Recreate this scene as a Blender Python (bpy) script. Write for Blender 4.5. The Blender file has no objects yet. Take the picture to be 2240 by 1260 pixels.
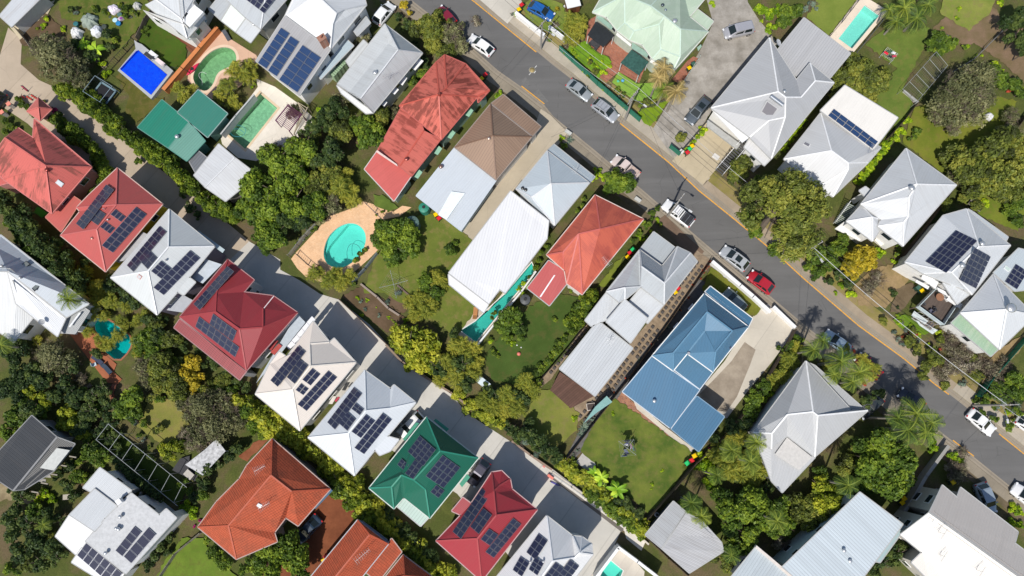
import bpy, bmesh, math, random
import numpy as np
from mathutils import Vector, Matrix
from mathutils.geometry import tessellate_polygon
from mathutils.bvhtree import BVHTree
R_ = math.radians
random.seed(7)
SC = bpy.context.scene
COL = SC.collection
# ---------------- camera: drone 98 m up, tipped about ten degrees from straight down ----------------
F = 1493.0; CH = 98.0
_dn = Vector(((1140-1120)/F, -(905-630)/F, -1)).normalized()
RQ = _dn.rotation_difference(Vector((0, 0, -1)))
cam = bpy.data.cameras.new('camera'); cam.sensor_width = 36; cam.lens = F/2240*36; cam.clip_end = 1000
co = bpy.data.objects.new('camera', cam); COL.objects.link(co)
co.matrix_world = Matrix.Translation((0, 0, CH)) @ RQ.to_matrix().to_4x4(); SC.camera = co
# ---------------- sky and sun ----------------
SUN_EL = 54.0; SUN_AZ = 244.5       # azimuth, degrees counter-clockwise from +X
w = bpy.data.worlds.new('World'); SC.world = w; w.use_nodes = True
nt = w.node_tree; sk = nt.nodes.new('ShaderNodeTexSky'); sk.sky_type = 'NISHITA'; sk.sun_disc = False
sk.sun_elevation = R_(SUN_EL); sk.sun_rotation = R_(90-SUN_AZ)
nt.links.new(sk.outputs[0], nt.nodes['Background'].inputs[0]); nt.nodes['Background'].inputs[1].default_value = 0.088
sl = bpy.data.lights.new('sun', 'SUN'); sl.energy = 3.55; sl.angle = R_(0.5); sl.color = (1, 0.955, 0.88)
so = bpy.data.objects.new('sun', sl); COL.objects.link(so)
sd = Vector((math.cos(R_(SUN_AZ))*math.cos(R_(SUN_EL)), math.sin(R_(SUN_AZ))*math.cos(R_(SUN_EL)), math.sin(R_(SUN_EL))))
so.rotation_euler = sd.to_track_quat('Z', 'Y').to_euler()
SC.view_settings.view_transform = 'Standard'; SC.view_settings.look = 'None'
SC.view_settings.exposure = 0.33; SC.view_settings.gamma = 1.0
SC.cycles.max_bounces = 6; SC.cycles.transparent_max_bounces = 16

def G(px, py, z=0.0):
    """the point at height z that the pixel of the 2240x1260 photograph looks at"""
    d = RQ @ Vector(((px-1120)/F, -(py-630)/F, -1)); t = (z-CH)/d.z
    return Vector((d.x*t, d.y*t, z))
def ray(px, py): return RQ @ Vector(((px-1120)/F, -(py-630)/F, -1))
def T(t, u, v): return (u, v) if t is None else (560*t[0]+u/3, 420*t[1]+v/3)
def TL(t, s):
    """'u v, u v, ...' in the coordinates of tile t -> pixels"""
    return [T(t, *map(float, q.split()[:2])) for q in s.split(',')]
# ---------------- object helpers ----------------
AUTO = []   # (object, look, px, py): labels worked out at the end from the neighbourhood
ANCH = []   # (px, py, short description) of houses and other landmarks
def link(name, me, parent=None):
    o = bpy.data.objects.new(name, me); COL.objects.link(o)
    if parent is not None: o.parent = parent
    return o
def tag(o, label=None, cat=None, group=None, kind=None):
    if label: o['label'] = label
    if cat: o['category'] = cat
    if group: o['group'] = group
    if kind: o['kind'] = kind
    return o
def empty(name, loc=(0, 0, 0), rz=0.0):
    o = link(name, None); o.location = loc; o.rotation_euler = (0, 0, rz); o.empty_display_size = .3
    return o
def auto(o, look, cat, px, py, group=None):
    o['category'] = cat
    if group: o['group'] = group
    AUTO.append((o, look, px, py)); return o
def copy_tree(o, parent=None):
    c = o.copy(); COL.objects.link(c); c.parent = parent
    for ch in CH_OF.get(o.name, []): copy_tree(ch, c)
    return c
CH_OF = {}
def reg(o):
    """remember the children of a prototype so that copies are quick"""
    CH_OF[o.name] = list(o.children)
    for c in o.children: reg(c)
    return o
class MB:
    """collects boxes, bars and tubes in one mesh"""
    def __init__(s): s.v = []; s.f = []; s.mi = []; s.sm = []
    def add(s, vs, fs, mi=0, sm=False):
        b = len(s.v); s.v += [tuple(x) for x in vs]
        for f in fs: s.f.append([i+b for i in f]); s.mi.append(mi); s.sm.append(sm)
    def box(s, c, size, rz=0, mi=0, M=None):
        x, y, z = size[0]/2, size[1]/2, size[2]/2; cr, sr = math.cos(rz), math.sin(rz)
        vs = []
        for dz in (-z, z):
            for dx, dy in ((-x, -y), (x, -y), (x, y), (-x, y)):
                p = Vector((c[0]+dx*cr-dy*sr, c[1]+dx*sr+dy*cr, c[2]+dz)); vs.append(M @ p if M else p)
        s.add(vs, [(3, 2, 1, 0), (4, 5, 6, 7), (0, 1, 5, 4), (1, 2, 6, 5), (2, 3, 7, 6), (3, 0, 4, 7)], mi)
    def beam(s, a, b, w, h, mi=0):
        """a bar of width w and height h from a to b"""
        a = Vector(a); b = Vector(b); d = b-a
        if d.length < 1e-5: return
        d.normalize(); u = d.cross(Vector((0, 0, 1)))
        if u.length < 1e-3: u = Vector((1, 0, 0))
        u.normalize(); n = u.cross(d).normalized(); u *= w/2; n *= h/2
        vs = [a-u-n, a+u-n, a+u+n, a-u+n, b-u-n, b+u-n, b+u+n, b-u+n]
        s.add(vs, [(0, 1, 2, 3), (7, 6, 5, 4), (0, 4, 5, 1), (1, 5, 6, 2), (2, 6, 7, 3), (3, 7, 4, 0)], mi)
    def cyl(s, a, b, r0, r1=None, n=10, mi=0, cap=True, sm=True):
        r1 = r0 if r1 is None else r1
        a = Vector(a); b = Vector(b); d = (b-a).normalized()
        u = d.cross(Vector((0, 0, 1)))
        if u.length < 1e-3: u = Vector((1, 0, 0))
        u.normalize(); v = d.cross(u)
        A = [a+(u*math.cos(k*2*math.pi/n)+v*math.sin(k*2*math.pi/n))*r0 for k in range(n)]
        B = [b+(u*math.cos(k*2*math.pi/n)+v*math.sin(k*2*math.pi/n))*r1 for k in range(n)]
        s.add(A+B, [(k, (k+1) % n, n+(k+1) % n, n+k) for k in range(n)], mi, sm)
        if cap: s.add(A, [tuple(range(n))[::-1]], mi); s.add(B, [tuple(range(n))], mi)
    def lathe(s, c, prof, n=16, mi=0, M=None):
        vs = []
        for r, z in prof:
            for k in range(n):
                p = Vector((c[0]+r*math.cos(k*2*math.pi/n), c[1]+r*math.sin(k*2*math.pi/n), c[2]+z)); vs.append(M @ p if M else p)
        fs = [(j*n+k, j*n+(k+1) % n, (j+1)*n+(k+1) % n, (j+1)*n+k) for j in range(len(prof)-1) for k in range(n)]
        s.add(vs, fs, mi, True)
        s.add([vs[(len(prof)-1)*n+k] for k in range(n)], [tuple(range(n))], mi)
    def tube(s, pts, r, n=6, mi=0):
        for a, b in zip(pts[:-1], pts[1:]): s.cyl(a, b, r, r, n, mi, cap=True)
    def build(s, name, mats, parent=None):
        me = bpy.data.meshes.new(name); me.from_pydata(s.v, [], s.f)
        for m in (mats if isinstance(mats, (list, tuple)) else [mats]): me.materials.append(m)
        if s.f:
            me.polygons.foreach_set('material_index', s.mi); me.polygons.foreach_set('use_smooth', s.sm)
        me.update()
        return link(name, me, parent)
# ---------------- materials ----------------
def srgb(r, g, b):
    f = lambda c: (c/255/12.92) if c <= 10.3 else ((c/255+.055)/1.055)**2.4
    return (f(r), f(g), f(b), 1)
class NG:
    """short-hand for a material's node tree"""
    def __init__(s, name):
        s.m = bpy.data.materials.new(name); s.m.use_nodes = True; s.t = s.m.node_tree
        s.b = s.t.nodes['Principled BSDF']
    def n(s, ty, **k):
        nd = s.t.nodes.new('ShaderNode'+ty)
        for a, v in k.items():
            if hasattr(nd, a): setattr(nd, a, v)
            else: nd.inputs[a.replace('_', ' ')].default_value = v
        return nd
    def l(s, a, b): s.t.links.new(a, b)
    def math(s, op, a, b=None, c=None):
        nd = s.t.nodes.new('ShaderNodeMath'); nd.operation = op
        for i, v in enumerate((a, b, c)):
            if v is None: continue
            if isinstance(v, (int, float)): nd.inputs[i].default_value = v
            else: s.l(v, nd.inputs[i])
        return nd.outputs[0]
    def noise(s, scale, detail=4, rough=.6, vec=None, dist=0):
        nd = s.t.nodes.new('ShaderNodeTexNoise'); nd.inputs['Scale'].default_value = scale
        nd.inputs['Detail'].default_value = detail; nd.inputs['Roughness'].default_value = rough; nd.inputs['Distortion'].default_value = dist
        s.l(vec if vec is not None else s.pos(), nd.inputs['Vector']); return nd.outputs['Fac']
    def pos(s):
        if not hasattr(s, '_p'): s._p = s.t.nodes.new('ShaderNodeNewGeometry').outputs['Position']
        return s._p
    def uv(s):
        if not hasattr(s, '_u'):
            s._u = s.t.nodes.new('ShaderNodeTexCoord').outputs['UV']
            x = s.t.nodes.new('ShaderNodeSeparateXYZ'); s.l(s._u, x.inputs[0]); s.u, s.v = x.outputs[0], x.outputs[1]
        return s._u
    def obj(s): return s.t.nodes.new('ShaderNodeTexCoord').outputs['Object']
    def scaled(s, vec, sc):
        m = s.t.nodes.new('ShaderNodeMapping'); m.inputs['Scale'].default_value = sc; s.l(vec, m.inputs[0]); return m.outputs[0]
    def ramp(s, fac, stops, interp='LINEAR'):
        nd = s.t.nodes.new('ShaderNodeValToRGB'); nd.color_ramp.interpolation = interp
        el = nd.color_ramp.elements
        while len(el) < len(stops): el.new(.5)
        for e, (p, c) in zip(el, stops): e.position = p; e.color = c if len(c) == 4 else (*c, 1)
        s.l(fac, nd.inputs[0]); return nd.outputs[0]
    def mix(s, fac, a, b, bt='MIX'):
        nd = s.t.nodes.new('ShaderNodeMix'); nd.data_type = 'RGBA'; nd.blend_type = bt
        for i, v in ((0, fac), (6, a), (7, b)):
            if isinstance(v, (int, float)): nd.inputs[i].default_value = v
            elif isinstance(v, tuple): nd.inputs[i].default_value = v if len(v) == 4 else (*v, 1)
            else: s.l(v, nd.inputs[i])
        return nd.outputs[2]
    def rng(s, v, a, b, c=0., d=1.):
        nd = s.t.nodes.new('ShaderNodeMapRange'); s.l(v, nd.inputs[0])
        for i, x in enumerate((a, b, c, d)): nd.inputs[i+1].default_value = x
        return nd.outputs[0]
    def bump(s, h, st=.3, dist=.05):
        nd = s.t.nodes.new('ShaderNodeBump'); nd.inputs['Strength'].default_value = st; nd.inputs['Distance'].default_value = dist
        s.l(h, nd.inputs['Height']); s.l(nd.outputs[0], s.b.inputs['Normal'])
    def done(s, col, rough=.7, metal=0., spec=.3):
        if isinstance(col, tuple): s.b.inputs['Base Color'].default_value = col if len(col) == 4 else (*col, 1)
        else: s.l(col, s.b.inputs['Base Color'])
        if isinstance(rough, (int, float)): s.b.inputs['Roughness'].default_value = rough
        else: s.l(rough, s.b.inputs['Roughness'])
        s.b.inputs['Metallic'].default_value = metal; s.b.inputs['Specular IOR Level'].default_value = spec
        return s.m
def sc(c, k): return (min(c[0]*k, .9), min(c[1]*k, .9), min(c[2]*k, .9), 1)
def memo(fn):
    C = {}
    def g(*a, **k):
        key = (a, tuple(sorted(k.items())))
        if key not in C: C[key] = fn(*a, **k)
        return C[key]
    return g
@memo
def plain(name, c, rough=.6, metal=0., var=.12, spec=.3):
    g = NG(name); n = g.noise(2.5, 5, .65)
    return g.done(g.mix(g.rng(n, .3, .7), sc(c, 1-var), sc(c, 1+var*.6)), rough, metal, spec)
@memo
def metal_roof(c, stain=.25, rib=.10, rough=.45, dirt=(.16, .13, .10)):
    """painted corrugated sheet: UV is metres along the eave (x) and down the slope (y)"""
    stain = min(.6, stain*1.15); g = NG('corrugated_roof'); g.uv()
    fr = g.math('FRACT', g.math('MULTIPLY', g.u, 1/.38)); line = g.rng(fr, 0, .22, 1, 0)
    sheet = g.n('TexWhiteNoise', noise_dimensions='1D'); g.l(g.math('FLOOR', g.math('MULTIPLY', g.u, 1/.76)), sheet.inputs['W'])
    st = g.noise(1, 5, .7, g.scaled(g.uv(), (1.6, .16, 1))); big = g.noise(.22, 4, .6)
    col = g.mix(g.math('MULTIPLY', line, min(1, rib*2.2)), sc(c, 1), sc(c, .5))
    col = g.mix(g.math('MULTIPLY', sheet.outputs[0], rib*.6), col, sc(c, .6))
    col = g.mix(g.rng(st, .48, .75, 0, stain*.9), col, (*dirt, 1))
    col = g.mix(g.rng(big, .35, .75, 0, stain*.7), col, sc(c, .72))
    sp = g.noise(5, 3, .7); col = g.mix(g.rng(sp, .66, .78, 0, stain*.8), col, (*dirt, 1))
    g.bump(g.math('SINE', g.math('MULTIPLY', g.u, 2*math.pi/.19)), .35, .02)
    return g.done(col, rough, 0., .35)
@memo
def rusty_roof(c, dark, lo=.42, hi=.56, cover=.85):
    """old painted sheets, each weathered differently"""
    g = NG('weathered_sheet_roof'); g.uv()
    cu = g.math('FLOOR', g.math('MULTIPLY', g.u, 1/.8)); cv = g.math('FLOOR', g.math('MULTIPLY', g.v, 1/1.9))
    cx = g.n('CombineXYZ'); g.l(cu, cx.inputs[0]); g.l(cv, cx.inputs[1])
    wn = g.n('TexWhiteNoise', noise_dimensions='3D'); g.l(cx.outputs[0], wn.inputs['Vector'])
    nz = g.noise(1, 7, .8, g.scaled(g.uv(), (1.5, .22, 1)))
    big = g.noise(.22, 3, .6)
    f = g.math('ADD', g.math('MULTIPLY', wn.outputs[0], .32), g.math('ADD', g.math('MULTIPLY', g.math('SUBTRACT', nz, .5), 2.2), g.math('MULTIPLY', g.math('SUBTRACT', big, .5), 1.6)))
    m = g.rng(f, lo-.30, hi-.18, 0, min(1, cover*1.1))
    col = g.mix(m, c, dark); fine = g.noise(6, 4, .7)
    col = g.mix(g.rng(fine, .5, .8, 0, .22), col, sc(c, 1.15))
    fr = g.math('FRACT', g.math('MULTIPLY', g.u, 1/.38)); col = g.mix(g.rng(fr, 0, .2, .22, 0), col, sc(dark, .8))
    g.bump(g.math('SINE', g.math('MULTIPLY', g.u, 2*math.pi/.19)), .35, .02)
    return g.done(col, .6, 0, .25)
@memo
def tile_roof(c):
    g = NG('terracotta_tiles'); g.uv()
    rv = g.math('MULTIPLY', g.v, 1/.33); row = g.math('FRACT', rv); ru = g.math('MULTIPLY', g.u, 1/.3); cl = g.math('FRACT', ru)
    cx = g.n('CombineXYZ'); g.l(g.math('FLOOR', ru), cx.inputs[0]); g.l(g.math('FLOOR', rv), cx.inputs[1])
    wn = g.n('TexWhiteNoise', noise_dimensions='3D'); g.l(cx.outputs[0], wn.inputs['Vector'])
    col = g.mix(g.math('MULTIPLY', wn.outputs[0], .35), c, sc(c, .6))
    col = g.mix(g.rng(row, .72, 1, 0, .75), col, sc(c, .28)); col = g.mix(g.rng(cl, .85, 1, 0, .4), col, sc(c, .35))
    nz = g.noise(.7, 5, .65); col = g.mix(g.rng(nz, .45, .75, 0, .45), col, (.11, .055, .035, 1))
    g.bump(g.math('ADD', row, g.math('MULTIPLY', g.math('SINE', g.math('MULTIPLY', ru, 6.283)), .4)), .5, .05)
    return g.done(col, .75, 0, .2)
@memo
def solar_mat(c=(.010, .012, .038), grid=(.055, .06, .10)):
    g = NG('solar_cells'); g.uv()
    fu = g.math('FRACT', g.math('MULTIPLY', g.u, 6)); fv = g.math('FRACT', g.math('MULTIPLY', g.v, 10))
    ln = g.math('MAXIMUM', g.rng(fu, .86, .95), g.rng(fv, .86, .95))
    col = g.mix(g.math('MULTIPLY', ln, .7), (*c, 1), (*grid, 1))
    nz = g.noise(.9, 4, .6); col = g.mix(g.rng(nz, .4, .8, 0, .15), col, (.05, .05, .07, 1))
    g.b.inputs['Coat Weight'].default_value = .6; g.b.inputs['Coat Roughness'].default_value = .08
    return g.done(col, .35, 0, .4)
@memo
def concrete(c, joint=0., stain=.35, dark=None, scale=.25, rz=0.):
    g = NG('concrete'); n = g.noise(scale, 7, .65); f = g.noise(3.5, 5, .7)
    col = g.mix(g.rng(n, .32, .72), sc(c, 1.06), dark or sc(c, .68 if stain > .3 else .84))
    col = g.mix(g.rng(f, .35, .75, 0, stain*.6), col, sc(c, .6))
    if joint:
        mp = g.n('Mapping'); mp.inputs['Rotation'].default_value = (0, 0, rz); g.l(g.pos(), mp.inputs[0])
        x = g.n('SeparateXYZ'); g.l(mp.outputs[0], x.inputs[0])
        fx = g.math('FRACT', g.math('MULTIPLY', x.outputs[0], 1/joint)); col = g.mix(g.rng(fx, 0, .03, .5, 0), col, sc(c, .4))
        fl = g.n('TexWhiteNoise', noise_dimensions='1D'); g.l(g.math('FLOOR', g.math('MULTIPLY', x.outputs[0], 1/joint)), fl.inputs['W'])
        col = g.mix(g.math('MULTIPLY', fl.outputs[0], .28), col, sc(c, .72))
    cr = g.n('TexVoronoi', feature='DISTANCE_TO_EDGE'); cr.inputs['Scale'].default_value = .22; g.l(g.scaled(g.pos(), (1, 1, 1)), cr.inputs['Vector'])
    col = g.mix(g.rng(cr.outputs['Distance'], 0, .006, .25, 0), col, sc(c, .4))
    g.bump(f, .1, .02)
    return g.done(col, .85, 0, .2)
@memo
def asphalt(c=(.138, .135, .132), patch=.55):
    g = NG('asphalt'); n = g.noise(.10, 6, .6); f = g.noise(9, 6, .8)
    mp = g.n('Mapping'); mp.inputs['Rotation'].default_value = (0, 0, R_(37)); mp.inputs['Scale'].default_value = (.05, .55, 1); g.l(g.pos(), mp.inputs[0])
    tr = g.noise(1, 4, .6, mp.outputs[0])
    col = g.mix(g.rng(n, .3, .75), sc((*c, 1), .86), sc((*c, 1), 1.12))
    col = g.mix(g.rng(tr, .45, .7, 0, patch), col, sc((*c, 1), 1.35)); ck = g.n('TexVoronoi', feature='DISTANCE_TO_EDGE'); ck.inputs['Scale'].default_value = .16; g.l(g.pos(), ck.inputs['Vector']); wob = g.noise(.5, 3, .6); col = g.mix(g.math('MULTIPLY', g.rng(ck.outputs['Distance'], 0, .008, 1, 0), g.rng(wob, .45, .6, 0, .5)), col, sc((*c, 1), .45))
    col = g.mix(g.rng(f, .3, .75, 0, .4), col, sc((*c, 1), .62))
    blot = g.noise(.35, 3, .55, dist=.6); col = g.mix(g.rng(blot, .70, .76, 0, .22), col, (.2, .19, .18, 1))
    g.bump(f, .15, .01)
    return g.done(col, .9, 0, .2)
@memo
def grass(c1, c2, c3=None, s=.22, seed=0.):
    """c1 the main green, c2 the second tone, c3 dry or bare patches"""
    g = NG('grass'); p = g.n('VectorMath', operation='ADD'); g.l(g.pos(), p.inputs[0]); p.inputs[1].default_value = (seed, seed*1.7, 0)
    a = g.noise(s, 6, .62, p.outputs[0]); b = g.noise(s*3.2, 6, .7, p.outputs[0]); f = g.noise(7, 6, .8); mw = g.noise(28, 3, .8)
    col = g.mix(g.rng(a, .36, .64), c1, c2)
    if c3: col = g.mix(g.rng(b, .50, .64, 0, .75), col, c3)
    col = g.mix(g.rng(f, .35, .7, 0, .55), col, sc(c1, .55)); col = g.mix(g.rng(mw, .55, .7, 0, .5), col, sc(c2, 1.5))
    g.bump(mw, .5, .05)
    return g.done(col, .95, 0, .1)
@memo
def dirt(c=(.19, .14, .10), c2=(.10, .085, .05)):
    g = NG('dirt'); a = g.noise(.35, 6, .65); f = g.noise(5, 6, .8)
    col = g.mix(g.rng(a, .35, .65), (*c, 1), (*c2, 1)); col = g.mix(g.rng(f, .35, .72, 0, .6), col, sc((*c, 1), .5))
    g.bump(f, .4, .05); return g.done(col, .95, 0, .1)
@memo
def brick(c1, c2, mortar=(.25, .2, .17), s=1., rz=0., w_=.5, h_=.25):
    g = NG('paving_bricks'); b = g.n('TexBrick'); mp = g.n('Mapping'); mp.inputs['Rotation'].default_value = (0, 0, rz); g.l(g.pos(), mp.inputs[0]); g.l(mp.outputs[0], b.inputs['Vector'])
    b.inputs['Color1'].default_value = c1; b.inputs['Color2'].default_value = c2; b.inputs['Mortar'].default_value = (*mortar, 1)
    b.inputs['Scale'].default_value = s; b.inputs['Brick Width'].default_value = w_; b.inputs['Row Height'].default_value = h_; b.inputs['Mortar Size'].default_value = .03
    n = g.noise(.8, 5, .6)
    return g.done(g.mix(g.rng(n, .4, .7, 0, .4), b.outputs[0], sc(c1, .5)), .85, 0, .2)
@memo
def planks(c, c2, wd=.14, rz=0.):
    g = NG('timber_boards'); mp = g.n('Mapping'); mp.inputs['Rotation'].default_value = (0, 0, rz); g.l(g.pos(), mp.inputs[0])
    x = g.n('SeparateXYZ'); g.l(mp.outputs[0], x.inputs[0]); k = g.math('MULTIPLY', x.outputs[0], 1/wd)
    wn = g.n('TexWhiteNoise', noise_dimensions='1D'); g.l(g.math('FLOOR', k), wn.inputs['W'])
    col = g.mix(wn.outputs[0], (*c, 1), (*c2, 1)); col = g.mix(g.rng(g.math('FRACT', k), .0, .16, .8, 0), col, (.02, .015, .01, 1))
    n = g.noise(1.2, 6, .7); col = g.mix(g.rng(n, .4, .75, 0, .5), col, sc((*c, 1), .5))
    return g.done(col, .8, 0, .2)
@memo
def water(c=(.10, .62, .58), deep=.9):
    """clear tinted pool water: you see through it to the basin, and the sky lies on it"""
    g = NG('pool_water'); t = g.t
    tr = g.n('BsdfTransparent'); tr.inputs[0].default_value = (*c, 1); gl = g.n('BsdfGlossy'); gl.inputs['Roughness'].default_value = .06
    fr = g.n('Fresnel'); fr.inputs[0].default_value = 1.33; bp = g.n('Bump'); bp.inputs['Strength'].default_value = .25; bp.inputs['Distance'].default_value = .05
    g.l(g.noise(1.7, 4, .6), bp.inputs['Height']); g.l(bp.outputs[0], gl.inputs['Normal']); g.l(bp.outputs[0], fr.inputs['Normal'])
    mx = g.n('MixShader'); g.l(fr.outputs[0], mx.inputs[0]); g.l(tr.outputs[0], mx.inputs[1]); g.l(gl.outputs[0], mx.inputs[2])
    g.l(mx.outputs[0], t.nodes['Material Output'].inputs['Surface']); return g.m
@memo
def glass_dark(c=(.02, .03, .035)):
    g = NG('window_glass'); return g.done((*c, 1), .06, 0, .7)
@memo
def car_paint(c, metal=.0):
    g = NG('car_paint'); g.b.inputs['Coat Weight'].default_value = .8; g.b.inputs['Coat Roughness'].default_value = .05
    n = g.noise(1.3, 4, .6); return g.done(g.mix(g.rng(n, .4, .8, 0, .12), (*c, 1), sc((*c, 1), .7)), .38, metal, .5)
@memo
def leaf_mat(a, b, c, var=.5, seed=0.):
    """a = dark leaf, b = mid leaf, c = light leaf; 'tint' differs from clump to clump, random per plant"""
    g = NG('leaves'); at = g.n('Attribute', attribute_name='tint'); oi = g.n('ObjectInfo')
    f = g.math('ADD', at.outputs['Fac'], g.math('MULTIPLY', g.math('SUBTRACT', oi.outputs['Random'], .5), .35))
    col = g.ramp(f, [(.0, a), (.5, b), (1., c)])
    pt = g.n('BsdfTranslucent'); g.l(col, pt.inputs[0]); mx = g.n('MixShader'); mx.inputs[0].default_value = .33
    g.done(col, .55, 0, .35); g.l(g.b.outputs[0], mx.inputs[1]); g.l(pt.outputs[0], mx.inputs[2])
    g.l(mx.outputs[0], g.t.nodes['Material Output'].inputs['Surface']); return g.m
# ---------------- flat sheets of ground ----------------
ZC = [0.0]
def poly_mesh(name, polys, z, mat, parent=None, thick=0.):
    """polys = [outer, hole, ...] of 2D/3D points"""
    L = [[Vector((p[0], p[1], 0)) for p in pl] for pl in polys]
    tri = tessellate_polygon(L); vs = [(p.x, p.y, z) for pl in L for p in pl]; fs = []
    for t in tri:
        a, b, c = (Vector(vs[i]) for i in t)
        fs.append(t if (b-a).cross(c-a).z > 0 else t[::-1])
    mb = MB(); mb.add(vs, fs)
    if thick:
        o = 0
        for pl in L:
            n = len(pl); lo = [(p.x, p.y, z-thick) for p in pl]; up = [(p.x, p.y, z) for p in pl]
            A = sum(pl[i].x*pl[(i+1) % n].y-pl[(i+1) % n].x*pl[i].y for i in range(n))
            q = [(i, (i+1) % n, n+(i+1) % n, n+i) for i in range(n)]
            mb.add(lo+up, q if A > 0 else [f[::-1] for f in q])
    return mb.build(name, mat, parent)
def sheet(name, pts, mat, holes=(), z=None, thick=0.):
    """a laid surface, each one 4 mm above the one before"""
    if z is None: ZC[0] += .004; z = .02+ZC[0]
    if name in ('lawn', 'garden_soil', 'dry_ground', 'red_earth', 'sandy_ground'): pts = ragged(pts)
    o = poly_mesh(name, [[G(*p, z) for p in pts]]+[list(h) for h in holes], z, mat, None, thick)
    o['kind'] = 'structure'; return o
def ragged(pts):
    rg = random.Random(int(pts[0][0]*7)); q = []
    for i, p in enumerate(pts):
        n = pts[(i+1) % len(pts)]; L = math.hypot(n[0]-p[0], n[1]-p[1]); k = max(1, int(L/6))
        for j in range(k): q.append((p[0]+(n[0]-p[0])*j/k+rg.uniform(-2.2, 2.2), p[1]+(n[1]-p[1])*j/k+rg.uniform(-2.2, 2.2)))
    return q
def smooth_poly(pts, k=2):
    for _ in range(k):
        q = []
        for i, p in enumerate(pts):
            n = pts[(i+1) % len(pts)]; q += [(p[0]*.75+n[0]*.25, p[1]*.75+n[1]*.25), (p[0]*.25+n[0]*.75, p[1]*.25+n[1]*.75)]
        pts = q
    return pts
def inset(loop, d):
    n = len(loop); A = sum(loop[i].x*loop[(i+1) % n].y-loop[(i+1) % n].x*loop[i].y for i in range(n))
    sgn = 1 if A > 0 else -1; out = []
    for i in range(n):
        p0, p, p1 = loop[i-1], loop[i], loop[(i+1) % n]
        a = Vector((p.x-p0.x, p.y-p0.y)); b = Vector((p1.x-p.x, p1.y-p.y))
        if a.length < 1e-4 or b.length < 1e-4: out.append(p.copy()); continue
        a.normalize(); b.normalize(); na = Vector((-a.y, a.x))*sgn; nb = Vector((-b.y, b.x))*sgn
        m = na+nb
        if m.length < .2: m = na.copy()
        m = m/max(m.length_squared, .25)*2*d
        q = p.copy(); q.x += m.x; q.y += m.y; out.append(q)
    return out
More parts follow.
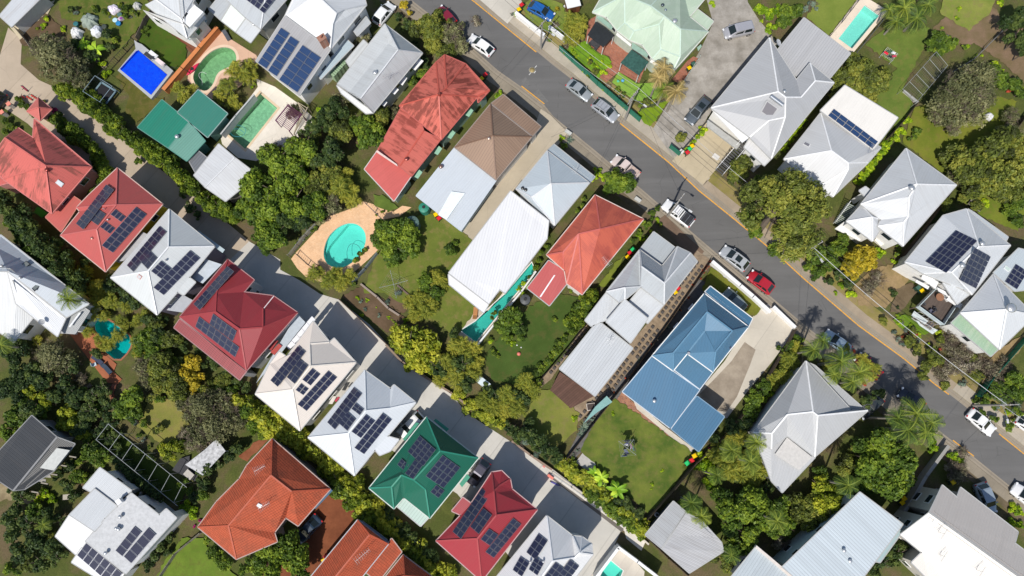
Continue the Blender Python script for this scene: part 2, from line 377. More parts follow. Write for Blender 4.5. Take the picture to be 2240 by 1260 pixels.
# ---------------- houses ----------------
WHITE = (.80, .80, .79, 1); GREY = (.50, .52, .535, 1); LGREY = (.62, .64, .65, 1); BLUEG = (.40, .46, .50, 1)
DRED = (.30, .035, .042, 1); RED = (.47, .095, .085, 1); CREAM = (.78, .71, .62, 1); DGREEN = (.012, .17, .105, 1)
ORANGE = (.50, .115, .055, 1); BROWN = (.20, .115, .07, 1); BLUE = (.075, .20, .34, 1)
def hit_plane(px, py, p, n):
    d = ray(px, py); o = Vector((0, 0, CH)); return o+d*((p-o).dot(n)/d.dot(n))
class House:
    def __init__(s, label, nick, cat='house', name='house', nickpos=True):
        s.label, s.nick = label, nick; s.root = None; s.cat = cat; s.name = name; s.np = nickpos
    def block(s, t, pts, faces, E=4.5, mat=None, wall=(.6, .58, .54, 1), roofname='roof', caps=True, capc=None, ins=.45, base=0., win=True, gut=(.42, .42, .41, 1), walls=True, levels=None):
        P = {}
        for q in pts.split(','):
            a = q.split(); h = E+((lambda r: r*1.3 if r > .7 else r)(float(a[3])) if len(a) > 3 else 0.); P[a[0]] = G(*T(t, float(a[1]), float(a[2])), h)
        if s.root is None:
            c = sum(P.values(), Vector())/len(P); s.root = empty(s.name, (c.x, c.y, 0)); tag(s.root, s.label, s.cat)
            if s.np:
                qx = [T(t, float(q.split()[1]), float(q.split()[2])) for q in pts.split(',')]
                ANCH.append((sum(x for x, y in qx)/len(qx), sum(y for x, y in qx)/len(qx), s.nick))
        off = s.root.location; F_ = [list(f) for f in faces.split()]
        me_v = []; me_f = []; uvs = []; E_use = {}
        for f in F_:
            vs = [P[k] for k in f]; n = Vector()
            for i in range(len(vs)): n += vs[i].cross(vs[(i+1) % len(vs)])
            n = n/2
            if n.z < 0: f.reverse(); vs.reverse(); n = -n
            n.normalize(); c = sum(vs, Vector())/len(vs)
            down = Vector((n.x, n.y, 0))
            if down.length < .02: down = Vector((-.6, -.8, 0))
            down.normalize(); al = Vector((-down.y, down.x, 0))
            b = len(me_v); me_v += [tuple(v-off) for v in vs]; me_f.append(list(range(b, b+len(vs))))
            uvs += [((v-c).dot(al)+c.x*.37, (v-c).dot(down)/max(n.z, .5)+c.y*.21) for v in vs]
            for i in range(len(f)): E_use.setdefault(frozenset((f[i], f[(i+1) % len(f)])), []).append((f[i], f[(i+1) % len(f)], n, c))
        me = bpy.data.meshes.new('roof'); nb = len(me_v); nf = len(me_f)
        allv = me_v+[(x, y, z-.10) for x, y, z in me_v]; allf = me_f+[[i+nb for i in reversed(f)] for f in me_f]
        idx = {}
        for f, fi in zip(F_, me_f):
            for k, i in zip(f, fi): idx.setdefault((id(f), k), i)
        uv2 = list(uvs)+[uvs[i-nb] for f in allf[nf:] for i in f]
        bnd = [u[0] for u in E_use.values() if len(u) == 1]
        posn = {k: i for f, fi in zip(F_, me_f) for k, i in zip(f, fi)}
        for a, b, n, c in bnd:
            i, j = posn[a], posn[b]; allf.append([i, i+nb, j+nb, j]); uv2 += [(0, 0)]*4
        me.from_pydata(allv, [], allf); me.materials.append(mat or metal_roof(GREY)); ul = me.uv_layers.new(name='UVMap')
        ul.data.foreach_set('uv', [x for p in uv2 for x in p])
        ro = link(roofname, me, s.root); s.bv = getattr(s, 'bv', [])
        s.bv.append(BVHTree.FromPolygons([tuple(Vector(v)+off) for v in me_v], me_f)); s.roof = ro
        # caps on hips and ridges
        if caps:
            mb = MB()
            for u in E_use.values():
                if len(u) != 2: continue
                a, b, n1, c1 = u[0]; n2 = u[1][2]; mid = (P[a]+P[b])/2
                conv = (c1-mid).dot(n2) < -.02
                if conv:
                    up = Vector((0, 0, .05)); mb.beam(P[a]-off+up, P[b]-off+up, .19, .06)
            if mb.v: mb.build('ridge_cap', plain('ridge_capping', capc or (.62, .63, .64, 1), .45), ro)
        # boundary loop, gutter, walls
        nx = {a: b for a, b, n, c in bnd}
        if not nx: return s
        st = bnd[0][0]; loop = [st]
        while len(loop) < len(nx)+1:
            k = nx.get(loop[-1])
            if k is None or k == st: break
            loop.append(k)
        L = [P[k] for k in loop]
        if gut:
            mb = MB()
            for i in range(len(L)):
                a, b = L[i], L[(i+1) % len(L)]; d = Vector((b.x-a.x, b.y-a.y, 0))
                if d.length < .05: continue
                d.normalize(); o = Vector((d.y, -d.x, 0))*.06; e = d*.03
                mb.beam(a-off+o-e-Vector((0, 0, .06)), b-off+o+e-Vector((0, 0, .06)), .12, .13)
            mb.build('gutter', plain('gutter_paint', gut, .5), ro)
        if walls:
            I = inset(L, ins); mb = MB(); n = len(I); ww = []
            for i in range(n):
                a, b = I[i], I[(i+1) % n]; za, zb = L[i].z-.12, L[(i+1) % n].z-.12
                a0, b0 = Vector((a.x, a.y, base))-off, Vector((b.x, b.y, base))-off
                a1, b1 = Vector((a.x, a.y, za))-off, Vector((b.x, b.y, zb))-off
                mb.add([a0, b0, b1, a1], [(0, 1, 2, 3)])
                ww.append((a0, b0, min(za, zb)))
            mb.build('wall', plain('painted_weatherboard', wall, .75, 0, .1), s.root)
            if win:
                for a0, b0, zt in ww:
                    d = b0-a0; Ln = d.length
                    if Ln < 2.4 or zt-base < 2.2: continue
                    d.normalize(); nr = Vector((d.y, -d.x, 0)); k = max(1, int(Ln/3.4)); ang = math.atan2(d.y, d.x)
                    lv = [zt-1.25]+([zt-4.1] if zt-base > 5.2 else [])
                    if base > 0: lv = [base+(zt-base)*.55]
                    for j in range(k):
                        for z in lv:
                            c = a0+d*(Ln*(j+.5)/k)+nr*.03; c.z = z; wd = 1.1+.5*((i*7+j*3) % 3)/2
                            fr = MB(); fr.box(c, (wd, .10, 1.15), ang); fo = fr.build('window', plain('window_frame', (.75, .75, .73, 1), .5), s.root)
                            pn = MB(); pn.box(c+nr*.035, (wd-.16, .05, .97), ang); pn.build('pane', glass_dark(), fo)
        return s
    def on(s, px, py, lift=0.):
        """the roof point seen at that pixel (local to the house) and its normal"""
        d = ray(px, py).normalized(); best = None
        for b in s.bv:
            h = b.ray_cast(Vector((0, 0, CH)), d)
            if h[0] is not None and (best is None or h[3] < best[2]): best = (h[0], h[1], h[3])
        if best is None: return G(px, py, 5)-s.root.location, Vector((0, 0, 1))
        n = best[1] if best[1].z > 0 else -best[1]
        return best[0]-s.root.location+n*lift, n
    def panels(s, t, quads, mat=None):
        """'x y x y x y x y nu nv; ...' quads of solar panels lying on the roof plane under their centre"""
        mat = mat or solar_mat()
        for q in quads.split(';'):
            a = [float(x) for x in q.split()]; c = [T(t, a[2*i], a[2*i+1]) for i in range(4)]; nu, nv = int(a[8]), int(a[9])
            cx, cy = sum(p[0] for p in c)/4, sum(p[1] for p in c)/4; smp = []
            for fu in (.04, .28, .5, .72, .96):
                for fv in (.04, .28, .5, .72, .96):
                    x = (c[0][0]*(1-fu)+c[1][0]*fu)*(1-fv)+(c[3][0]*(1-fu)+c[2][0]*fu)*fv; y = (c[0][1]*(1-fu)+c[1][1]*fu)*(1-fv)+(c[3][1]*(1-fu)+c[2][1]*fu)*fv; smp.append(s.on(x, y)[0])
            A_ = np.array([[q.x, q.y, 1] for q in smp]); Z_ = np.array([q.z for q in smp]); k_ = np.linalg.lstsq(A_, Z_, rcond=None)[0]; n = Vector((-k_[0], -k_[1], 1)).normalized()
            res = float((Z_-A_ @ k_).max()); q0 = smp[12]; p0 = Vector((q0.x, q0.y, k_[0]*q0.x+k_[1]*q0.y+k_[2]+min(res, .7)))+s.root.location+n*.13
            C4 = [hit_plane(x, y, p0, n)-s.root.location for x, y in c]
            al = (C4[1]-C4[0]).normalized(); e2 = n.cross(al).normalized()
            if e2.dot(C4[3]-C4[0]) < 0: e2 = -e2
            W_ = ((C4[1]-C4[0]).length+(C4[2]-C4[3]).length)/2; H_ = ((C4[3]-C4[0]).dot(e2)+(C4[2]-C4[1]).dot(e2))/2
            sk_ = ((C4[3]-C4[0]).dot(al)+(C4[2]-C4[1]).dot(al))/2; o = sum(C4, Vector())/4
            ax = al*W_; ay = e2*H_+al*sk_*.0; o0 = o-ax/2-ay/2; fr = plain('panel_frame', (.24, .25, .28, 1), .4, .6)
            for i in range(nu):
                for j in range(nv):
                    g = .03; A = [o0+ax*((i+du)/nu)+ay*((j+dv)/nv)+(al*(g if du == 0 else -g)+e2*(g if dv == 0 else -g)) for du, dv in ((0, 0), (1, 0), (1, 1), (0, 1))]
                    k = .035; B = [A[0]+(al+e2)*k, A[1]+(e2-al)*k, A[2]-(al+e2)*k, A[3]+(al-e2)*k]
                    if al.cross(e2).dot(n) < 0: A.reverse(); B.reverse()
                    lo = [v-n*.05 for v in A]; up = n*.004
                    me = bpy.data.meshes.new('solar_panel'); V = A+[b+up for b in B]+lo
                    fs = [(4, 5, 6, 7)]+[(x, (x+1) % 4, 4+(x+1) % 4, 4+x) for x in range(4)]+[(8+x, 8+(x+1) % 4, (x+1) % 4, x) for x in range(4)]
                    me.from_pydata([tuple(v) for v in V], [], fs); me.materials.append(mat); me.materials.append(fr)
                    me.polygons.foreach_set('material_index', [0]+[1]*8); uvl = me.uv_layers.new(name='UVMap')
                    uvl.data.foreach_set('uv', [0, 0, 1, 0, 1, 1, 0, 1]+[0, 0]*32)
                    link('solar_panel', me, s.root)
        return s
    def vent(s, t, u, v, r=.16, h=.45, c=(.62, .63, .64, 1), kind='whirly'):
        p, n = s.on(*T(t, u, v)); mb = MB()
        if kind == 'whirly': mb.lathe(p, [(r*.7, -.1), (r*.7, h*.5), (r*1.2, h*.55), (r*1.3, h*.8), (r*.9, h), (.02, h*1.05)], 12)
        else: mb.cyl(p-Vector((0, 0, .1)), p+Vector((0, 0, h)), r, r, 10)
        mb.build('roof_vent' if kind == 'whirly' else 'vent_pipe', plain('vent_metal', c, .35, .7), s.root); return s
    def skylight(s, t, quad, c=(.8, .85, .88, 1), rim=(.7, .7, .7, 1), name='skylight'):
        c4 = TL(t, quad); cx, cy = sum(p[0] for p in c4)/4, sum(p[1] for p in c4)/4; p0, n = s.on(cx, cy); p0 = p0+s.root.location+n*.1
        Q = [hit_plane(x, y, p0, n)-s.root.location for x, y in c4]
        if (Q[1]-Q[0]).cross(Q[2]-Q[0]).dot(n) < 0: Q.reverse()
        mb = MB(); lo = [q-n*.16 for q in Q]; mb.add(Q+lo, [(0, 1, 2, 3)]+[(4+x, 4+(x+1) % 4, (x+1) % 4, x) for x in range(4)])
        o = mb.build(name, plain('skylight_rim', rim, .4), s.root)
        ce = sum(Q, Vector())/4; mb = MB(); mb.add([ce+(q-ce)*.8+n*.01 for q in Q], [(0, 1, 2, 3)]); mb.build('pane', plain('skylight_glass', c, .12, 0, .05, .6), o)
        return s
    def antenna(s, t, u, v, ang=.4, L=1.5, h=1.6):
        p, n = s.on(*T(t, u, v)); mb = MB(); m = plain('antenna_metal', (.6, .6, .6, 1), .4, .6)
        mb.cyl(p, p+Vector((0, 0, h)), .025, n=6); d = Vector((math.cos(ang), math.sin(ang), 0)); e = Vector((-d.y, d.x, 0)); c = p+Vector((0, 0, h-.1))
        mb.cyl(c-d*L/2, c+d*L/2, .02, n=5)
        for k in range(8): q = c+d*(L*(k/7-.5)); w = .55-.04*k; mb.cyl(q-e*w, q+e*w, .013, n=4)
        mb.build('tv_antenna', m, s.root); return s
    def dish(s, t, u, v, r=.4):
        p, n = s.on(*T(t, u, v)); mb = MB(); M = Matrix.Translation(p+Vector((0, 0, .5))) @ Matrix.Rotation(R_(35), 4, 'Y')
        mb.cyl(p-Vector((0, 0, .1)), p+Vector((0, 0, .5)), .03, n=6)
        mb.lathe((0, 0, 0), [(r, .12), (r*.7, .05), (r*.3, .01), (.01, 0)], 16, M=M); mb.cyl(M @ Vector((0, 0, 0)), M @ Vector((0, 0, .45)), .02, n=5)
        mb.build('satellite_dish', plain('dish_paint', (.45, .46, .47, 1), .5), s.root); return s
    def chimney(s, t, u, v, size=(.9, .7, 1.7), rz=0., c=(.42, .17, .10, 1)):
        p, n = s.on(*T(t, u, v)); mb = MB(); mb.box(p+Vector((0, 0, size[2]/2-.4)), size, rz); mb.box(p+Vector((0, 0, size[2]-.45)), (size[0]+.14, size[1]+.14, .16), rz, 0)
        o = mb.build('chimney', brick(c, sc(c, .7), (.3, .27, .24), 2.2), s.root)
        pt = MB(); pt.lathe(p+Vector((0, 0, size[2]-.37)), [(.14, 0), (.12, .35), (.15, .4)], 10); pt.build('chimney_pot', plain('pot_clay', (.35, .13, .08, 1), .8), o); return s
    def slab(s, t, quad, z, c, name, th=.12, mat=None, posts=False, postc=(.7, .7, .7, 1)):
        """a flat or tilted board-like part: corners 'u v dz, ...'"""
        Q = []
        for q in quad.split(','):
            a = [float(x) for x in q.split()]; zz = z+(a[2] if len(a) > 2 else 0); Q.append(G(*T(t, a[0], a[1]), zz)-s.root.location)
        return slab_mesh(name, Q, th, mat or plain('slab_paint', c, .5), s.root, posts, postc)
def slab_mesh(name, Q, th, mat, parent, posts=False, postc=(.7, .7, .7, 1), pz=None):
    n = (Q[1]-Q[0]).cross(Q[2]-Q[0])
    if n.z < 0: Q = Q[::-1]
    k = len(Q); mb = MB(); lo = [q-Vector((0, 0, th)) for q in Q]
    mb.add(Q+lo, [tuple(range(k)), tuple(range(2*k-1, k-1, -1))]+[(k+x, k+(x+1) % k, (x+1) % k, x) for x in range(k)])
    me = mb.build(name, mat, parent); uvl = me.data.uv_layers.new(name='UVMap')
    d = (Q[1]-Q[0]); d.z = 0; d.normalize(); e = Vector((-d.y, d.x, 0))
    for lp in me.data.loops:
        v = Vector(me.data.vertices[lp.vertex_index].co); uvl.data[lp.index].uv = (v.dot(d), v.dot(e))
    if posts:
        c = sum(Q, Vector())/k
        for q in Q:
            p = q+(c-q)*.06; mb = MB(); mb.box((p.x, p.y, (q.z-th)/2), (.1, .1, q.z-th)); mb.build('post', plain('post_paint', postc, .6), parent)
    return me
# ================= the houses =================
def MR(c, **k): return metal_roof(c, **k)
W_ = MR((.70, .71, .72, 1), stain=.12, rib=.10)
LG = MR((.55, .57, .585, 1), stain=.18); GM = MR((.43, .455, .475, 1), stain=.2); BG = MR((.42, .50, .55, 1), stain=.15)
CW = (.74, .73, .70, 1); GW = (.42, .43, .44, 1)
# --- upper left ---
h = House('small garden shed with a rusty-edged corrugated grey roof in the top left corner', 'corner garden shed', 'shed', 'garden_shed')
h.block((0, 0), 'a -5 103,b 75 176,c 300 -45,d 190 -130', 'abcd', 2.9, MR((.56, .58, .60, 1), stain=.4, dirt=(.25, .13, .07)), win=False)
h = House('white house with a brown timber deck and small balcony beside the bright blue pool yard', 'white deck house')
h.block((0, 0), 'a 955 30,b 1228 252,g 1350 115,h 1262 20 1.3,e 1190 125 1.5,f 1020 -5 1.5,i 1160 -180 2.6,j 1100 -230 1.5,k 1330 -110 1.4', 'abef bghe fehi ehki', 4.6, LG, CW, capc=(.8, .8, .8, 1))
h.slab((0, 0), '1185 125,1275 32,1335 78,1245 178', 6.35, (.8, .8, .8, 1), 'dormer_roof', .5)
h.skylight((0, 0), '1193 120,1222 72,1247 90,1218 138', (.02, .02, .02, 1))
h.slab((0, 0), '1225 250,1345 118,1362 135,1243 262', 3.2, (.35, .42, .45, 1), 'balcony', .15)
h.vent((0, 0), 1285, 95, .3, .5, (.8, .8, .8, 1), 'pipe')
h = House('grey metal roofed house with a part translucent verandah roof above the kidney pool', 'kidney pool house')
h.block(None, 'a 478 -18,b 537 38,c 570 63,d 627 -2,e 590 -60 1.8,f 520 -75 1.8', 'abcef cde', 5.2, GM, (.5, .5, .45, 1))
h.block(None, 'a 457 20 -.5,b 483 44 -.5,c 512 -2,d 490 -22', 'abcd', 4.6, GM, roofname='verandah_roof', walls=False, caps=False)
h.block(None, 'a 483 44,b 516 70,c 540 36 .5,d 512 -2 .5', 'abcd', 4.1, MR((.70, .76, .72, 1), stain=.1), roofname='verandah_roof', walls=False, caps=False)
h.block(None, 'a 516 70,b 548 93,c 570 64 .5,d 540 36 .5', 'abcd', 4.1, LG, roofname='verandah_roof', walls=False, caps=False)
h.panels(None, '536 -2 565 20 580 0 551 -22 3 2;568 22 578 30 604 -6 592 -14 1 4')
h.vent(None, 556, 56)
h = House('large white house with two blue solar arrays and a brick chimney, beside the green pool', 'blue solar house')
h.block((1, 0), 'a 0 400,b 285 625,c 487 325 1.1,d 190 105 1.1', 'abcd', 4.6, MR((.36, .355, .36, 1), stain=.2, rib=.25), CW, roofname='verandah_roof')
h.block((1, 0), 'd 190 105,c 487 325,f 503 160 1.9,g 528 88 2.3,i 390 -40 3.2,j 290 -110 1,k 724 32,l 582 62 1.6,m 700 -60', 'dcfgij cklf flg glki kmi', 5.8, W_, CW)
h.block((1, 0), 'a 400 480,b 425 520,c 640 300,d 600 262', 'abcd', 3.3, BG, CW, roofname='lean_to_roof')
h.block((1, 0), 'a 640 200,b 665 235,c 750 150,d 722 110', 'abcd', 3.8, GM, CW, roofname='lean_to_roof')
bl = solar_mat((.012, .04, .12), (.08, .12, .2))
h.panels((1, 0), '165 180 222 218 68 452 10 412 1 6;227 235 286 274 134 502 76 462 1 6;303 292 428 378 270 608 152 524 2 6', bl)
h.chimney((1, 0), 458, 300, (1.1, .8, 2.6), .6); h.skylight((1, 0), '425 35,440 20,455 40,440 60', (.03, .03, .03, 1))
h = House('grey-white ridged roof house with white window awnings, above the tree clump', 'grey awning house')
h.block((1, 0), 'A 845 158,B 1092 348,C 770 737,D 535 552,r 870 285 .8,q 932 328 2.3,s 615 603 .8,t 687 647 2.3', 'ArsD rqts qBCt AqrA ABq'.replace('AqrA', 'Aqr'), 4.4, MR((.56, .58, .585, 1), stain=.2), CW)
h.block((1, 0), 'a 530 560,b 560 612,c 722 745,d 770 740', 'abcd', 3.9, W_, CW, roofname='verandah_roof', walls=False)
h.block((1, 0), 'a 590 400,b 620 445,c 745 300,d 705 262', 'abcd', 3.6, MR((.56, .58, .585, 1)), CW, roofname='lean_to_roof', win=False)
for q in ('1015 440,1045 462,1100 400,1070 380', '935 545,962 560,993 512,968 492', '885 603,910 620,938 588,912 568', '822 685,842 698,862 672,842 655'): h.slab((1, 0), q, 3.1, (.82, .82, .82, 1), 'window_awning', .08)
h.vent((1, 0), 785, 485, .28, .6); h.antenna((1, 0), 880, 530)
RST = rusty_roof((.54, .135, .10, 1), (.19, .045, .032, 1), .38, .52)
h = House('long old red house with a heavily rusted and patched pyramid roof', 'rusted red house')
h.block((1, 0), 'W 942 695,N 1182 408,E 1452 635,S 1215 915,x 1200 620 2.6,q 1252 575 2.1,r 1242 460 .9,a 1238 360 -.4,b 1375 420 -.4,c 1532 593 -.4,d 1458 672 -.2', 'WNx Nrqx qEx xES xSW Nar abqr qbcE Ecd', 4.6, RST, (.30, .42, .36, 1), capc=(.50, .10, .07, 1), gut=(.45, .12, .1, 1))
h.block((1, 0), 'a 950 712,b 1085 812 .4,c 1100 860 .6,d 1210 915,e 1020 1155,f 945 1090 .7,g 800 985', 'abcfg cdef', 4.1, rusty_roof((.52, .13, .10, 1), (.24, .055, .04, 1), .44, .60, .85), (.30, .42, .36, 1), capc=(.50, .10, .07, 1), gut=(.45, .12, .1, 1), roofname='rear_roof')
h.block((1, 0), 'a 712 1110 -.1,b 800 985 .2,c 1020 1152 .2,d 905 1318', 'abcd', 3.5, MR((.55, .12, .105, 1), stain=.3, dirt=(.3, .08, .06)), (.30, .42, .36, 1), caps=False, gut=(.55, .5, .48, 1), roofname='lean_to_roof')
h.slab((1, 0), '795 985,925 1078,930 1092,785 995', 4.9, (.72, .55, .5, 1), 'roof_flashing', .1)
h.vent((1, 0), 1203, 625, .2, .5, (.5, .14, .1, 1), 'pipe'); h.vent((1, 0), 990, 1050, .22, .5, (.4, .12, .1, 1)); 
for u, v in ((1400, 735), (1282, 880), (1195, 985), (1065, 1140)): h.slab((1, 0), f'{u-25} {v+20},{u+5} {v-28},{u+27} {v-10},{u-2} {v+32}', 3.1, (.28, .50, .36, 1), 'window_awning', .08)
BR = MR((.30, .20, .14, 1), stain=.12, rib=.6)
h = House('house with a brown pyramid roof in front and a pale blue-grey flat rear roof', 'brown roof house')
h.block(None, 'N 1073 228,W 995 322,S 1085 393,E 1163 299,x 1078 297 2.2', 'NWx WSx SEx ENx', 4.8, BR, CW, capc=(.20, .12, .08, 1), gut=(.3, .25, .22, 1))
h.block(None, 'a 1075 226,b 1101 207 -.5,c 1183 277 -.5,d 1165 297', 'abcd', 4.7, BR, CW, roofname='verandah_roof', gut=(.3, .25, .22, 1))
h.block(None, 'a 995 323,b 911 428 -.5,c 1008 504 -.5,d 1085 394', 'abcd', 4.2, MR((.52, .56, .60, 1), stain=.1), (.35, .45, .5, 1), roofname='rear_roof', gut=(.5, .55, .6, 1))
h.slab((1, 1), '1195 150,1283 -5,1372 8,1250 182', 4.12, (.74, .80, .82, 1), 'roof_skylight_strip', .05)
h.vent((1, 0), 1530, 915, .2, .5, (.6, .45, .38, 1)); h.vent((1, 0), 1215, 1100, .25, .6, (.3, .2, .17, 1))
h = House('blue-grey hip roofed house joined to the long white flat roof', 'blue-grey hip house')
h.block(None, 'N 1197 330,E 1289 400,S 1213 493,W 1129 413,x 1205 402 2,y 1163 432 1.0', 'NEx ESx NxyW xSy ySW', 4.8, MR((.50, .56, .60, 1), stain=.12), CW)
h.block(None, 'a 1199 328,b 1212 316 -.5,c 1301 387 -.5,d 1290 399', 'abcd', 4.5, MR((.42, .48, .52, 1), stain=.12), CW, roofname='verandah_roof')
h.vent((2, 0), 70, 1240, .2, .4, (.1, .1, .1, 1)); h.vent((2, 0), 90, 1250, .2, .4, (.1, .1, .1, 1)); h.antenna((2, 0), 420, 1130, 1.)
h = House('very long plain white flat roofed extension beside the narrow lap pool', 'long white roof')
h.block(None, 'A 1117 418 .5,B 1200 483 .5,C 1196 522 .2,D 1105 641,E 1093 632,F 1069 664 -.3,G 982 597', 'ABCDEFG', 4.9, MR((.70, .70, .71, 1), stain=.10, rib=.22), CW, caps=False)
h.block(None, 'a 981 600,b 1068 666,c 1058 684 -.2,d 983 622 -.2', 'abcd', 4.2, MR((.67, .67, .69, 1), stain=.08, rib=.15), CW, caps=False, roofname='terrace_roof', walls=False)
REDM = rusty_roof((.52, .12, .075, 1), (.34, .07, .055, 1), .36, .60, .6)
h = House('orange-red hip roofed house with a pinkish rear lean-to marked by one white strip', 'orange-red house')
h.block((2, 1), 'N 545 20,E 862 178,S 460 672,A 578 243 2.2,B 437 275 1.9,W 228 412,C 335 395 1.2,D 345 515,X 360 600,F 470 -20', 'NEA AESB NABCW WCD BXDC BSX', 4.6, REDM, CW, capc=(.5, .12, .1, 1), gut=(.6, .5, .45, 1))
h.block((2, 1), 'a 240 450 .2,b 345 515 .4,c 360 600,d 245 745 -.1,e 100 630 -.1', 'abcde', 4.0, MR((.47, .105, .10, 1), stain=.2, dirt=(.5, .2, .17)), CW, caps=False, roofname='lean_to_roof')
h.slab((2, 1), '275 545,285 545,190 690,180 688', 4.25, (.8, .78, .78, 1), 'roof_strip', .06)
h.antenna((2, 1), 610, 470, 2.2)
h = House('stepped grey house with several flat and hipped roofs and a long grey rear shed', 'stepped grey house')
h.block((2, 1), 'W 620 655,N 838 380,r 850 490 2,R 1000 600 2,p 985 487,a 1085 360,b 1170 400 1,c 1215 455,S 997 737,s 845 622,t 742 628 1,v 740 706,u 702 722', 'WNrst Wtvu tsv rRSs NpRr paR abR bcSR', 5.0, GM, CW)
h.block((2, 1), 'a 930 262,b 1070 365,c 980 482,d 840 378', 'abcd', 4.3, MR((.38, .41, .43, 1), stain=.12), CW, caps=False, roofname='porch_roof')
h.block((2, 1), 'a 845 628 .3,b 995 740 .3,c 890 862,d 770 720', 'abcd', 4.3, LG, CW, caps=False, roofname='rear_roof')
h.block((2, 1), 'a 618 662 .3,b 735 705 .3,c 640 830,d 520 880,e 480 842', 'abcde', 3.9, LG, CW, caps=False, roofname='side_roof')
h.block((2, 1), 'a 740 706 .2,b 890 830 .2,c 777 990,d 618 850', 'abcd', 4.9, LG, CW, caps=False, roofname='upper_box_roof')
h.block((2, 1), 'a 565 845,b 792 1025,c 545 1338,d 312 1160', 'abcd', 3.9, MR((.54, .56, .575, 1), stain=.14, rib=.3), CW, caps=False, roofname='shed_roof')
h.antenna((2, 1), 640, 975, 1.)
BL = MR((.085, .19, .295, 1), stain=.12, rib=.12)
h = House('big blue roofed house with two blue flat rear roofs and a concrete drive', 'blue roof house')
h.block((2, 1), 'N 1262 668,E 1550 885,S 1318 1180,M 1057 1172,W 922 1075,a 1280 787 1.7,b 1445 912 1.7,c 1265 912 .9,d 1057 1057 1.2,e 1335 1047 1.5,f 1150 1058 .5', 'WNad NEba WdM acfd dfM abc becf eSf bESe', 4.9, BL, CW, capc=(.11, .23, .34, 1), gut=(.78, .78, .76, 1))
h.block((2, 1), 'a 1268 655,b 1302 620 -.4,c 1577 830 -.4,d 1553 880', 'abcd', 4.6, MR((.075, .19, .31, 1), stain=.1), CW, roofname='verandah_roof', gut=(.78, .78, .76, 1))
h.block((2, 1), 'a 1152 1062,b 1316 1182,c 1232 1292,d 1065 1165', 'abcd', 4.2, BL, CW, caps=False, roofname='middle_roof', gut=(.6, .65, .7, 1))
h.block(None, 'a 1427 779 .3,b 1474 814 .3,c 1530 853,d 1467 937 -.2,e 1362 857 -.2', 'abcde', 3.9, MR((.09, .195, .31, 1), stain=.1, rib=.25), CW, caps=False, roofname='rear_roof', gut=(.5, .55, .6, 1))
h.block((2, 2), 'a 1215 82,b 1392 215,c 1225 442,d 1037 287', 'abcd', 3.7, MR((.075, .175, .285, 1), stain=.1, rib=.25), CW, caps=False, roofname='rear_roof', gut=(.2, .3, .4, 1))
h.vent((2, 2), 930, 112, .2, .6, (.7, .7, .7, 1)); h.vent((2, 1), 1430, 1025, .08, .5, (.3, .2, .3, 1), 'pipe'); h.vent((2, 1), 1155, 1060, .2, .4, (.75, .75, .75, 1), 'pipe')
for q in ('1155 765,1185 730,1192 738,1162 775', '1058 888,1088 853,1093 862,1064 896', '945 1030,980 990,985 998,950 1040'): h.slab((2, 1), q, 3.0, (.8, .8, .82, 1), 'window_awning', .1)
# --- left, the old red house and gatehouse ---
RL = rusty_roof((.54, .13, .11, 1), (.16, .06, .045, 1), .50, .70, .75)
h = House('red hip roofed house with dark weather streaks at the left edge, one skylight', 'left red house')
h.block((0, 0), 'N 225 780,E 600 1097,S 340 1400,W 20 1175,r 300 1088 2.6,V 120 840,U 32 905 1.5,n 215 905 .5,Z -75 1060,w 75 1190', 'NErn nrUV UrWZ rES rSW'.replace('rSW', 'rSW'), 5.0, RL, (.45, .2, .18, 1), capc=(.55, .14, .12, 1), gut=(.55, .2, .18, 1))
h.block((0, 0), 'a -60 1000,b 20 1040,c 70 1195,d -60 1230', 'abcd', 4.6, RL, (.45, .2, .18, 1), gut=(.55, .2, .18, 1), roofname='side_roof')
h.block((0, 1), 'a 300 165,b 455 10,c 530 60,d 400 260', 'abcd', 3.8, MR((.52, .12, .10, 1), stain=.35), (.45, .2, .18, 1), caps=False, roofname='lean_to_roof', gut=(.5, .2, .15, 1))
h.skylight((0, 0), '362 1200,382 1178,420 1205,402 1230'); h.vent((0, 0), 318, 1120, .22, .5, (.3, .07, .06, 1))
h = House('small pink-red pyramid roofed garden gazebo beside magenta bougainvillea', 'red gazebo', 'gazebo', 'gazebo')
h.block((0, 0), 'a 250 643,b 338 715,c 262 790,d 177 730,x 252 705 .9', 'abx bcx cdx dax', 2.7, MR((.52, .14, .12, 1), stain=.1), (.5, .3, .25, 1), capc=(.55, .15, .13, 1), win=False, gut=(.5, .2, .18, 1))
# --- the row of townhouses beside the lane ---
TE = 5.5
R14 = MR((.45, .095, .085, 1), stain=.12, rib=.08)
h = House('light red townhouse with solar panels and yellow side walls, next to the old red house', 'light red townhouse')
h.block((0, 1), 'N 770 -157,E 1066 80,S 693 522,W 398 285,m 525 127,l 503 102,k 580 22,r 762 85 2,q 635 245 2', 'NEr rESq WqS Wmlrq lkNr'.replace('Wmlrq', 'Wmlrq'), TE, R14, (.62, .42, .02, 1), capc=(.5, .13, .12, 1), gut=(.55, .4, .35, 1))
h.panels((0, 1), '700 -50 752 -13 542 243 493 206 2 8;643 110 697 146 636 220 588 180 2 2;755 110 827 162 795 198 722 148 3 1;690 190 757 237 722 278 655 228 3 1;888 93 962 145 742 403 670 352 2 8')
h.vent((0, 1), 690, 115, .08, .5, kind='pipe'); h.vent((0, 1), 607, 305, .16, .25, (.6, .3, .25, 1)); h.vent((0, 1), 715, 185, .1, .4); 
h.slab((0, 1), '935 262,985 285,810 452,765 455', 4.6, (.42, .42, .43, 1), 'side_roof', .1)
h = House('pale grey-white townhouse with long solar arrays, between the light red and dark red ones', 'pale grey townhouse')
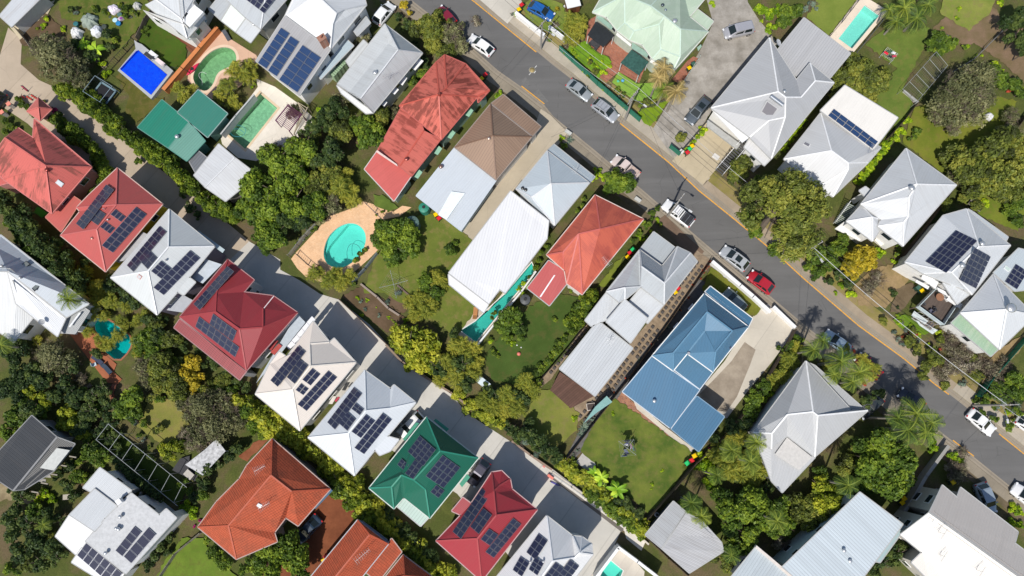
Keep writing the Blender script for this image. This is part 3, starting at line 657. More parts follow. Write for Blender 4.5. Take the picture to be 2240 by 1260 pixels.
h.block((0, 1), 'N 1110 113,E 1407 357,d 1240 560,e 1282 592,f 1205 677,g 1165 655,S 1030 805,W 728 563,r 1105 362 2,q 972 520 2', 'NEr rEdefgSq WqS WNrq', TE, MR((.56, .58, .58, 1), stain=.1), (.20, .17, .21, 1), capc=(.75, .76, .76, 1))
h.panels((0, 1), '1048 223 1094 262 875 522 827 482 2 8;985 385 1030 430 972 507 923 465 2 2;1238 375 1307 430 1080 684 1012 632 2 8;1055 448 1124 500 1062 574 990 520 2 3')
h.slab((0, 1), '1245 560,1350 440,1455 475,1330 600', 4.2, (.50, .55, .60, 1), 'side_roof', .1)
h.slab((0, 1), '1060 770,1165 655,1265 710,1195 790', 3.4, (.42, .44, .48, 1), 'side_roof', .1)
h.slab((0, 1), '1300 250,1475 378,1460 400,1290 270', 4.4, (.42, .50, .52, 1), 'awning', .1)
h.skylight((0, 1), '897 558,910 540,932 555,918 575', (.5, .5, .5, 1), (.5, .2, .18, 1), 'roof_hatch'); h.vent((0, 1), 1095, 450, .1, .5)
h = House('dark crimson townhouse with a deep red hip and three solar arrays', 'crimson townhouse')
h.block((0, 1), 'W 1180 820,N 1495 443,n 1667 577,k 1600 657 .4,m 1420 668 1.5,R 1415 787 2.1,Q 1572 900 2.1,O 1725 888 1.8,t 1725 765 1.2,q 1793 682,E 1952 792,S 1617 1172', 'WNmR Nnkm mkqtOQR tqEO QOES WRQS'.replace('mkqtOQR', 'mkqtOQR'), TE, MR((.27, .035, .042, 1), stain=.08, rib=.07), (.55, .55, .56, 1), capc=(.33, .05, .055, 1), gut=(.35, .2, .2, 1))
h.block((0, 1), 'a 1180 835 .3,b 1143 890,c 1572 1232,d 1617 1176 .3', 'abcd', 5.2, MR((.27, .045, .05, 1), stain=.1, rib=.5), (.5, .5, .52, 1), caps=False, roofname='skirt_roof', gut=(.35, .2, .2, 1))
h.panels((0, 1), '1487 480 1532 517 1315 777 1270 742 2 8;1400 798 1557 915 1525 975 1370 867 5 2;1310 818 1575 1022 1537 1083 1276 878 7 2')
h.slab((1, 1), '0 1255,270 800,325 855,90 1150', 3.2, (.45, .5, .55, 1), 'side_roof', .1)
h.slab((1, 1), '75 1025,110 970,145 975,100 1040', 3.6, (.35, .05, .05, 1), 'box_awning', .3); h.slab((1, 1), '95 1050,150 995,170 1010,120 1070', 3.4, (.42, .07, .06, 1), 'box_awning', .3)
h.slab((1, 1), '50 760,115 680,119 684,54 764', 8.3, (.6, .5, .5, 1), 'roof_cable_tray', .05)
h = House('cream townhouse with black solar panels beside the stack of white awnings', 'cream townhouse')
h.block((1, 1), 'N 375 848,K 512 960,k 482 987 .2,r 352 998 .9,R 357 1143 2,E 655 1120,S 287 1565,W -3 1327,a 90 1130,b 152 1048,c 202 1083,Q 240 1297 2', 'KErRE NkrRQWabc'.replace('KErRE', 'kEKk').replace('kEKk', 'kKE krRE')+' RESQ QSW', TE, MR((.72, .65, .58, 1), stain=.05, rib=.04), (.60, .60, .60, 1), capc=(.78, .72, .64, 1))
h.panels((1, 1), '275 1010 328 1052 140 1275 90 1237 2 7;290 1100 343 1143 250 1257 196 1213 2 3;368 1155 425 1197 358 1272 302 1232 2 2;470 1168 527 1213 340 1443 273 1397 2 7;300 1258 350 1292 308 1335 254 1295 2 2')
for i in range(5): h.slab((1, 1), f'{200+33*i} {1015-40*i},{235+33*i} {975-40*i},{258+33*i} {998-40*i},{218+33*i} {1035-40*i}', 4.2, (.78, .78, .8, 1), 'box_awning', .35)
h.slab((1, 2), '475 130,505 80,530 80,500 132', 3.2, (.7, .66, .6, 1), 'window_hood', .2); h.slab((1, 2), '515 110,540 82,550 88,525 118', 3.3, (.5, .05, .09, 1), 'window_hood', .2)
h = House('pale blue-grey townhouse with two solar arrays, left of the white parked car', 'blue-grey townhouse')
h.block((1, 2), 'N 713 -90,K 882 32,b 905 6,c 1048 122,d 862 343,e 937 365,f 880 440,g 812 468,h 780 432,S 645 600,W 343 352,R 720 177 2,Q 605 325 2,z 880 160 .9', 'NKzR KbcdefghSQRz'.replace('KbcdefghSQRz', 'Kbcz zcdefghSQR')+' QSW WNRQ', TE, MR((.60, .63, .66, 1), stain=.08), (.50, .52, .50, 1), capc=(.74, .76, .77, 1))
h.panels((1, 2), '645 22 700 68 515 294 460 250 2 7;655 125 708 165 680 208 624 160 2 2;597 180 657 232 598 306 543 262 2 3;830 190 894 235 708 464 645 417 2 7;720 197 782 242 690 358 626 313 2 4')
GRM = MR((.011, .115, .072, 1), stain=.06, rib=.10)
h = House('bright green roofed townhouse with dark solar panels', 'green townhouse')
h.block((1, 2), 'N 1118 218,E 1457 487,S 1140 880,V 970 745,T 905 817,W 743 683,A 1208 440 2.3,B 1035 630 2.2,C 955 598 1.6,D 890 675 1.1,e 1112 692 1.4,M 1285 352 .0', 'WNABCD NMA MEA AESeB BeSVC CVTD DTW'.replace('BeSVC', 'BeVC eSV'), TE-.3, GRM, (.60, .60, .58, 1), capc=(.03, .22, .15, 1), gut=(.55, .6, .55, 1))
h.block((1, 2), 'a 975 745 .2,b 1132 877 .2,c 1080 932,d 923 800', 'abcd', 4.8, MR((.40, .52, .46, 1), stain=.1, rib=.4), CW, caps=False, roofname='patio_roof')
for q, z in (('1050 252,1082 262,985 376,962 362', 3.2), ('1165 240,1180 228,1268 295,1250 312', 4.2), ('1335 655,1385 590,1405 612,1352 678', 3.2)): h.slab((1, 2), q, z, (.06, .30, .20, 1), 'side_awning', .08)
h.panels((1, 2), '1075 338 1183 432 1100 532 987 447 4 4;1050 500 1103 537 1022 622 968 580 2 3;957 490 1005 530 975 570 921 528 2 2;1230 468 1347 552 1227 682 1105 602 4 4;1190 665 1242 705 1195 747 1136 705 2 2')
h = House('crimson townhouse with a small bay roof, right of the green one', 'red bay townhouse')
h.block((1, 2), 'N 1547 580,a 1612 570,b 1668 625,c 1680 690,E 1845 825,S 1480 1293,W 1183 1030,d 1345 860,e 1285 833,f 1357 745,g 1412 785,R 1575 862 2.1,r 1560 705 1.4,z 1600 665 .8,Q 1452 1015 2.1', 'Nabz zbc zcr Nzrgr'.replace('Nzrgr', 'Nzr')+' rcER RESQ QSW WdefgNrRQ', TE, MR((.32, .035, .045, 1), stain=.08, rib=.08), (.45, .45, .46, 1), capc=(.38, .06, .065, 1), gut=(.45, .3, .3, 1))
h.panels((1, 2), '1490 688 1552 735 1332 1008 1280 962 2 8;1495 815 1550 860 1462 984 1398 935 2 3;1690 880 1742 920 1560 1145 1503 1100 2 7;1530 948 1592 990 1535 1062 1472 1020 2 2')
h = House('white townhouse with a small faceted bay roof at the bottom edge', 'white bay townhouse')
h.block((2, 2), 'N 228 865,a 397 997,b 460 1003,c 524 1050,d 530 1120,S 330 1380,W -120 1290,R 265 1163 2,P 412 1140 .8,q 445 1108 1.2,Q 150 1330 2', 'NaPR aqP abq bcq cdq dPq PdSQR QSW WNRQ', TE, MR((.70, .70, .70, 1), stain=.05, rib=.08), CW, capc=(.8, .8, .8, 1))
h.panels((2, 2), '175 983 235 1030 155 1152 88 1105 2 3;60 1137 120 1180 60 1262 -5 1215 2 3;160 1140 218 1180 160 1252 100 1212 2 3;383 1152 442 1195 350 1320 290 1270 2 4;290 1170 342 1210 262 1312 205 1265 2 3')
h.vent((2, 2), 205, 1163, .12, .4); h.vent((2, 2), 120, 1165, .12, .4)
# --- lower left ---
TO = tile_roof((.44, .095, .045, 1))
h = House('terracotta tiled hip roof house with two roof windows, above the red earth yard', 'terracotta house')
h.block(None, 'N 595 960,E 722 1070,F 652 1150,f 625 1132,g 600 1165,h 606 1185,S 517 1223,W 433 1153,j 473 1098,k 523 1048,m 540 1018,R 593 1040 2.4,r 500 1150 1.6,Q 638 1075 2', 'NEQR QEFR RFfghSr rSW WjkmNRr'.replace('QEFR RFfghSr', 'REQ').replace('REQ', 'QEFfghSrR'), 4.8, TO, (.40, .36, .33, 1), capc=(.42, .09, .045, 1), gut=(.4, .3, .27, 1))
h.skylight((1, 2), '146 778,158 757,182 772,168 792'); h.skylight((1, 2), '2 800,15 783,42 795,28 817'); h.antenna((1, 2), 50, 550, .5); h.antenna((1, 2), 80, 790, .5)
h.slab((1, 2), '380 812,487 685,503 700,390 820', 3.6, (.05, .13, .22, 1), 'blue_awning', .1)
h = House('terracotta tiled house with a tv antenna, cut by the bottom edge', 'lower terracotta house')
h.block((1, 2), 'N 667 893,E 867 1050,S 620 1360,W 340 1290,R 745 988 1.8,Q 500 1290 1.8', 'NRE RESQ QSW WNRQ'.replace('NRE', 'NRE'), 4.6, TO, (.40, .40, .42, 1), capc=(.42, .09, .045, 1), gut=(.4, .4, .42, 1))
h.block((1, 2), 'a 890 1015,b 955 1102,c 800 1300,d 715 1230', 'abcd', 4.2, TO, (.4, .36, .33, 1), roofname='side_roof', gut=(.4, .3, .27, 1))
h.block((1, 2), 'a 965 1123,b 1160 1270,c 1000 1400,d 830 1290,x 975 1260 1.6', 'abx bcx cdx dax', 4.2, TO, (.4, .36, .33, 1), capc=(.42, .09, .045, 1), roofname='rear_roof', gut=(.4, .3, .27, 1))
h.antenna((1, 2), 715, 1110, .7, 2.2); h.slab((1, 2), '672 895,700 898,862 1020,865 1045', 4.5, (.15, .20, .25, 1), 'valley_gutter', .1)
FL = plain('flat_roof_membrane', (.52, .525, .53, 1), .7, 0, .16)
h = House('white and grey flat roofed house with two solar arrays near the bottom left corner', 'white flat house')
h.block((0, 2), 'a 860 717,b 1045 862,c 1090 820,d 1157 880,e 825 1245,f 562 1032,g 690 885,k 772 808', 'abcdefgk', 5.3, FL, CW, caps=False)
h.block((0, 2), 'a 655 550,b 862 700,c 738 785,d 545 680', 'abcd', 4.9, LG, CW, caps=False, roofname='side_roof')
h.block((0, 2), 'a 457 858 .3,b 620 690,c 772 806,d 620 965 .3', 'abcd', 5.1, LG, CW, roofname='upper_roof')
h.block((0, 2), 'a 455 860 .2,b 620 967 .2,c 500 1122 -.5,d 364 1000 -.5', 'abcd', 5.0, W_, CW, roofname='front_roof')
h.block((0, 2), 'a 562 1036,b 812 1247,c 745 1340 -.3,d 470 1170 -.3', 'abcd', 4.8, W_, CW, caps=False, roofname='lower_roof')
h.panels((0, 2), '890 937 938 977 797 1130 748 1086 1 4;980 945 1030 991 860 1176 802 1128 1 4;937 985 978 947 850 1085 850 1085 1 1;568 1038 806 1245 745 1322 498 1132 6 2'.replace('937 985 978 947 850 1085 850 1085 1 1;', ''))
h.slab((0, 2), '752 770,780 750,800 775,772 797', 6., (.8, .8, .8, 1), 'air_conditioner', .7)
for u, v in ((800, 868), (775, 945), (790, 950), (705, 1105)): h.vent((0, 2), u, v, .2, .6)
h = House('charcoal grey corrugated roof with open rafters on its right side', 'charcoal roof house')
h.block((0, 2), 'a 208 208,b 372 350 .6,c 88 698 .6,d -60 600,e -20 455', 'abcde', 4.2, MR((.055, .058, .063, 1), stain=.1, rib=.5), (.3, .3, .3, 1), gut=(.25, .25, .25, 1))
h.block((0, 2), 'b 372 350 .6,n 490 393,o 352 570,p 160 690,c 88 698 .6', 'bnopc', 4.2, MR((.045, .048, .052, 1), stain=.1, rib=.5), (.3, .3, .3, 1), roofname='side_roof', walls=False, gut=(.25, .25, .25, 1))
h.slab((0, 2), '372 420,458 435,352 568,262 550', 4.75, (.52, .53, .50, 1), 'translucent_sheet', .06)
for k in range(5): h.slab((0, 2), f'{455-62*k} {470+58*k},{500-62*k} {478+58*k},{498-62*k} {486+58*k},{453-62*k} {478+58*k}', 3.7, (.3, .27, .22, 1), 'rafter', .15)
h.slab((0, 2), '240 583,325 590,335 615,228 608', 3.5, (.35, .33, .3, 1), 'bench_roof', .08); h.slab((0, 2), '215 612,300 625,300 645,203 635', 3.5, (.32, .3, .28, 1), 'bench_roof', .08)
h = House('pale blue-white metal roofed house at the left edge with two roof windows', 'left pale house')
h.block((0, 1), 'a -60 285,z 5 283,b 412 602,c 582 735,d 432 825 .0,e 50 520 2,f -60 515 2', 'azbcdef', 4.6, MR((.46, .50, .54, 1), stain=.15), CW)
h.block((0, 1), 'e 50 520 2,d 432 827,g 377 947,i 105 732 1', 'edgi', 4.6, W_, CW, roofname='front_roof')
h.block((0, 1), 'f -60 515 1.9,e 50 522 1.9,i 105 732 1,j 217 825,k 88 985,l -60 880', 'feijkl', 4.4, MR((.62, .63, .63, 1), stain=.2), CW, roofname='side_roof')
h.block((0, 1), 'a 432 828 .3,b 520 740 .6,c 585 782,d 492 928,e 397 922', 'abcde', 3.6, MR((.36, .37, .37, 1), stain=.1), CW, roofname='low_roof', gut=(.4, .4, .4, 1))
h.skylight((0, 1), '135 480,172 450,200 472,160 502', (.25, .27, .25, 1), (.05, .05, .06, 1)); h.skylight((0, 1), '208 632,255 592,270 608,225 650', (.25, .28, .26, 1), (.05, .05, .06, 1))
h.vent((0, 1), 20, 488); h.vent((0, 1), 140, 565); h.slab((0, 1), '450 885,520 790,530 795,460 888', 4.3, (.75, .76, .77, 1), 'roof_strip', .05); h.dish((0, 1), 290, 855)
# --- yard sheds, upper left ---
GS = MR((.02, .20, .135, 1), stain=.1, rib=.3)
h = House('flat green metal shed roof in two shades, beside the long leafy hedge', 'two-tone green shed', 'shed', 'shed')
h.block((0, 0), 'a 1062 655 .2,b 1240 800 .2,c 1105 970,d 903 835', 'abcd', 3.0, GS, (.1, .25, .2, 1), win=False, caps=False, gut=(.1, .25, .2, 1))
h.block((0, 0), 'a 1240 802 .2,b 1345 925 .2,c 1225 1055,d 1107 972', 'abcd', 3.0, MR((.14, .31, .25, 1), stain=.1, rib=.3), (.1, .25, .2, 1), win=False, caps=False, roofname='pale_roof', gut=(.1, .25, .2, 1))
h.vent((0, 0), 1170, 903, .25, .6)
h = House('flat dark green garage roof under the bushy palms', 'green garage', 'garage', 'garage')
h.block((0, 0), 'a 1300 590,b 1492 745,c 1362 900 -.2,d 1165 737 -.2', 'abcd', 3.4, MR((.04, .19, .145, 1), stain=.1, rib=.15), (.1, .22, .18, 1), win=False, caps=False, gut=(.25, .35, .32, 1))
h = House('grey and white corrugated gable shed below the green pool', 'grey-white shed', 'shed', 'shed')
h.block((0, 0), 'a 1435 945,b 1540 1035 .6,c 1347 1228 .6,d 1273 1150,e 1690 1148,f 1480 1320', 'abcd befc', 3.0, MR((.60, .61, .62, 1), stain=.4, rib=.2, dirt=(.3, .27, .25)), (.35, .33, .3, 1), win=False)
h = House('small dark ribbed shed roof squeezed between the green and grey sheds', 'small dark shed', 'shed', 'shed')
h.block((0, 0), 'a 1300 990,b 1362 1040,c 1282 1130,d 1243 1060', 'abcd', 2.6, MR((.16, .17, .185, 1), stain=.1, rib=.5), (.2, .2, .2, 1), win=False, caps=False, gut=(.3, .3, .3, 1))
# --- right side of the street ---
GT = MR((.42, .52, .40, 1), stain=.26, rib=.05, dirt=(.78, .80, .76))
h = House('big pale green faded metal roof with many hips and a red brick patio', 'pale green roof house')
h.block((2, 0), 'W 530 80,a 622 112,b 690 200,c 770 262,d 855 292 .0,e 922 385,f 1050 475,E 1287 208,t 1165 110,u 1262 -5,y 1100 -160,w 640 -110,x 738 -30 2,A 740 150 1.1,B 800 205 .9,C 965 160 1.9,D 975 325 .9,p 910 40 2.9,q 1002 108 2.9,r 1105 192 2.2,s 1102 372 .9', 'WaAx abA xABCqp Abc BcdC CdeD xpyw wxW'.replace('Abc', 'AbcB').replace('wxW', 'wxW').replace('BcdC', 'BcdC')+' CDsrq DefS'.replace('DefS', 'Defs')+' rsfE qrEtuyp'.replace('uyp', 'uyp'), 4.3, GT, (.45, .5, .42, 1), capc=(.5, .62, .53, 1), gut=(.6, .6, .55, 1))
h.block((2, 0), 'a 1218 60,b 1322 140,c 1282 195,d 1170 112', 'abcd', 3.7, GT, (.45, .5, .42, 1), caps=False, roofname='side_roof', gut=(.5, .5, .45, 1))
h.vent((2, 0), 985, 42, .2, .5, (.1, .12, .14, 1)); h.vent((2, 0), 1005, 72, .15, .4, (.3, .35, .4, 1)); h.vent((2, 0), 1065, 145, .28, .5)
h.slab((2, 0), '568 95,665 172,652 195,556 118', 3.1, (.28, .42, .35, 1), 'window_awning', .1); h.slab((2, 0), '790 280,900 350,885 378,785 315', 3.1, (.28, .42, .35, 1), 'window_awning', .1)
h.slab((2, 0), '690 212,785 290,778 305,682 228', 3.2, (.78, .78, .76, 1), 'fascia_board', .1); h.slab((2, 0), '915 390,1040 470,1030 485,905 405', 3.2, (.78, .78, .76, 1), 'fascia_board', .1)
h.slab((2, 0), '1215 310,1240 290,1245 305,1222 335', 2.6, (.3, .45, .36, 1), 'window_awning', .1)
G31 = MR((.42, .425, .435, 1), stain=.12, rib=.12)
h = House('very large grey roofed house with a solar water heater, beside the bare parking yard', 'solar heater house')
h.block(None, 'N 1683 83,W 1556 236,S 1687 347,k 1640 300,E 1824 181,o 1772 138,v 1742 175 .2,g 1752 213 1.2,h 1783 177 1.1,r 1702 201 2.0,p 1718 213 2.0,q 1717 257 1.5,t 1682 264 1.35', 'WNr Nvgpr vohg hoE gESqp Wrpqt'.replace('Wrpqt', 'Wrpqtk').replace('gESqp', 'ghESqp')+' tqSk', 5.4, G31, CW, capc=(.78, .78, .78, 1))
h.block((3, 0), 'a 237 117,b 541 350,c 408 510,d 275 412,e 190 500,f 22 377', 'abcdef', 4.6, MR((.43, .43, .435, 1), stain=.08, rib=.3), CW, caps=False, roofname='carport_roof')
h.block(None, 'a 1640 302,b 1686 348,c 1672 362,d 1628 322', 'abcd', 4.6, MR((.66, .66, .66, 1), stain=.1), CW, caps=False, roofname='porch_roof', walls=True)
h.slab(None, '1557 240,1562 236,1640 300,1624 312', 5.2, (.8, .8, .8, 1), 'balcony_roof', .12); h.slab(None, '1548 262,1620 315,1612 326,1546 275', 3.1, (.42, .42, .40, 1), 'garage_lintel', .3)
up_ = Vector((0, 0, .42)); p, n = h.on(*T((3, 0), 12, 640)); p2, n = h.on(*T((3, 0), 92, 700)); mb = MB(); mb.cyl(p+up_, p2+up_, .30, n=16); mb.build('heater_tank', plain('tank_steel', (.62, .64, .66, 1), .25, .8), h.root)
h.skylight((3, 0), '-8 655,72 712,22 785,-52 735', (.20, .19, .20, 1), (.4, .4, .4, 1), 'heater_collector'); h.vent((3, 0), 105, 605, .2, .4); h.dish((3, 0), 58, 293, .55)
h = House('grey hip roofed house joined to a flat cream roof with a row of solar panels', 'cream patio house')
h.block((3, 0), 'm 275 832,N 345 742,E 740 968,g 655 1068,S 425 1290,s 330 1230,W 105 1045,r 415 990 1.9,q 525 1070 1.9,p 525 1110 1.7', 'mNrW NEgqr qgSp Wrqps psS'.replace('mNrW', 'WmNr'), 4.3, MR((.54, .545, .55, 1), stain=.14, rib=.12), CW, capc=(.8, .8, .8, 1))
h.block((3, 0), 'a 345 725,b 505 560,c 852 772,d 688 987', 'abcd', 4.9, MR((.74, .71, .66, 1), stain=.12, rib=.05), CW, caps=False, roofname='cream_roof')
h.panels((3, 0), '433 712 723 928 686 978 395 757 6 2', bl); h.skylight((3, 0), '230 945,240 928,280 945,268 965', (.2, .2, .22, 1)); h.antenna((3, 0), 655, 1010, 1.5)
h = House('white metal roofed hip house with a small double-hipped front room, strewn with leaves', 'leafy white roof house')
h.block(None, 'N 1982 325,F 2092 405,S 1975 538,z 1960 500,x 1927 481,W 1883 447,r 2005 403 2.3,q 1988 431 2.1,p 1986 474 1.4,y 1976 487 1.2,u 1920 495', 'WNr NFr rFSypq Wrqpx xpyu uyS'.replace('xpyu', 'xpyu'), 4.8, MR((.56, .575, .59, 1), stain=.25, rib=.1, dirt=(.28, .24, .2)), CW, capc=(.8, .8, .8, 1))
h.block((3, 1), 'a 515 193,b 612 88 .0,c 740 180,d 738 245,e 684 322,f 683 165 1.2', 'abf bcf cdef aef'.replace('bcf', 'bcf').replace('aef', 'afe'), 4.2, MR((.56, .575, .59, 1), stain=.12), CW, capc=(.8, .8, .8, 1), roofname='front_roof')
h.block((3, 0), 'a 600 1250,b 640 1225,c 700 1270,d 655 1310', 'abcd', 4.2, LG, CW, caps=False, roofname='side_roof', win=False)
h.vent((3, 0), 935, 1240, .3, .6); h.slab((3, 1), '745 262,800 320,740 355,700 315', 1.2, (.75, .72, .66, 1), 'porch_floor', .2); h.slab((3, 1), '500 195,640 290,600 320,440 240', 1.6, (.78, .77, .74, 1), 'front_deck', .2)
h = House('white roofed house with a twin block of black solar panels, above the brown front deck', 'twin solar white house')
h.block((3, 1), 'W 900 462,a 1150 155,N 1302 112,E 1590 350,S 1338 672,c 1285 640,b 1020 535,R 1382 360 2.2,Q 1205 528 2', 'WaNRQ NER RES'.replace('RES', 'RESQ')+' QSccb'.replace('QSccb', 'QScb')+' QbW', 4.9, MR((.56, .58, .60, 1), stain=.2, rib=.08, dirt=(.28, .24, .2)), CW, capc=(.8, .8, .8, 1))
h.block((3, 1), 'a 1195 530 .9,b 1330 665 .2,c 1240 735,d 1150 600', 'abcd', 4.4, LG, CW, roofname='porch_roof')
h.block((3, 1), 'a 1312 112,b 1345 130,c 1575 295,d 1560 325', 'abcd', 4.3, MR((.42, .46, .49, 1), stain=.1), CW, caps=False, roofname='verandah_roof')
h.panels((3, 1), '1220 241 1360 312 1197 523 1035 481 5 6;1382 377 1488 438 1330 642 1243 545 4 6'); h.vent((3, 1), 1395, 342, .28, .6); h.vent((3, 1), 1265, 485, .28, .6)
h.slab((3, 1), '1020 535,1120 590,1100 635,1005 565', 3.4, (.78, .78, .78, 1), 'window_hood', .12); h.slab((3, 1), '1185 690,1280 735,1262 765,1170 705', 3., (.8, .8, .8, 1), 'window_hood', .12); h.slab((3, 1), '975 575,1060 620,1050 638,968 590', 2.8, (.78, .78, .78, 1), 'window_hood', .12)
h.slab((3, 1), '1110 625,1200 670,1190 690,1120 650', 3.2, (.8, .8, .8, 1), 'window_hood', .12)
h = House('bright white pyramid roofed house with a faded green verandah roof', 'white pyramid house')
h.block(None, 'N 2173 600,W 2101 685,S 2186 764,E 2262 690,x 2202 677 2.4', 'NWx WSx SEx ENx', 4.8, MR((.62, .64, .66, 1), stain=.06, rib=.1), CW, capc=(.78, .78, .78, 1))
h.block((3, 1), 'a 1263 800,b 1512 1030,c 1462 1077,d 1203 860', 'abcd', 3.9, MR((.33, .47, .33, 1), stain=.5, rib=.1, dirt=(.6, .62, .52)), CW, caps=False, roofname='verandah_roof'); h.vent(None, 2205, 675, .5, .9)
h = House('blue-grey roofed house with a solar array at the right edge behind the white pyramid', 'right edge blue-grey house')
h.block((3, 1), 'a 1645 370,b 1480 530,c 1620 650,d 1900 620,e 1850 420', 'abcde', 4.8, MR((.44, .49, .52, 1), stain=.1), CW, caps=False)
h.panels((3, 1), '1635 475 1720 530 1620 636 1550 580 3 4'); h.skylight((3, 1), '1548 500,1560 480,1597 505,1580 525', (.5, .6, .55, 1))
h = House('grey multi-hip house ringed by palms, its pale rear roof half shaded', 'palm ringed grey house')
h.block(None, 'N 1763 790,e 1862 897,E 1898 898,W 1648 946,r 1778 901 1.75,p 1722 907 1.7,q 1788 909 1.75,t 1782 999,u 1722 953 .1,v 1687 982,x 1688 948 1.', 'WNrpx NeEqr qEt prqtu puvx xvW', 4.8, MR((.44, .445, .45, 1), stain=.12, rib=.1), CW, capc=(.78, .78, .78, 1))
h.block(None, 'a 1764 792,b 1783 800,c 1885 890,d 1864 897', 'abcd', 4.4, MR((.38, .39, .40, 1), stain=.1), CW, caps=False, roofname='verandah_roof')
h.block(None, 'u 1723 954,t 1783 1000,S 1711 1077 -.4,a 1688 1052 -.4,W 1650 950 -.3,v 1687 983', 'utSav vaW', 4.55, MR((.46, .465, .47, 1), stain=.12, rib=.1), CW, caps=False, roofname='rear_roof')
h.slab((3, 2), '125 350,290 480,205 565,45 462', 4.75, (.55, .53, .50, 1), 'pale_roof_sheet', .08)
h = House('long pale blue corrugated shed roof near the bottom right', 'pale blue long shed', 'building', 'warehouse')
h.block(None, 'N 1881 1077 .3,E 1975 1147,S 1830 1340,W 1712 1240 .3', 'NESW', 5.2, MR((.52, .58, .62, 1), stain=.08, rib=.45), (.45, .55, .56, 1), caps=False)
h.block(None, 'a 1975 1150,b 1983 1150,c 1925 1230,d 1915 1228', 'abcd', 4.2, MR((.35, .45, .46, 1), stain=.1), (.35, .4, .4, 1), caps=False, roofname='side_roof'); h.vent((3, 2), 492, 1090, .2, .5); h.vent((3, 2), 535, 1160, .2, .3)
h = House('large cream flat-topped building with a taupe slope at the bottom right', 'big cream building', 'building', 'building')
h.block((3, 2), 'a 1060 845 1.5,b 870 990,c 1010 1105,d 942 1172,e 1060 1290,f 1180 1400,z 1750 1340 1.5', 'abcdefz', 5.6, MR((.74, .70, .64, 1), stain=.04, rib=.03), (.50, .47, .42, 1), caps=False)
h.block((3, 2), 'a 1060 843 1.5,g 1145 665 .45,h 1240 745 .52,i 1265 680,j 1640 970 .13,k 1620 1045 .69,l 1800 1180 .7,z 1750 1338 1.5', 'aghijklz', 5.6, MR((.45, .42, .395, 1), stain=.1, rib=.08), (.50, .47, .42, 1), caps=False, roofname='taupe_roof')
h.skylight((3, 2), '1075 908,1092 888,1118 908,1102 928', (.7, .72, .75, 1)); 
for u, v in ((1110, 970), (1110, 1115), (1355, 1215)): h.antenna((3, 2), u, v, .9)
h = House('small grey corrugated building with a pale parapet at the bottom edge', 'parapet building', 'building', 'building')
h.block(None, 'a 1655 1195,b 1750 1275,c 1700 1330,d 1600 1262', 'abcd', 4.6, MR((.45, .50, .53, 1), stain=.15, rib=.3), (.6, .55, .5, 1), caps=False)
h.slab(None, '1655 1193,1752 1274,1748 1280,1652 1198', 5.0, (.66, .60, .55, 1), 'parapet', .5)
h = House('weathered grey corrugated shed roof below the palm clump', 'weathered grey shed', 'shed', 'shed')
h.block(None, 'a 1473 1097,b 1412 1170,c 1448 1200 .5,d 1500 1120 .5', 'abcd', 3.4, MR((.42, .43, .44, 1), stain=.4, rib=.3), (.4, .4, .4, 1))
h.block(None, 'd 1500 1122 .5,c 1448 1200 .5,e 1508 1253,f 1582 1206,g 1578 1187,i 1533 1138', 'dcefgi', 3.4, MR((.45, .45, .46, 1), stain=.35, rib=.3), (.4, .4, .4, 1), roofname='front_roof')
# ================= ground, street, lane, lawns, pools =================
def C_(r, g, b): return srgb(r, g, b)
def CG(r, g, b): return sc(srgb(r+5, g, b), 1.58)
def offs(pl, d):
    out = []
    for i, p in enumerate(pl):
        a = pl[max(i-1, 0)]; b = pl[min(i+1, len(pl)-1)]; dx, dy = b[0]-a[0], b[1]-a[1]; L = math.hypot(dx, dy)
        out.append((p[0]-dy/L*d, p[1]+dx/L*d))
    return out
KR = [(700, -290), (900, -115), (1045, 0), (1178, 108), (1213, 137), (1252, 167), (1303, 211), (1361, 264), (1467, 349), (1533, 411), (1610, 473), (1712, 557), (1762, 603), (1882, 706), (1982, 779), (2050, 835), (2080, 857), (2190, 943), (2240, 983), (2420, 1130), (2700, 1350)]
KL = [(560, -200), (780, -90), (905, 10), (1020, 99), (1085, 157), (1135, 192), (1187, 233), (1207, 258), (1293, 328), (1350, 376), (1407, 423), (1450, 460), (1517, 517), (1573, 565), (1635, 617), (1680, 650), (1753, 711), (1823, 768), (1890, 822), (1960, 880), (2057, 950), (2083, 970), (2127, 1003), (2220, 1078), (2240, 1095), (2400, 1225), (2620, 1420)]
POOLS = []
def pool_poly(t, s, k=0):
    p = TL(t, s); return smooth_poly(p, k) if k else p
P_oval = pool_poly((1, 1), '440 400,468 300,530 235,600 203,660 208,708 245,726 305,708 375,670 430,620 475,560 500,500 495,455 460', 2)
P_kid = pool_poly((0, 0), '1450 306,1525 318,1556 370,1545 425,1480 450,1425 480,1400 560,1350 606,1295 575,1262 510,1290 445,1365 350', 2)
P_green = [(569, 205), (607, 237), (537, 326), (495, 290)]
P_lap = [(1008, 723), (1040, 703), (1068, 676), (1107, 641), (1163, 575), (1170, 592), (1041, 748)]
P_top = pool_poly((3, 0), '635 35,730 103,550 320,462 255')
P_low = pool_poly((0, 1), '605 880,660 815,780 880,870 965,850 1040,775 1115,672 1035,680 980', 1)
P_bot = pool_poly((2, 2), '560 1265,642 1155,728 1225,700 1290,640 1350')
HOLES = [P_oval, P_kid, P_green, P_lap, P_top, P_low, P_bot]
road_h = [G(*p, 0) for p in KL]+[G(*p, 0) for p in reversed(KR)]
gm = NG('yard_ground'); a_ = gm.noise(.16, 6, .62); b_ = gm.noise(.5, 6, .7); f_ = gm.noise(5, 6, .8); m_ = gm.noise(24, 4, .8)
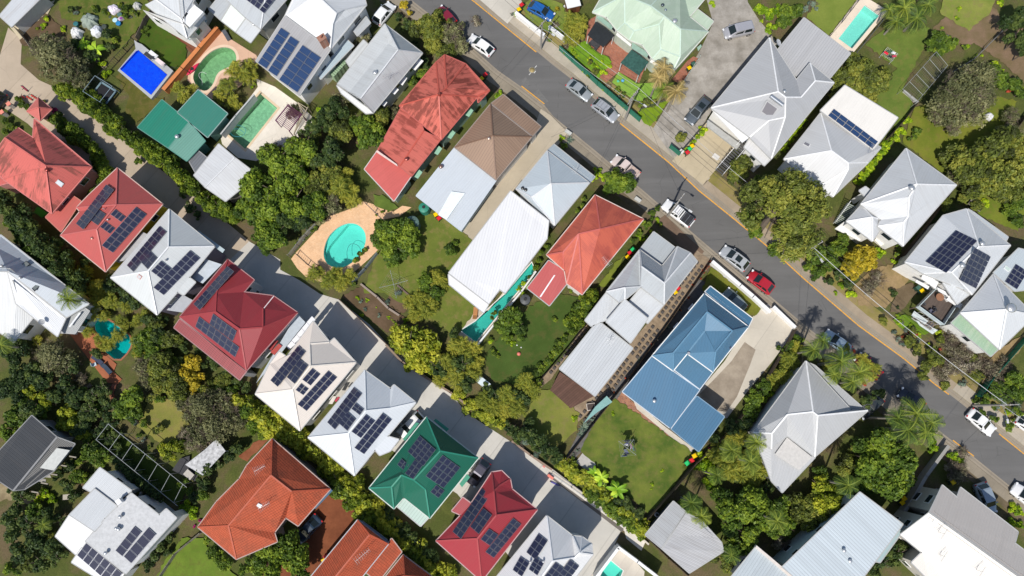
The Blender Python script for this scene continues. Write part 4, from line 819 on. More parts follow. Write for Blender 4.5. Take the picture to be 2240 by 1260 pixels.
cc = gm.mix(gm.rng(a_, .45, .6), C_(82, 92, 44), C_(110, 96, 72)); cc = gm.mix(gm.rng(b_, .5, .62, 0, .7), cc, C_(100, 106, 54)); cc = gm.mix(gm.rng(f_, .4, .7, 0, .6), cc, C_(45, 40, 28)); cc = gm.mix(gm.rng(m_, .52, .7, 0, .5), cc, C_(112, 110, 70))
gm.bump(m_, .6, .06); YARD = gm.done(cc, .95, 0, .1)
poly = [[G(-900, -700), G(3200, -700), G(3000, 1900), G(-800, 1900)], road_h]+[[G(*p, 0) for p in h_] for h_ in HOLES]
g0 = poly_mesh('ground', poly, 0.0, YARD); g0['kind'] = 'structure'
KMAT = concrete(C_(150, 140, 125), 1.6, .3, rz=R_(38))
rd = poly_mesh('road', [[Vector((p.x, p.y, 0)) for p in road_h]], -.12, asphalt()); rd['kind'] = 'structure'
def kerb(line, side, name='kerb', w=5.5):
    inner = [G(*p, 0) for p in line]; outer = [G(*p, 0) for p in offs(line, side*w)]; pan = [G(*p, 0) for p in offs(line, -side*w*1.0)]
    mb = MB(); n = len(line)
    mb.v = [(p.x, p.y, .012) for p in inner]+[(p.x, p.y, .012) for p in outer]+[(p.x, p.y, -.12) for p in inner]+[(p.x, p.y, -.112) for p in inner]+[(p.x, p.y, -.112) for p in pan]
    for i in range(n-1):
        for f in ((i, i+1, n+i+1, n+i), (2*n+i, 2*n+i+1, i+1, i), (3*n+i, 3*n+i+1, 4*n+i+1, 4*n+i)):
            mb.f.append(list(f)); mb.mi.append(0); mb.sm.append(False)
    o = mb.build(name, KMAT); o['kind'] = 'structure'
kerb(KR, -1); kerb(KL, 1)
def strip(name, line, d0, d1, mat, z=None, **k):
    return sheet(name, offs(line, d0)+offs(line, d1)[::-1], mat, z=z, **k)
FP = concrete(C_(178, 168, 152), 1.5, .35, rz=R_(38))
strip('verge', KR, -5.5, -46, grass(CG(118, 110, 72), CG(92, 94, 44), C_(140, 122, 96), .3, 3.), z=.004)
strip('footpath', KR[:10], -6, -30, FP, z=.009)
strip('footpath', KR[9:17], -5, -22, concrete(C_(165, 150, 130), 0, .5), z=.009); strip('footpath', KR[16:], -6, -32, FP, z=.0085)
strip('verge', KL, 5.5, 40, dirt(C_(120, 106, 88)[:3], C_(80, 76, 52)[:3]), z=.0045)
strip('footpath', KL, 6, 26, concrete(C_(148, 138, 122), 1.5, .5, rz=R_(38)), z=.0095)
yl = NG('yellow_road_paint'); YL = yl.done(yl.mix(yl.rng(yl.noise(6, 5, .8), .52, .62, 0, .75), C_(222, 160, 56), (.15, .145, .135, 1)), .75, 0, .2)
def yline(line, side, d=6.5, w=2.2):
    o = sheet('yellow_line', offs(line, side*d)+offs(line, side*(d+w))[::-1], YL, z=-.114)
yline([(1000, -35), (1045, 0), (1178, 108)], 1); yline([(1361, 264), (1467, 349), (1533, 411), (1610, 473), (1712, 557), (1762, 603), (1882, 706), (1982, 779), (2050, 835), (2080, 857)], 1, 5.5, 3)
yline([(2190, 943), (2240, 983), (2300, 1030)], 1); yline([(1137, 193), (1187, 232)], -1, 5); yline([(2081, 968), (2127, 1003)], -1, 5)
mb = MB(); c = G(1164, 153, -.115); mb.lathe(c, [(.42, 0), (.42, .012), (.02, .014)], 24); o = mb.build('manhole_cover', plain('cast_iron', (.35, .27, .12, 1), .6, .3)); tag(o, 'round yellowish manhole cover set in the road between the white hatchback and silver sedan', 'manhole')
mb = MB(); mb.lathe(c+Vector((0, 0, .002)), [(.52, -.003), (.52, .003), (.43, .004)], 24); mb.build('rim', plain('manhole_rim', (.3, .28, .24, 1), .8), o); o.children[0].location = -o.location
patch = plain('road_patch', (.15, .147, .142, 1), .9, 0, .2)
sheet('road_patch', [(1142, 175), (1150, 168), (1158, 180), (1152, 198), (1140, 196)], patch, z=-.117); sheet('road_patch', [(1165, 205), (1178, 195), (1190, 210), (1200, 222), (1186, 228)], patch, z=-.117)

mk = plain('white_road_paint', (.6, .6, .57, 1), .7)
for (x, y) in ((1171, 146), (1158, 162), (1169, 158)): sheet('road_mark', [(x-1.5, y+1.5), (x+2.5, y-3), (x+3.5, y-2), (x-.5, y+2.5)], mk, z=-.1165)
# top left street end
sheet('road', [(-300, 60), (-20, 110), (0, 128), (10, 150), (16, 185), (14, 212), (0, 236), (-300, 330)], asphalt((.12, .115, .115)), z=.006)
# ---- the lane ----
LANE_T = concrete(C_(182, 166, 146), 5.5, .25, rz=R_(37)); LANE_B = concrete(C_(196, 192, 184), 6.5, .18, rz=R_(37))
sheet('lane', [(-60, 90), (0, 120), (18, 60), (48, 88), (45, 140), (85, 175), (118, 190), (300, 330), (500, 490), (560, 540), (610, 585), (520, 700), (330, 500), (200, 400), (60, 270), (0, 230), (-100, 250)], LANE_T)
sheet('lane', [(545, 528), (613, 568), (613, 590), (655, 613), (700, 643), (740, 655), (808, 710), (847, 752), (900, 800), (985, 858), (1020, 903), (1120, 968), (1187, 1017), (1207, 1030), (1365, 1145), (1352, 1175), (1300, 1290), (1150, 1260), (1000, 1080), (820, 960), (640, 760), (500, 640), (470, 600)], LANE_B)
sheet('footpath', [(1206, 1029), (1367, 1147), (1412, 1185), (1403, 1205), (1370, 1178), (1366, 1162), (1352, 1152), (1203, 1046)], concrete(C_(214, 208, 198), 2.4, .15, rz=R_(37)))
sheet('storm_drain', [(1207, 1042), (1365, 1157), (1360, 1164), (1206, 1047)], concrete(C_(110, 104, 98), 0, .3))
# ---- paved areas ----
YP = concrete(C_(172, 166, 158), 0, .9, C_(118, 112, 102), .45)
sheet('parking_yard', [(1535, -40), (1630, -40), (1636, 5), (1658, 40), (1688, 78), (1700, 95), (1552, 250), (1500, 330), (1492, 345), (1470, 340), (1428, 282), (1462, 225), (1490, 195), (1520, 130), (1534, 105), (1560, 50)], YP)
sheet('driveway', [(1545, 262), (1612, 318), (1575, 360), (1538, 404), (1470, 352), (1500, 320)], concrete(C_(186, 172, 145), 3.3, .3, rz=R_(37)))
sheet('driveway', [(1095, -10), (1048, -2), (1110, 52), (1128, 30), (1145, 10), (1130, -20)], concrete(C_(196, 190, 178), 3.2, .25, rz=R_(37)))
WD = concrete(C_(196, 188, 174), 4.2, .25, rz=R_(37))
sheet('driveway', [(1650, 688), (1680, 664), (1738, 712), (1730, 735), (1690, 790), (1640, 850), (1590, 915), (1540, 905), (1525, 860), (1585, 790)], WD)
sheet('driveway_old_part', [(1629, 748), (1653, 765), (1640, 800), (1612, 868), (1590, 900), (1545, 898), (1530, 862), (1560, 832), (1600, 790)], concrete(C_(164, 152, 136), 0, .45, C_(124, 112, 98), .4))
sheet('driveway', [(1183, 238), (1205, 252), (1242, 290), (1220, 318), (1196, 330), (1120, 425), (1025, 548), (1008, 508), (1085, 400), (1160, 305)], concrete(C_(184, 172, 152), 3., .3, rz=R_(37)))
sheet('footpath', [(1455, 470), (1475, 490), (1540, 550), (1530, 565), (1490, 540), (1440, 480)], concrete(C_(120, 100, 84), 0, .5))
GRV = concrete(C_(156, 138, 116), 0, .7, C_(116, 100, 82), 1.2)
sheet('gravel_path', [(1560, 572), (1525, 548), (1500, 590), (1440, 680), (1370, 760), (1330, 810), (1228, 920), (1262, 925), (1285, 905), (1320, 880), (1400, 785), (1500, 650)], GRV)
sheet('gravel_path', [(1275, 705), (1290, 715), (1225, 800), (1205, 830), (1180, 850), (1190, 810)], GRV)
sheet('gravel_path', [(1548, 618), (1525, 610), (1470, 690), (1345, 850), (1325, 870), (1340, 885), (1365, 860), (1430, 790), (1545, 645)], concrete(C_(108, 106, 104), 0, .7, C_(80, 80, 80), 1.5))
sheet('gravel_path', [(1330, 850), (1352, 870), (1330, 895), (1275, 985), (1255, 1005), (1238, 1000), (1290, 900)], concrete(C_(112, 110, 108), 0, .7, C_(84, 82, 80), 1.5))
sheet('brick_terrace', TL((2, 2), '722 52,1045 345,1018 377,683 112'), brick(C_(165, 112, 82), C_(128, 80, 60), s=1.3, rz=R_(38)))
sheet('concrete_strip', TL((2, 2), '790 95,845 140,980 260,1195 425,1180 448,1040 345,820 165'), concrete(C_(190, 182, 170)))
sheet('brick_patio', TL((2, 0), '505 130,560 100,690 190,915 370,870 450,835 545,700 470,620 540,575 505,655 410,640 370,580 350,480 272'), brick(C_(176, 105, 78), C_(150, 84, 60), s=1.6, rz=R_(38)))
sheet('brick_patio', TL((2, 0), '1050 520,1150 400,1190 370,1230 385,1120 545,1090 545'), brick(C_(176, 105, 78), C_(150, 84, 60), s=1.6, rz=R_(38)))
sheet('red_earth', [(700, 1080), (745, 1075), (790, 1130), (780, 1160), (700, 1250), (640, 1270), (560, 1260), (620, 1190), (655, 1150)], dirt(C_(138, 84, 58)[:3], C_(112, 66, 46)[:3]))
sheet('red_earth', [(540, 1010), (590, 958), (560, 965), (520, 1000)], dirt(C_(150, 95, 68)[:3], C_(120, 70, 50)[:3]))
sheet('timber_deck', TL((0, 0), '985 115,1040 110,1225 255,1330 300,1270 370,1215 300'), planks(C_(118, 72, 52)[:3], C_(98, 58, 42)[:3], .2, R_(-52)))
sheet('concrete_slab', [(22, 60), (75, 20), (120, 0), (95, 50), (45, 88)], concrete(C_(190, 178, 152), 1.6, .2, rz=R_(-50)))
sheet('concrete_slab', TL((0, 1), '455 930,545 850,600 878,625 905,668 985,660 1040,765 1130,745 1180,800 1230,770 1260,700 1250,600 1120'), concrete(C_(170, 104, 74), 2., .4, rz=R_(37)))
sheet('terracotta_path', TL((0, 2), '735 0,770 0,745 60,772 120,730 118,715 60'), concrete(C_(165, 105, 85)))
sheet('sandy_ground', TL((0, 2), '-20 640,120 700,230 700,300 760,180 790,40 760,-20 780'), dirt(C_(165, 150, 118)[:3], C_(120, 105, 80)[:3]))
# ---- garden beds and bare soil ----
SOIL = dirt(C_(112, 92, 74)[:3], C_(86, 72, 52)[:3]); DRY = dirt(C_(160, 136, 102)[:3], C_(126, 112, 72)[:3])
sheet('garden_soil', TL((1, 1), '560 690,690 615,760 640,850 720,940 790,1010 850,860 925,700 790'), SOIL)
sheet('garden_soil', TL((1, 1), '850 720,930 610,1060 715,960 800'), SOIL)
sheet('garden_soil', TL((0, 0), '125 260,215 155,300 90,400 170,430 250,330 290,150 300'), SOIL)
sheet('garden_soil', [(2040, 60), (2130, -10), (2180, 20), (2200, 80), (2240, 60), (2260, 200), (2180, 125), (2130, 95), (2105, 100)], dirt(C_(135, 112, 92)[:3], C_(105, 95, 62)[:3]))
sheet('dry_ground', TL((3, 1), '690 500,830 470,930 580,770 760,600 740,560 620'), DRY)
sheet('dry_ground', TL((3, 1), '1680 930,1620 960,1480 1060,1360 1220,1440 1270,1560 1140,1690 1000'), DRY)
sheet('dry_ground', TL((3, 1), '850 640,940 590,990 640,870 790,800 790'), dirt(C_(120, 105, 84)[:3], C_(96, 82, 62)[:3]))
# ---- lawns ----
A1, A2, A3 = CG(86, 98, 42), CG(68, 84, 34), C_(134, 118, 76); B1, B2 = CG(56, 78, 34), CG(44, 64, 26)
sheet('lawn', [(795, 640), (820, 560), (850, 500), (930, 465), (985, 480), (1030, 525), (1045, 545), (1015, 600), (1050, 640), (1035, 690), (1000, 735), (940, 700), (880, 665), (840, 640)], grass(A1, A2, A3, .25, 1.))
sheet('lawn', [(1160, 670), (1215, 640), (1260, 650), (1300, 640), (1290, 690), (1225, 790), (1150, 845), (1075, 830), (1060, 780), (1090, 740)], grass(B1, B2, C_(92, 90, 50), .2, 5.))
sheet('lawn', [(1150, 905), (1180, 850), (1210, 852), (1268, 905), (1262, 940), (1215, 985), (1150, 930)], grass(CG(104, 108, 52), CG(76, 92, 38), C_(130, 120, 76), .3, 9.))
sheet('lawn', [(1345, 872), (1365, 885), (1510, 985), (1522, 995), (1440, 1110), (1415, 1122), (1270, 985), (1300, 925)], grass(A1, C_(66, 90, 36), C_(112, 108, 62), .35, 13.))
sheet('lawn', TL((0, 0), '985 120,1010 140,1220 300,1225 420,1130 520,900 260'), grass(CG(50, 74, 22), CG(42, 62, 20), C_(80, 84, 36), .25, 17.))
sheet('lawn', TL((0, 0), '790 470,1000 650,1080 640,1040 700,900 800,820 740,850 640,760 500'), grass(CG(78, 78, 38), CG(56, 66, 26), C_(110, 96, 60), .4, 21.))
sheet('lawn', TL((0, 0), '380 10,560 -30,960 -30,1000 80,860 240,800 330,660 260,700 160,520 140,400 120'), grass(CG(76, 90, 38), CG(56, 74, 28), C_(122, 108, 66), .4, 25.))
sheet('lawn', TL((0, 2), '1030 50,1150 120,1240 260,1180 420,1030 380,890 270,960 140'), grass(CG(112, 110, 58), CG(90, 98, 46), C_(132, 118, 78), .3, 29.))
sheet('lawn', TL((0, 2), '1190 1010,1330 1010,1400 1150,1560 1260,1600 1330,1000 1330,1060 1190'), grass(CG(86, 108, 40), CG(68, 92, 32), C_(100, 102, 50), .3, 33.))
sheet('lawn', TL((3, 0), '330 -30,600 -30,400 235,255 110'), grass(CG(98, 112, 50), CG(84, 102, 42), None, .3, 37.))
sheet('lawn', TL((3, 0), '760 200,1060 180,1010 340,880 580,960 690,850 850,640 600,850 450,640 290,690 240'), grass(CG(84, 102, 44), CG(62, 84, 34), C_(118, 116, 62), .3, 41.))
sheet('lawn', TL((3, 0), '1150 -20,1500 -20,1460 80,1320 200,1130 90'), grass(CG(108, 116, 56), CG(84, 102, 42), C_(132, 122, 78), .4, 45.))
sheet('lawn', TL((3, 0), '960 700,1400 620,1640 660,1560 800,1300 1260,1100 1100,880 930'), grass(CG(94, 102, 38), CG(70, 88, 28), C_(120, 112, 58), .3, 49.))
sheet('lawn', TL((3, 1), '1250 30,1600 -60,1720 40,1640 260,1400 160'), grass(CG(92, 104, 38), CG(72, 92, 30), C_(120, 112, 58), .3, 53.))
sheet('lawn', TL((2, 0), '330 320,480 270,570 350,660 400,560 520,500 450'), grass(CG(92, 130, 32), CG(70, 102, 28), None, .4, 57.))
sheet('artificial_lawn', TL((2, 0), '700 470,820 550,960 540,1020 560,930 665,800 660,655 540'), grass(CG(104, 138, 56), CG(94, 128, 50), None, .3, 61.))
sheet('lawn', TL((2, 0), '1035 655,905 835,820 760,840 720'), grass(CG(98, 124, 30), CG(76, 104, 26), None, .5, 65.))
sheet('lawn', TL((2, 0), '70 50,130 -20,330 20,360 130,340 260,220 200,100 130'), grass(CG(98, 112, 50), CG(74, 98, 38), C_(126, 118, 76), .4, 69.))
sheet('lawn', TL((2, 1), '1310 490,1640 750,1590 820,1250 640'), grass(CG(86, 92, 34), CG(70, 84, 28), C_(110, 100, 52), .4, 73.))
sheet('lawn', TL((2, 1), '690 450,740 420,620 620,560 620'), grass(CG(96, 108, 42), CG(78, 94, 34), None, .5, 77.))
sheet('lawn', TL((0, 2), '710 262,1240 690,1170 800,630 365'), grass(CG(58, 76, 28), CG(46, 64, 24), None, .3, 81.))
sheet('lawn', TL((3, 1), '820 840,900 800,1080 860,1100 900,980 960,880 900'), grass(CG(86, 116, 30), CG(64, 92, 26), None, .5, 85.))
sheet('lawn', TL((1, 1), '770 20,830 20,930 100,880 130,780 90'), grass(CG(78, 98, 42), CG(58, 78, 32), None, .5, 89.))
# ---- pools ----
def pool(label, pts, wcol, floor, deckname, deck_pts, deck_mat, coping=.32, cop_c=(.55, .42, .32, 1), depth=1.35, step=None, zd=.06):
    c = sum((G(*p, 0) for p in pts), Vector())/len(pts); root = empty('swimming_pool', (c.x, c.y, 0)); tag(root, label, 'swimming pool')
    ANCH.append((sum(p[0] for p in pts)/len(pts), sum(p[1] for p in pts)/len(pts), label.split(' pool')[0]+' pool'))
    L = [G(*p, 0) for p in pts]; A = sum(L[i].x*L[(i+1) % len(L)].y-L[(i+1) % len(L)].x*L[i].y for i in range(len(L)))
    if A < 0: L.reverse()
    n = len(L); mb = MB()
    up = [(p.x-c.x, p.y-c.y, .0) for p in L]; lo = [(p.x-c.x, p.y-c.y, -depth) for p in L]
    mb.add(up+lo, [(i, n+i, n+(i+1) % n, (i+1) % n) for i in range(n)]+[tuple(range(n, 2*n))]); mb.build('basin', floor, root)
    ri = inset(L, .01); mb = MB(); mb.add([(p.x-c.x, p.y-c.y, -.14) for p in ri], [tuple(range(n))]); mb.build('water', water(wcol), root)
    ro = inset(L, -coping); z = zd+.02; mb = MB()
    mb.add([(p.x-c.x, p.y-c.y, z) for p in L]+[(p.x-c.x, p.y-c.y, z) for p in ro]+[(p.x-c.x, p.y-c.y, -.02) for p in L]+[(p.x-c.x, p.y-c.y, 0) for p in ro],
        [(i, n+i, n+(i+1) % n, (i+1) % n)[::-1] for i in range(n)]+[(2*n+i, i, (i+1) % n, 2*n+(i+1) % n)[::-1] for i in range(n)]+[(n+i, 3*n+i, 3*n+(i+1) % n, n+(i+1) % n)[::-1] for i in range(n)])
    mb.build('coping', concrete(cop_c, .0, .15), root)
    if step:
        mb = MB(); S = [G(*p, 0)-c for p in step]
        if (S[1]-S[0]).cross(S[2]-S[0]).z < 0: S.reverse()
        k = len(S); mb.add([(p.x, p.y, -.45) for p in S]+[(p.x, p.y, -depth) for p in S], [tuple(range(k))]+[(k+i, k+(i+1) % k, (i+1) % k, i) for i in range(k)]); mb.build('step', floor, root)
    if deck_pts: sheet(deckname, deck_pts, deck_mat, holes=[L], z=zd, thick=zd+.01)
    return root
AQ = plain('pool_shell', (.62, .78, .74, 1), .5, 0, .06); GRS = plain('pool_shell_algae', (.42, .50, .38, 1), .7, 0, .3); MIX = plain('pool_shell_stained', (.55, .58, .46, 1), .6, 0, .3)
pool('oval turquoise pool on a peach paved terrace', P_oval, (.36, .85, .80), AQ, 'pool_terrace', TL((1, 1), '480 160,650 100,700 60,770 80,900 130,960 90,1020 100,940 160,830 180,770 260,800 380,740 440,620 545,520 600,430 590,330 560,270 500,230 440,260 400'), brick(C_(236, 198, 158), C_(224, 180, 138), C_(205, 165, 130)[:3], 1.9, R_(20)), .30, C_(226, 184, 146), step=TL((1, 1), '470 300,530 235,600 203,480 345,450 400'))
pool('kidney shaped murky green pool beside an orange wall', P_kid, (.62, .86, .68), GRS, 'pool_terrace', TL((0, 0), '1420 180,1520 260,1680 360,1700 400,1640 520,1470 640,1390 650,1230 530,1240 440,1350 310,1400 240'), concrete(C_(208, 172, 148), 0, .25), .42, C_(222, 196, 172))
pool('rectangular green pool with a pale concrete surround', P_green, (.57, .86, .74), MIX, 'pool_terrace', [(560, 172), (602, 190), (655, 228), (690, 262), (662, 290), (640, 315), (560, 352), (520, 345), (486, 315), (482, 298), (530, 235), (564, 190)], concrete(C_(222, 214, 200), 1.2, .3, rz=R_(37)), .35, C_(212, 190, 160))
pool('long narrow teal lap pool beside the white roof', P_lap, (.24, .68, .64), AQ, 'pool_terrace', [(985, 718), (1030, 665), (1068, 680), (1100, 640), (1163, 572), (1173, 594), (1043, 757), (1005, 735)], concrete(C_(198, 184, 166), 1., .25, rz=R_(37)), .12, C_(225, 225, 222))
pool('clean rectangular aqua pool at the top right', P_top, (.50, .86, .82), AQ, 'pool_terrace', TL((3, 0), '640 -20,790 70,560 345,540 352,400 240,600 -20'), concrete(C_(224, 208, 188), 0, .12), .22, C_(222, 205, 188))
pool('shaded blue pool under palms in the lower left', P_low, (.05, .62, .64), AQ, None, None, None, .25, C_(150, 100, 75))
pool('small teal plunge pool inside white walls at the bottom edge', P_bot, (.36, .85, .78), AQ, 'pool_terrace', TL((2, 2), '690 1040,790 1140,870 1230,850 1420,520 1420,490 1290,630 1130'), concrete(C_(190, 182, 170), 1.2, .1, rz=R_(37)), .1, C_(220, 220, 215))
# ================= trees, shrubs, palms =================
BARK = plain('bark', (.16, .125, .095, 1), .9); PBARK = plain('palm_bark', (.27, .24, .20, 1), .9)
def leaf_mesh(name, P_, N_, S_, tint, mat, asp=1.9):
    """one small folded-free leaf-spray quad per point"""
    n = len(P_); rng = np.random.default_rng(n)
    N_ = N_/np.linalg.norm(N_, axis=1, keepdims=True); r = rng.normal(size=(n, 3)); u = np.cross(N_, r); u /= np.linalg.norm(u, axis=1, keepdims=True); v = np.cross(N_, u)
    s = S_[:, None]; c = P_
    V = np.stack([c-u*s*asp*.5, c-v*s*.45+N_*s*.06, c+u*s*asp*.5-N_*s*.12, c+v*s*.45+N_*s*.06], 1).reshape(-1, 3)
    me = bpy.data.meshes.new(name); me.vertices.add(4*n); me.vertices.foreach_set('co', V.astype(np.float32).ravel())
    me.loops.add(4*n); me.loops.foreach_set('vertex_index', np.arange(4*n, dtype=np.int32)); me.polygons.add(n); me.polygons.foreach_set('loop_start', np.arange(0, 4*n, 4, dtype=np.int32))
    me.update(calc_edges=True); a = me.attributes.new('tint', 'FLOAT', 'FACE'); a.data.foreach_set('value', tint.astype(np.float32)); me.materials.append(mat); return me
def crown_mesh(seed, mat, R, H, leaf, dens, lobes, lr=(.26, .44), flat=1., spread=.74, shag=.14):
    """a crown of lobes: R outer radius, H its height, leaves about 'leaf' metres long"""
    rg = np.random.default_rng(seed); Ps = []; Ns = []; Ss = []; Ts = []
    for k in range(lobes):
        a = rg.uniform(0, 2*math.pi); q = math.sqrt(rg.uniform(0, 1))*spread if k else 0; z = (1-q*q)*.5*rg.uniform(.5, 1.1)
        c = np.array([math.cos(a)*q*R, math.sin(a)*q*R, (z*2-.55)*H*.5]); r = rg.uniform(*lr)*R; t0 = rg.uniform(.15, .85)
        n = int(dens*4*math.pi*r*r); d = rg.normal(size=(n, 3)); d[:, 2] = np.abs(d[:, 2])*1.0-.35*np.abs(rg.normal(size=n)); d /= np.linalg.norm(d, axis=1, keepdims=True)
        # sub-clumps make the surface lumpy
        m = max(6, int(n/26)); cd = rg.normal(size=(m, 3)); cd /= np.linalg.norm(cd, axis=1, keepdims=True); w_ = rg.uniform(.78, 1.18, m); tt = rg.uniform(-.22, .22, m)
        j = (d @ cd.T).argmax(1); d2 = d*.72+cd[j]*.28; rr = r*w_[j]*(1-.35*rg.random(n)**2.2)
        if shag: rr *= 1+shag*rg.normal(size=n)*.5
        Ps.append(c+d2*rr[:, None]*np.array([1, 1, min(1., H/R)*flat])); nn = d*.8+rg.normal(size=(n, 3))*.55; nn[:, 2] = np.abs(nn[:, 2])+.2; Ns.append(nn)
        Ss.append(leaf*rg.uniform(.7, 1.35, n)); Ts.append(np.clip(t0+tt[j]+rg.normal(size=n)*.13, 0, 1))
    return leaf_mesh('crown', np.concatenate(Ps), np.concatenate(Ns), np.concatenate(Ss), np.concatenate(Ts), mat)
def trunk_mesh(seed, R, H, zc, mat, twigs=0):
    rg = random.Random(seed); mb = MB(); r0 = max(.05, R*.075); top = Vector((rg.uniform(-.1, .1)*R, rg.uniform(-.1, .1)*R, zc*.75)); mb.cyl((0, 0, -.1), top, r0, r0*.7, 8)
    for k in range(5+twigs):
        a = k*2.4+rg.uniform(-.3, .3); l = R*rg.uniform(.45, .85 if not twigs else 1.0); e = Vector((math.cos(a)*l, math.sin(a)*l, zc+H*rg.uniform(-.1, .35))); m = top.lerp(e, .5)+Vector((rg.uniform(-.1, .1)*R, rg.uniform(-.1, .1)*R, .1*H))
        mb.cyl(top, m, r0*.5, r0*.3, 6, cap=False); mb.cyl(m, e, r0*.3, r0*.08, 5, cap=False)
        if twigs:
            for i in range(7):
                q = m.lerp(e, rg.random()); f = q+Vector((rg.uniform(-.35, .35)*R, rg.uniform(-.35, .35)*R, rg.uniform(0, .3)*H)); mb.cyl(q, f, .028, .01, 4, cap=False)
                for ii in range(3): q2 = q.lerp(f, rg.uniform(.4, 1)); mb.cyl(q2, q2+Vector((rg.uniform(-.2, .2)*R, rg.uniform(-.2, .2)*R, rg.uniform(0, .2)*H)), .016, .008, 3, cap=False)
    me = bpy.data.meshes.new('trunk'); me.from_pydata(mb.v, [], mb.f); me.materials.append(mat); me.update(); return me
def lm(a, b, c, k=1.95): return leaf_mat(sc(C_(*a), k), sc(C_(*b), k), sc(C_(*c), k))
M_D = lm((42, 60, 20), (72, 92, 28), (112, 126, 38)); M_H = lm((42, 58, 18), (76, 94, 26), (124, 134, 40)); M_O = lm((48, 54, 24), (84, 94, 36), (118, 118, 48)); M_B = lm((28, 44, 22), (50, 66, 32), (80, 92, 42))
M_Y = lm((92, 88, 20), (138, 124, 28), (172, 154, 50)); M_G = lm((60, 64, 38), (90, 92, 60), (122, 120, 84)); M_L = lm((66, 92, 14), (106, 132, 20), (160, 170, 36)); M_M = lm((64, 78, 20), (106, 116, 30), (150, 148, 48))
M_K = lm((50, 60, 30), (150, 20, 96), (196, 40, 130)); M_P = lm((30, 48, 18), (60, 82, 30), (118, 126, 46)); M_F = lm((44, 58, 20), (88, 100, 32), (138, 132, 48)); M_W = lm((84, 82, 60), (116, 110, 88), (146, 138, 120)); M_R = lm((70, 50, 30), (130, 60, 40), (170, 70, 50)); M_S = lm((52, 66, 58), (84, 100, 88), (120, 134, 116)); M_Z = lm((66, 80, 20), (106, 116, 28), (148, 148, 42)); M_A = lm((60, 92, 18), (104, 138, 30), (160, 178, 52)); M_DP = lm((96, 84, 48), (134, 118, 72), (170, 152, 104))
# kind: (material, leaf, density factor, lobes, height/R, look, category, object name, twigs, extra)
KD = {
 'D': (M_D, .34, 1., 11, .85, 'leafy mid-green tree', 'tree', 'broadleaf_tree', 0, {}),
 'B': (M_B, .32, 1., 10, .85, 'dark green tree', 'tree', 'dark_tree', 0, {}),
 'H': (M_H, .30, 1.1, 8, 1., 'dense green hedge bush', 'hedge bush', 'hedge_bush', 0, {}),
 'O': (M_O, .30, 1., 15, .75, 'olive-brown crowned tree', 'tree', 'olive_tree', 0, {}),
 'Y': (M_Y, .32, 1.1, 10, .8, 'golden yellow tree', 'tree', 'golden_tree', 0, {}),
 'Z': (M_Z, .32, 1.1, 10, .85, 'yellow-green leafy tree', 'tree', 'yellow_green_tree', 0, {}),
 'G': (M_G, .26, .55, 14, .8, 'wispy grey-green tree', 'tree', 'wispy_tree', 9, dict(shag=.35)),
 'L': (M_L, .28, 1., 7, .8, 'bright lime green bush', 'shrub', 'lime_bush', 0, {}),
 'M': (M_M, .42, .9, 12, 1., 'feathery golden-green bamboo clump', 'bamboo', 'bamboo_clump', 0, dict(shag=.3)),
 'K': (M_K, .24, .9, 6, .7, 'magenta flowering bougainvillea', 'shrub', 'bougainvillea', 0, {}),
 'W': (M_W, .16, .22, 8, .7, 'nearly bare twiggy shrub', 'shrub', 'bare_shrub', 12, dict(shag=.4)),
 'R': (M_R, .2, .8, 6, .8, 'reddish leaved shrub', 'shrub', 'red_shrub', 0, {}),
 'S': (M_S, .24, .8, 7, .7, 'silvery grey-green shrub', 'shrub', 'silver_shrub', 2, {}),
}
PROTO = {}
def make_tree(kind, R):
    m, leaf, df, lobes, hr, look, cat, nm, tw, ex = KD[kind]; cls = 0 if R < 1.0 else 1 if R < 1.9 else 2 if R < 3.2 else 3 if R < 5 else 4
    var = random.randrange(3 if cls < 4 else 1); key = (kind, cls, var)
    if key not in PROTO:
        R0 = (.8, 1.45, 2.5, 4.0, 6.4)[cls]; lf = leaf*(.5, .6, .68, .68, .66)[cls]; H = R0*2*hr*.8; zc = max(.5*H+.25, R0*1.15) if cat == 'tree' else .45*H
        sd = hash_(kind)*31+cls*7+var; nl = int(lobes*(.6, .8, 1, 1.35, 2.6)[cls]); lr = (.24, .48) if cls < 4 else (.14, .30)
        cm = crown_mesh(sd, m, R0, H, lf, df*2.5/(lf*lf)/(nl/8)**.45, nl, lr=lr, **ex); PROTO[key] = (cm, trunk_mesh(sd, R0, H, zc, BARK, tw if cls > 0 else tw//2), R0, zc)
    return PROTO[key], look, cat, nm
def hash_(s): return sum(ord(c)*(i+3) for i, c in enumerate(s))
def TREE(kind, x, y, r, hmul=1., group=None, look=None):
    Rm = r*.0656*.97; (cm, tm, R0, zc), lk, cat, nm = make_tree(kind, Rm); s = Rm/R0; sz = s*hmul; z = zc*sz
    p = G(x, y, z+.3*Rm); root = empty(nm, (p.x, p.y, 0), random.uniform(0, 6.28)); root.scale = (s, s, sz)
    link('trunk', tm, root); c = link('crown', cm, root); c.location = (0, 0, zc)
    q = 'tall ' if r > 38 and cat == 'tree' else 'small ' if r < 15 else ''
    auto(root, q+(look or lk), cat, x, y, group)
def TREES(kind, s, hmul=1., group=None, look=None):
    for q in s.split(','): x, y, r = map(float, q.split()); TREE(kind, x, y, r, hmul, group, look)
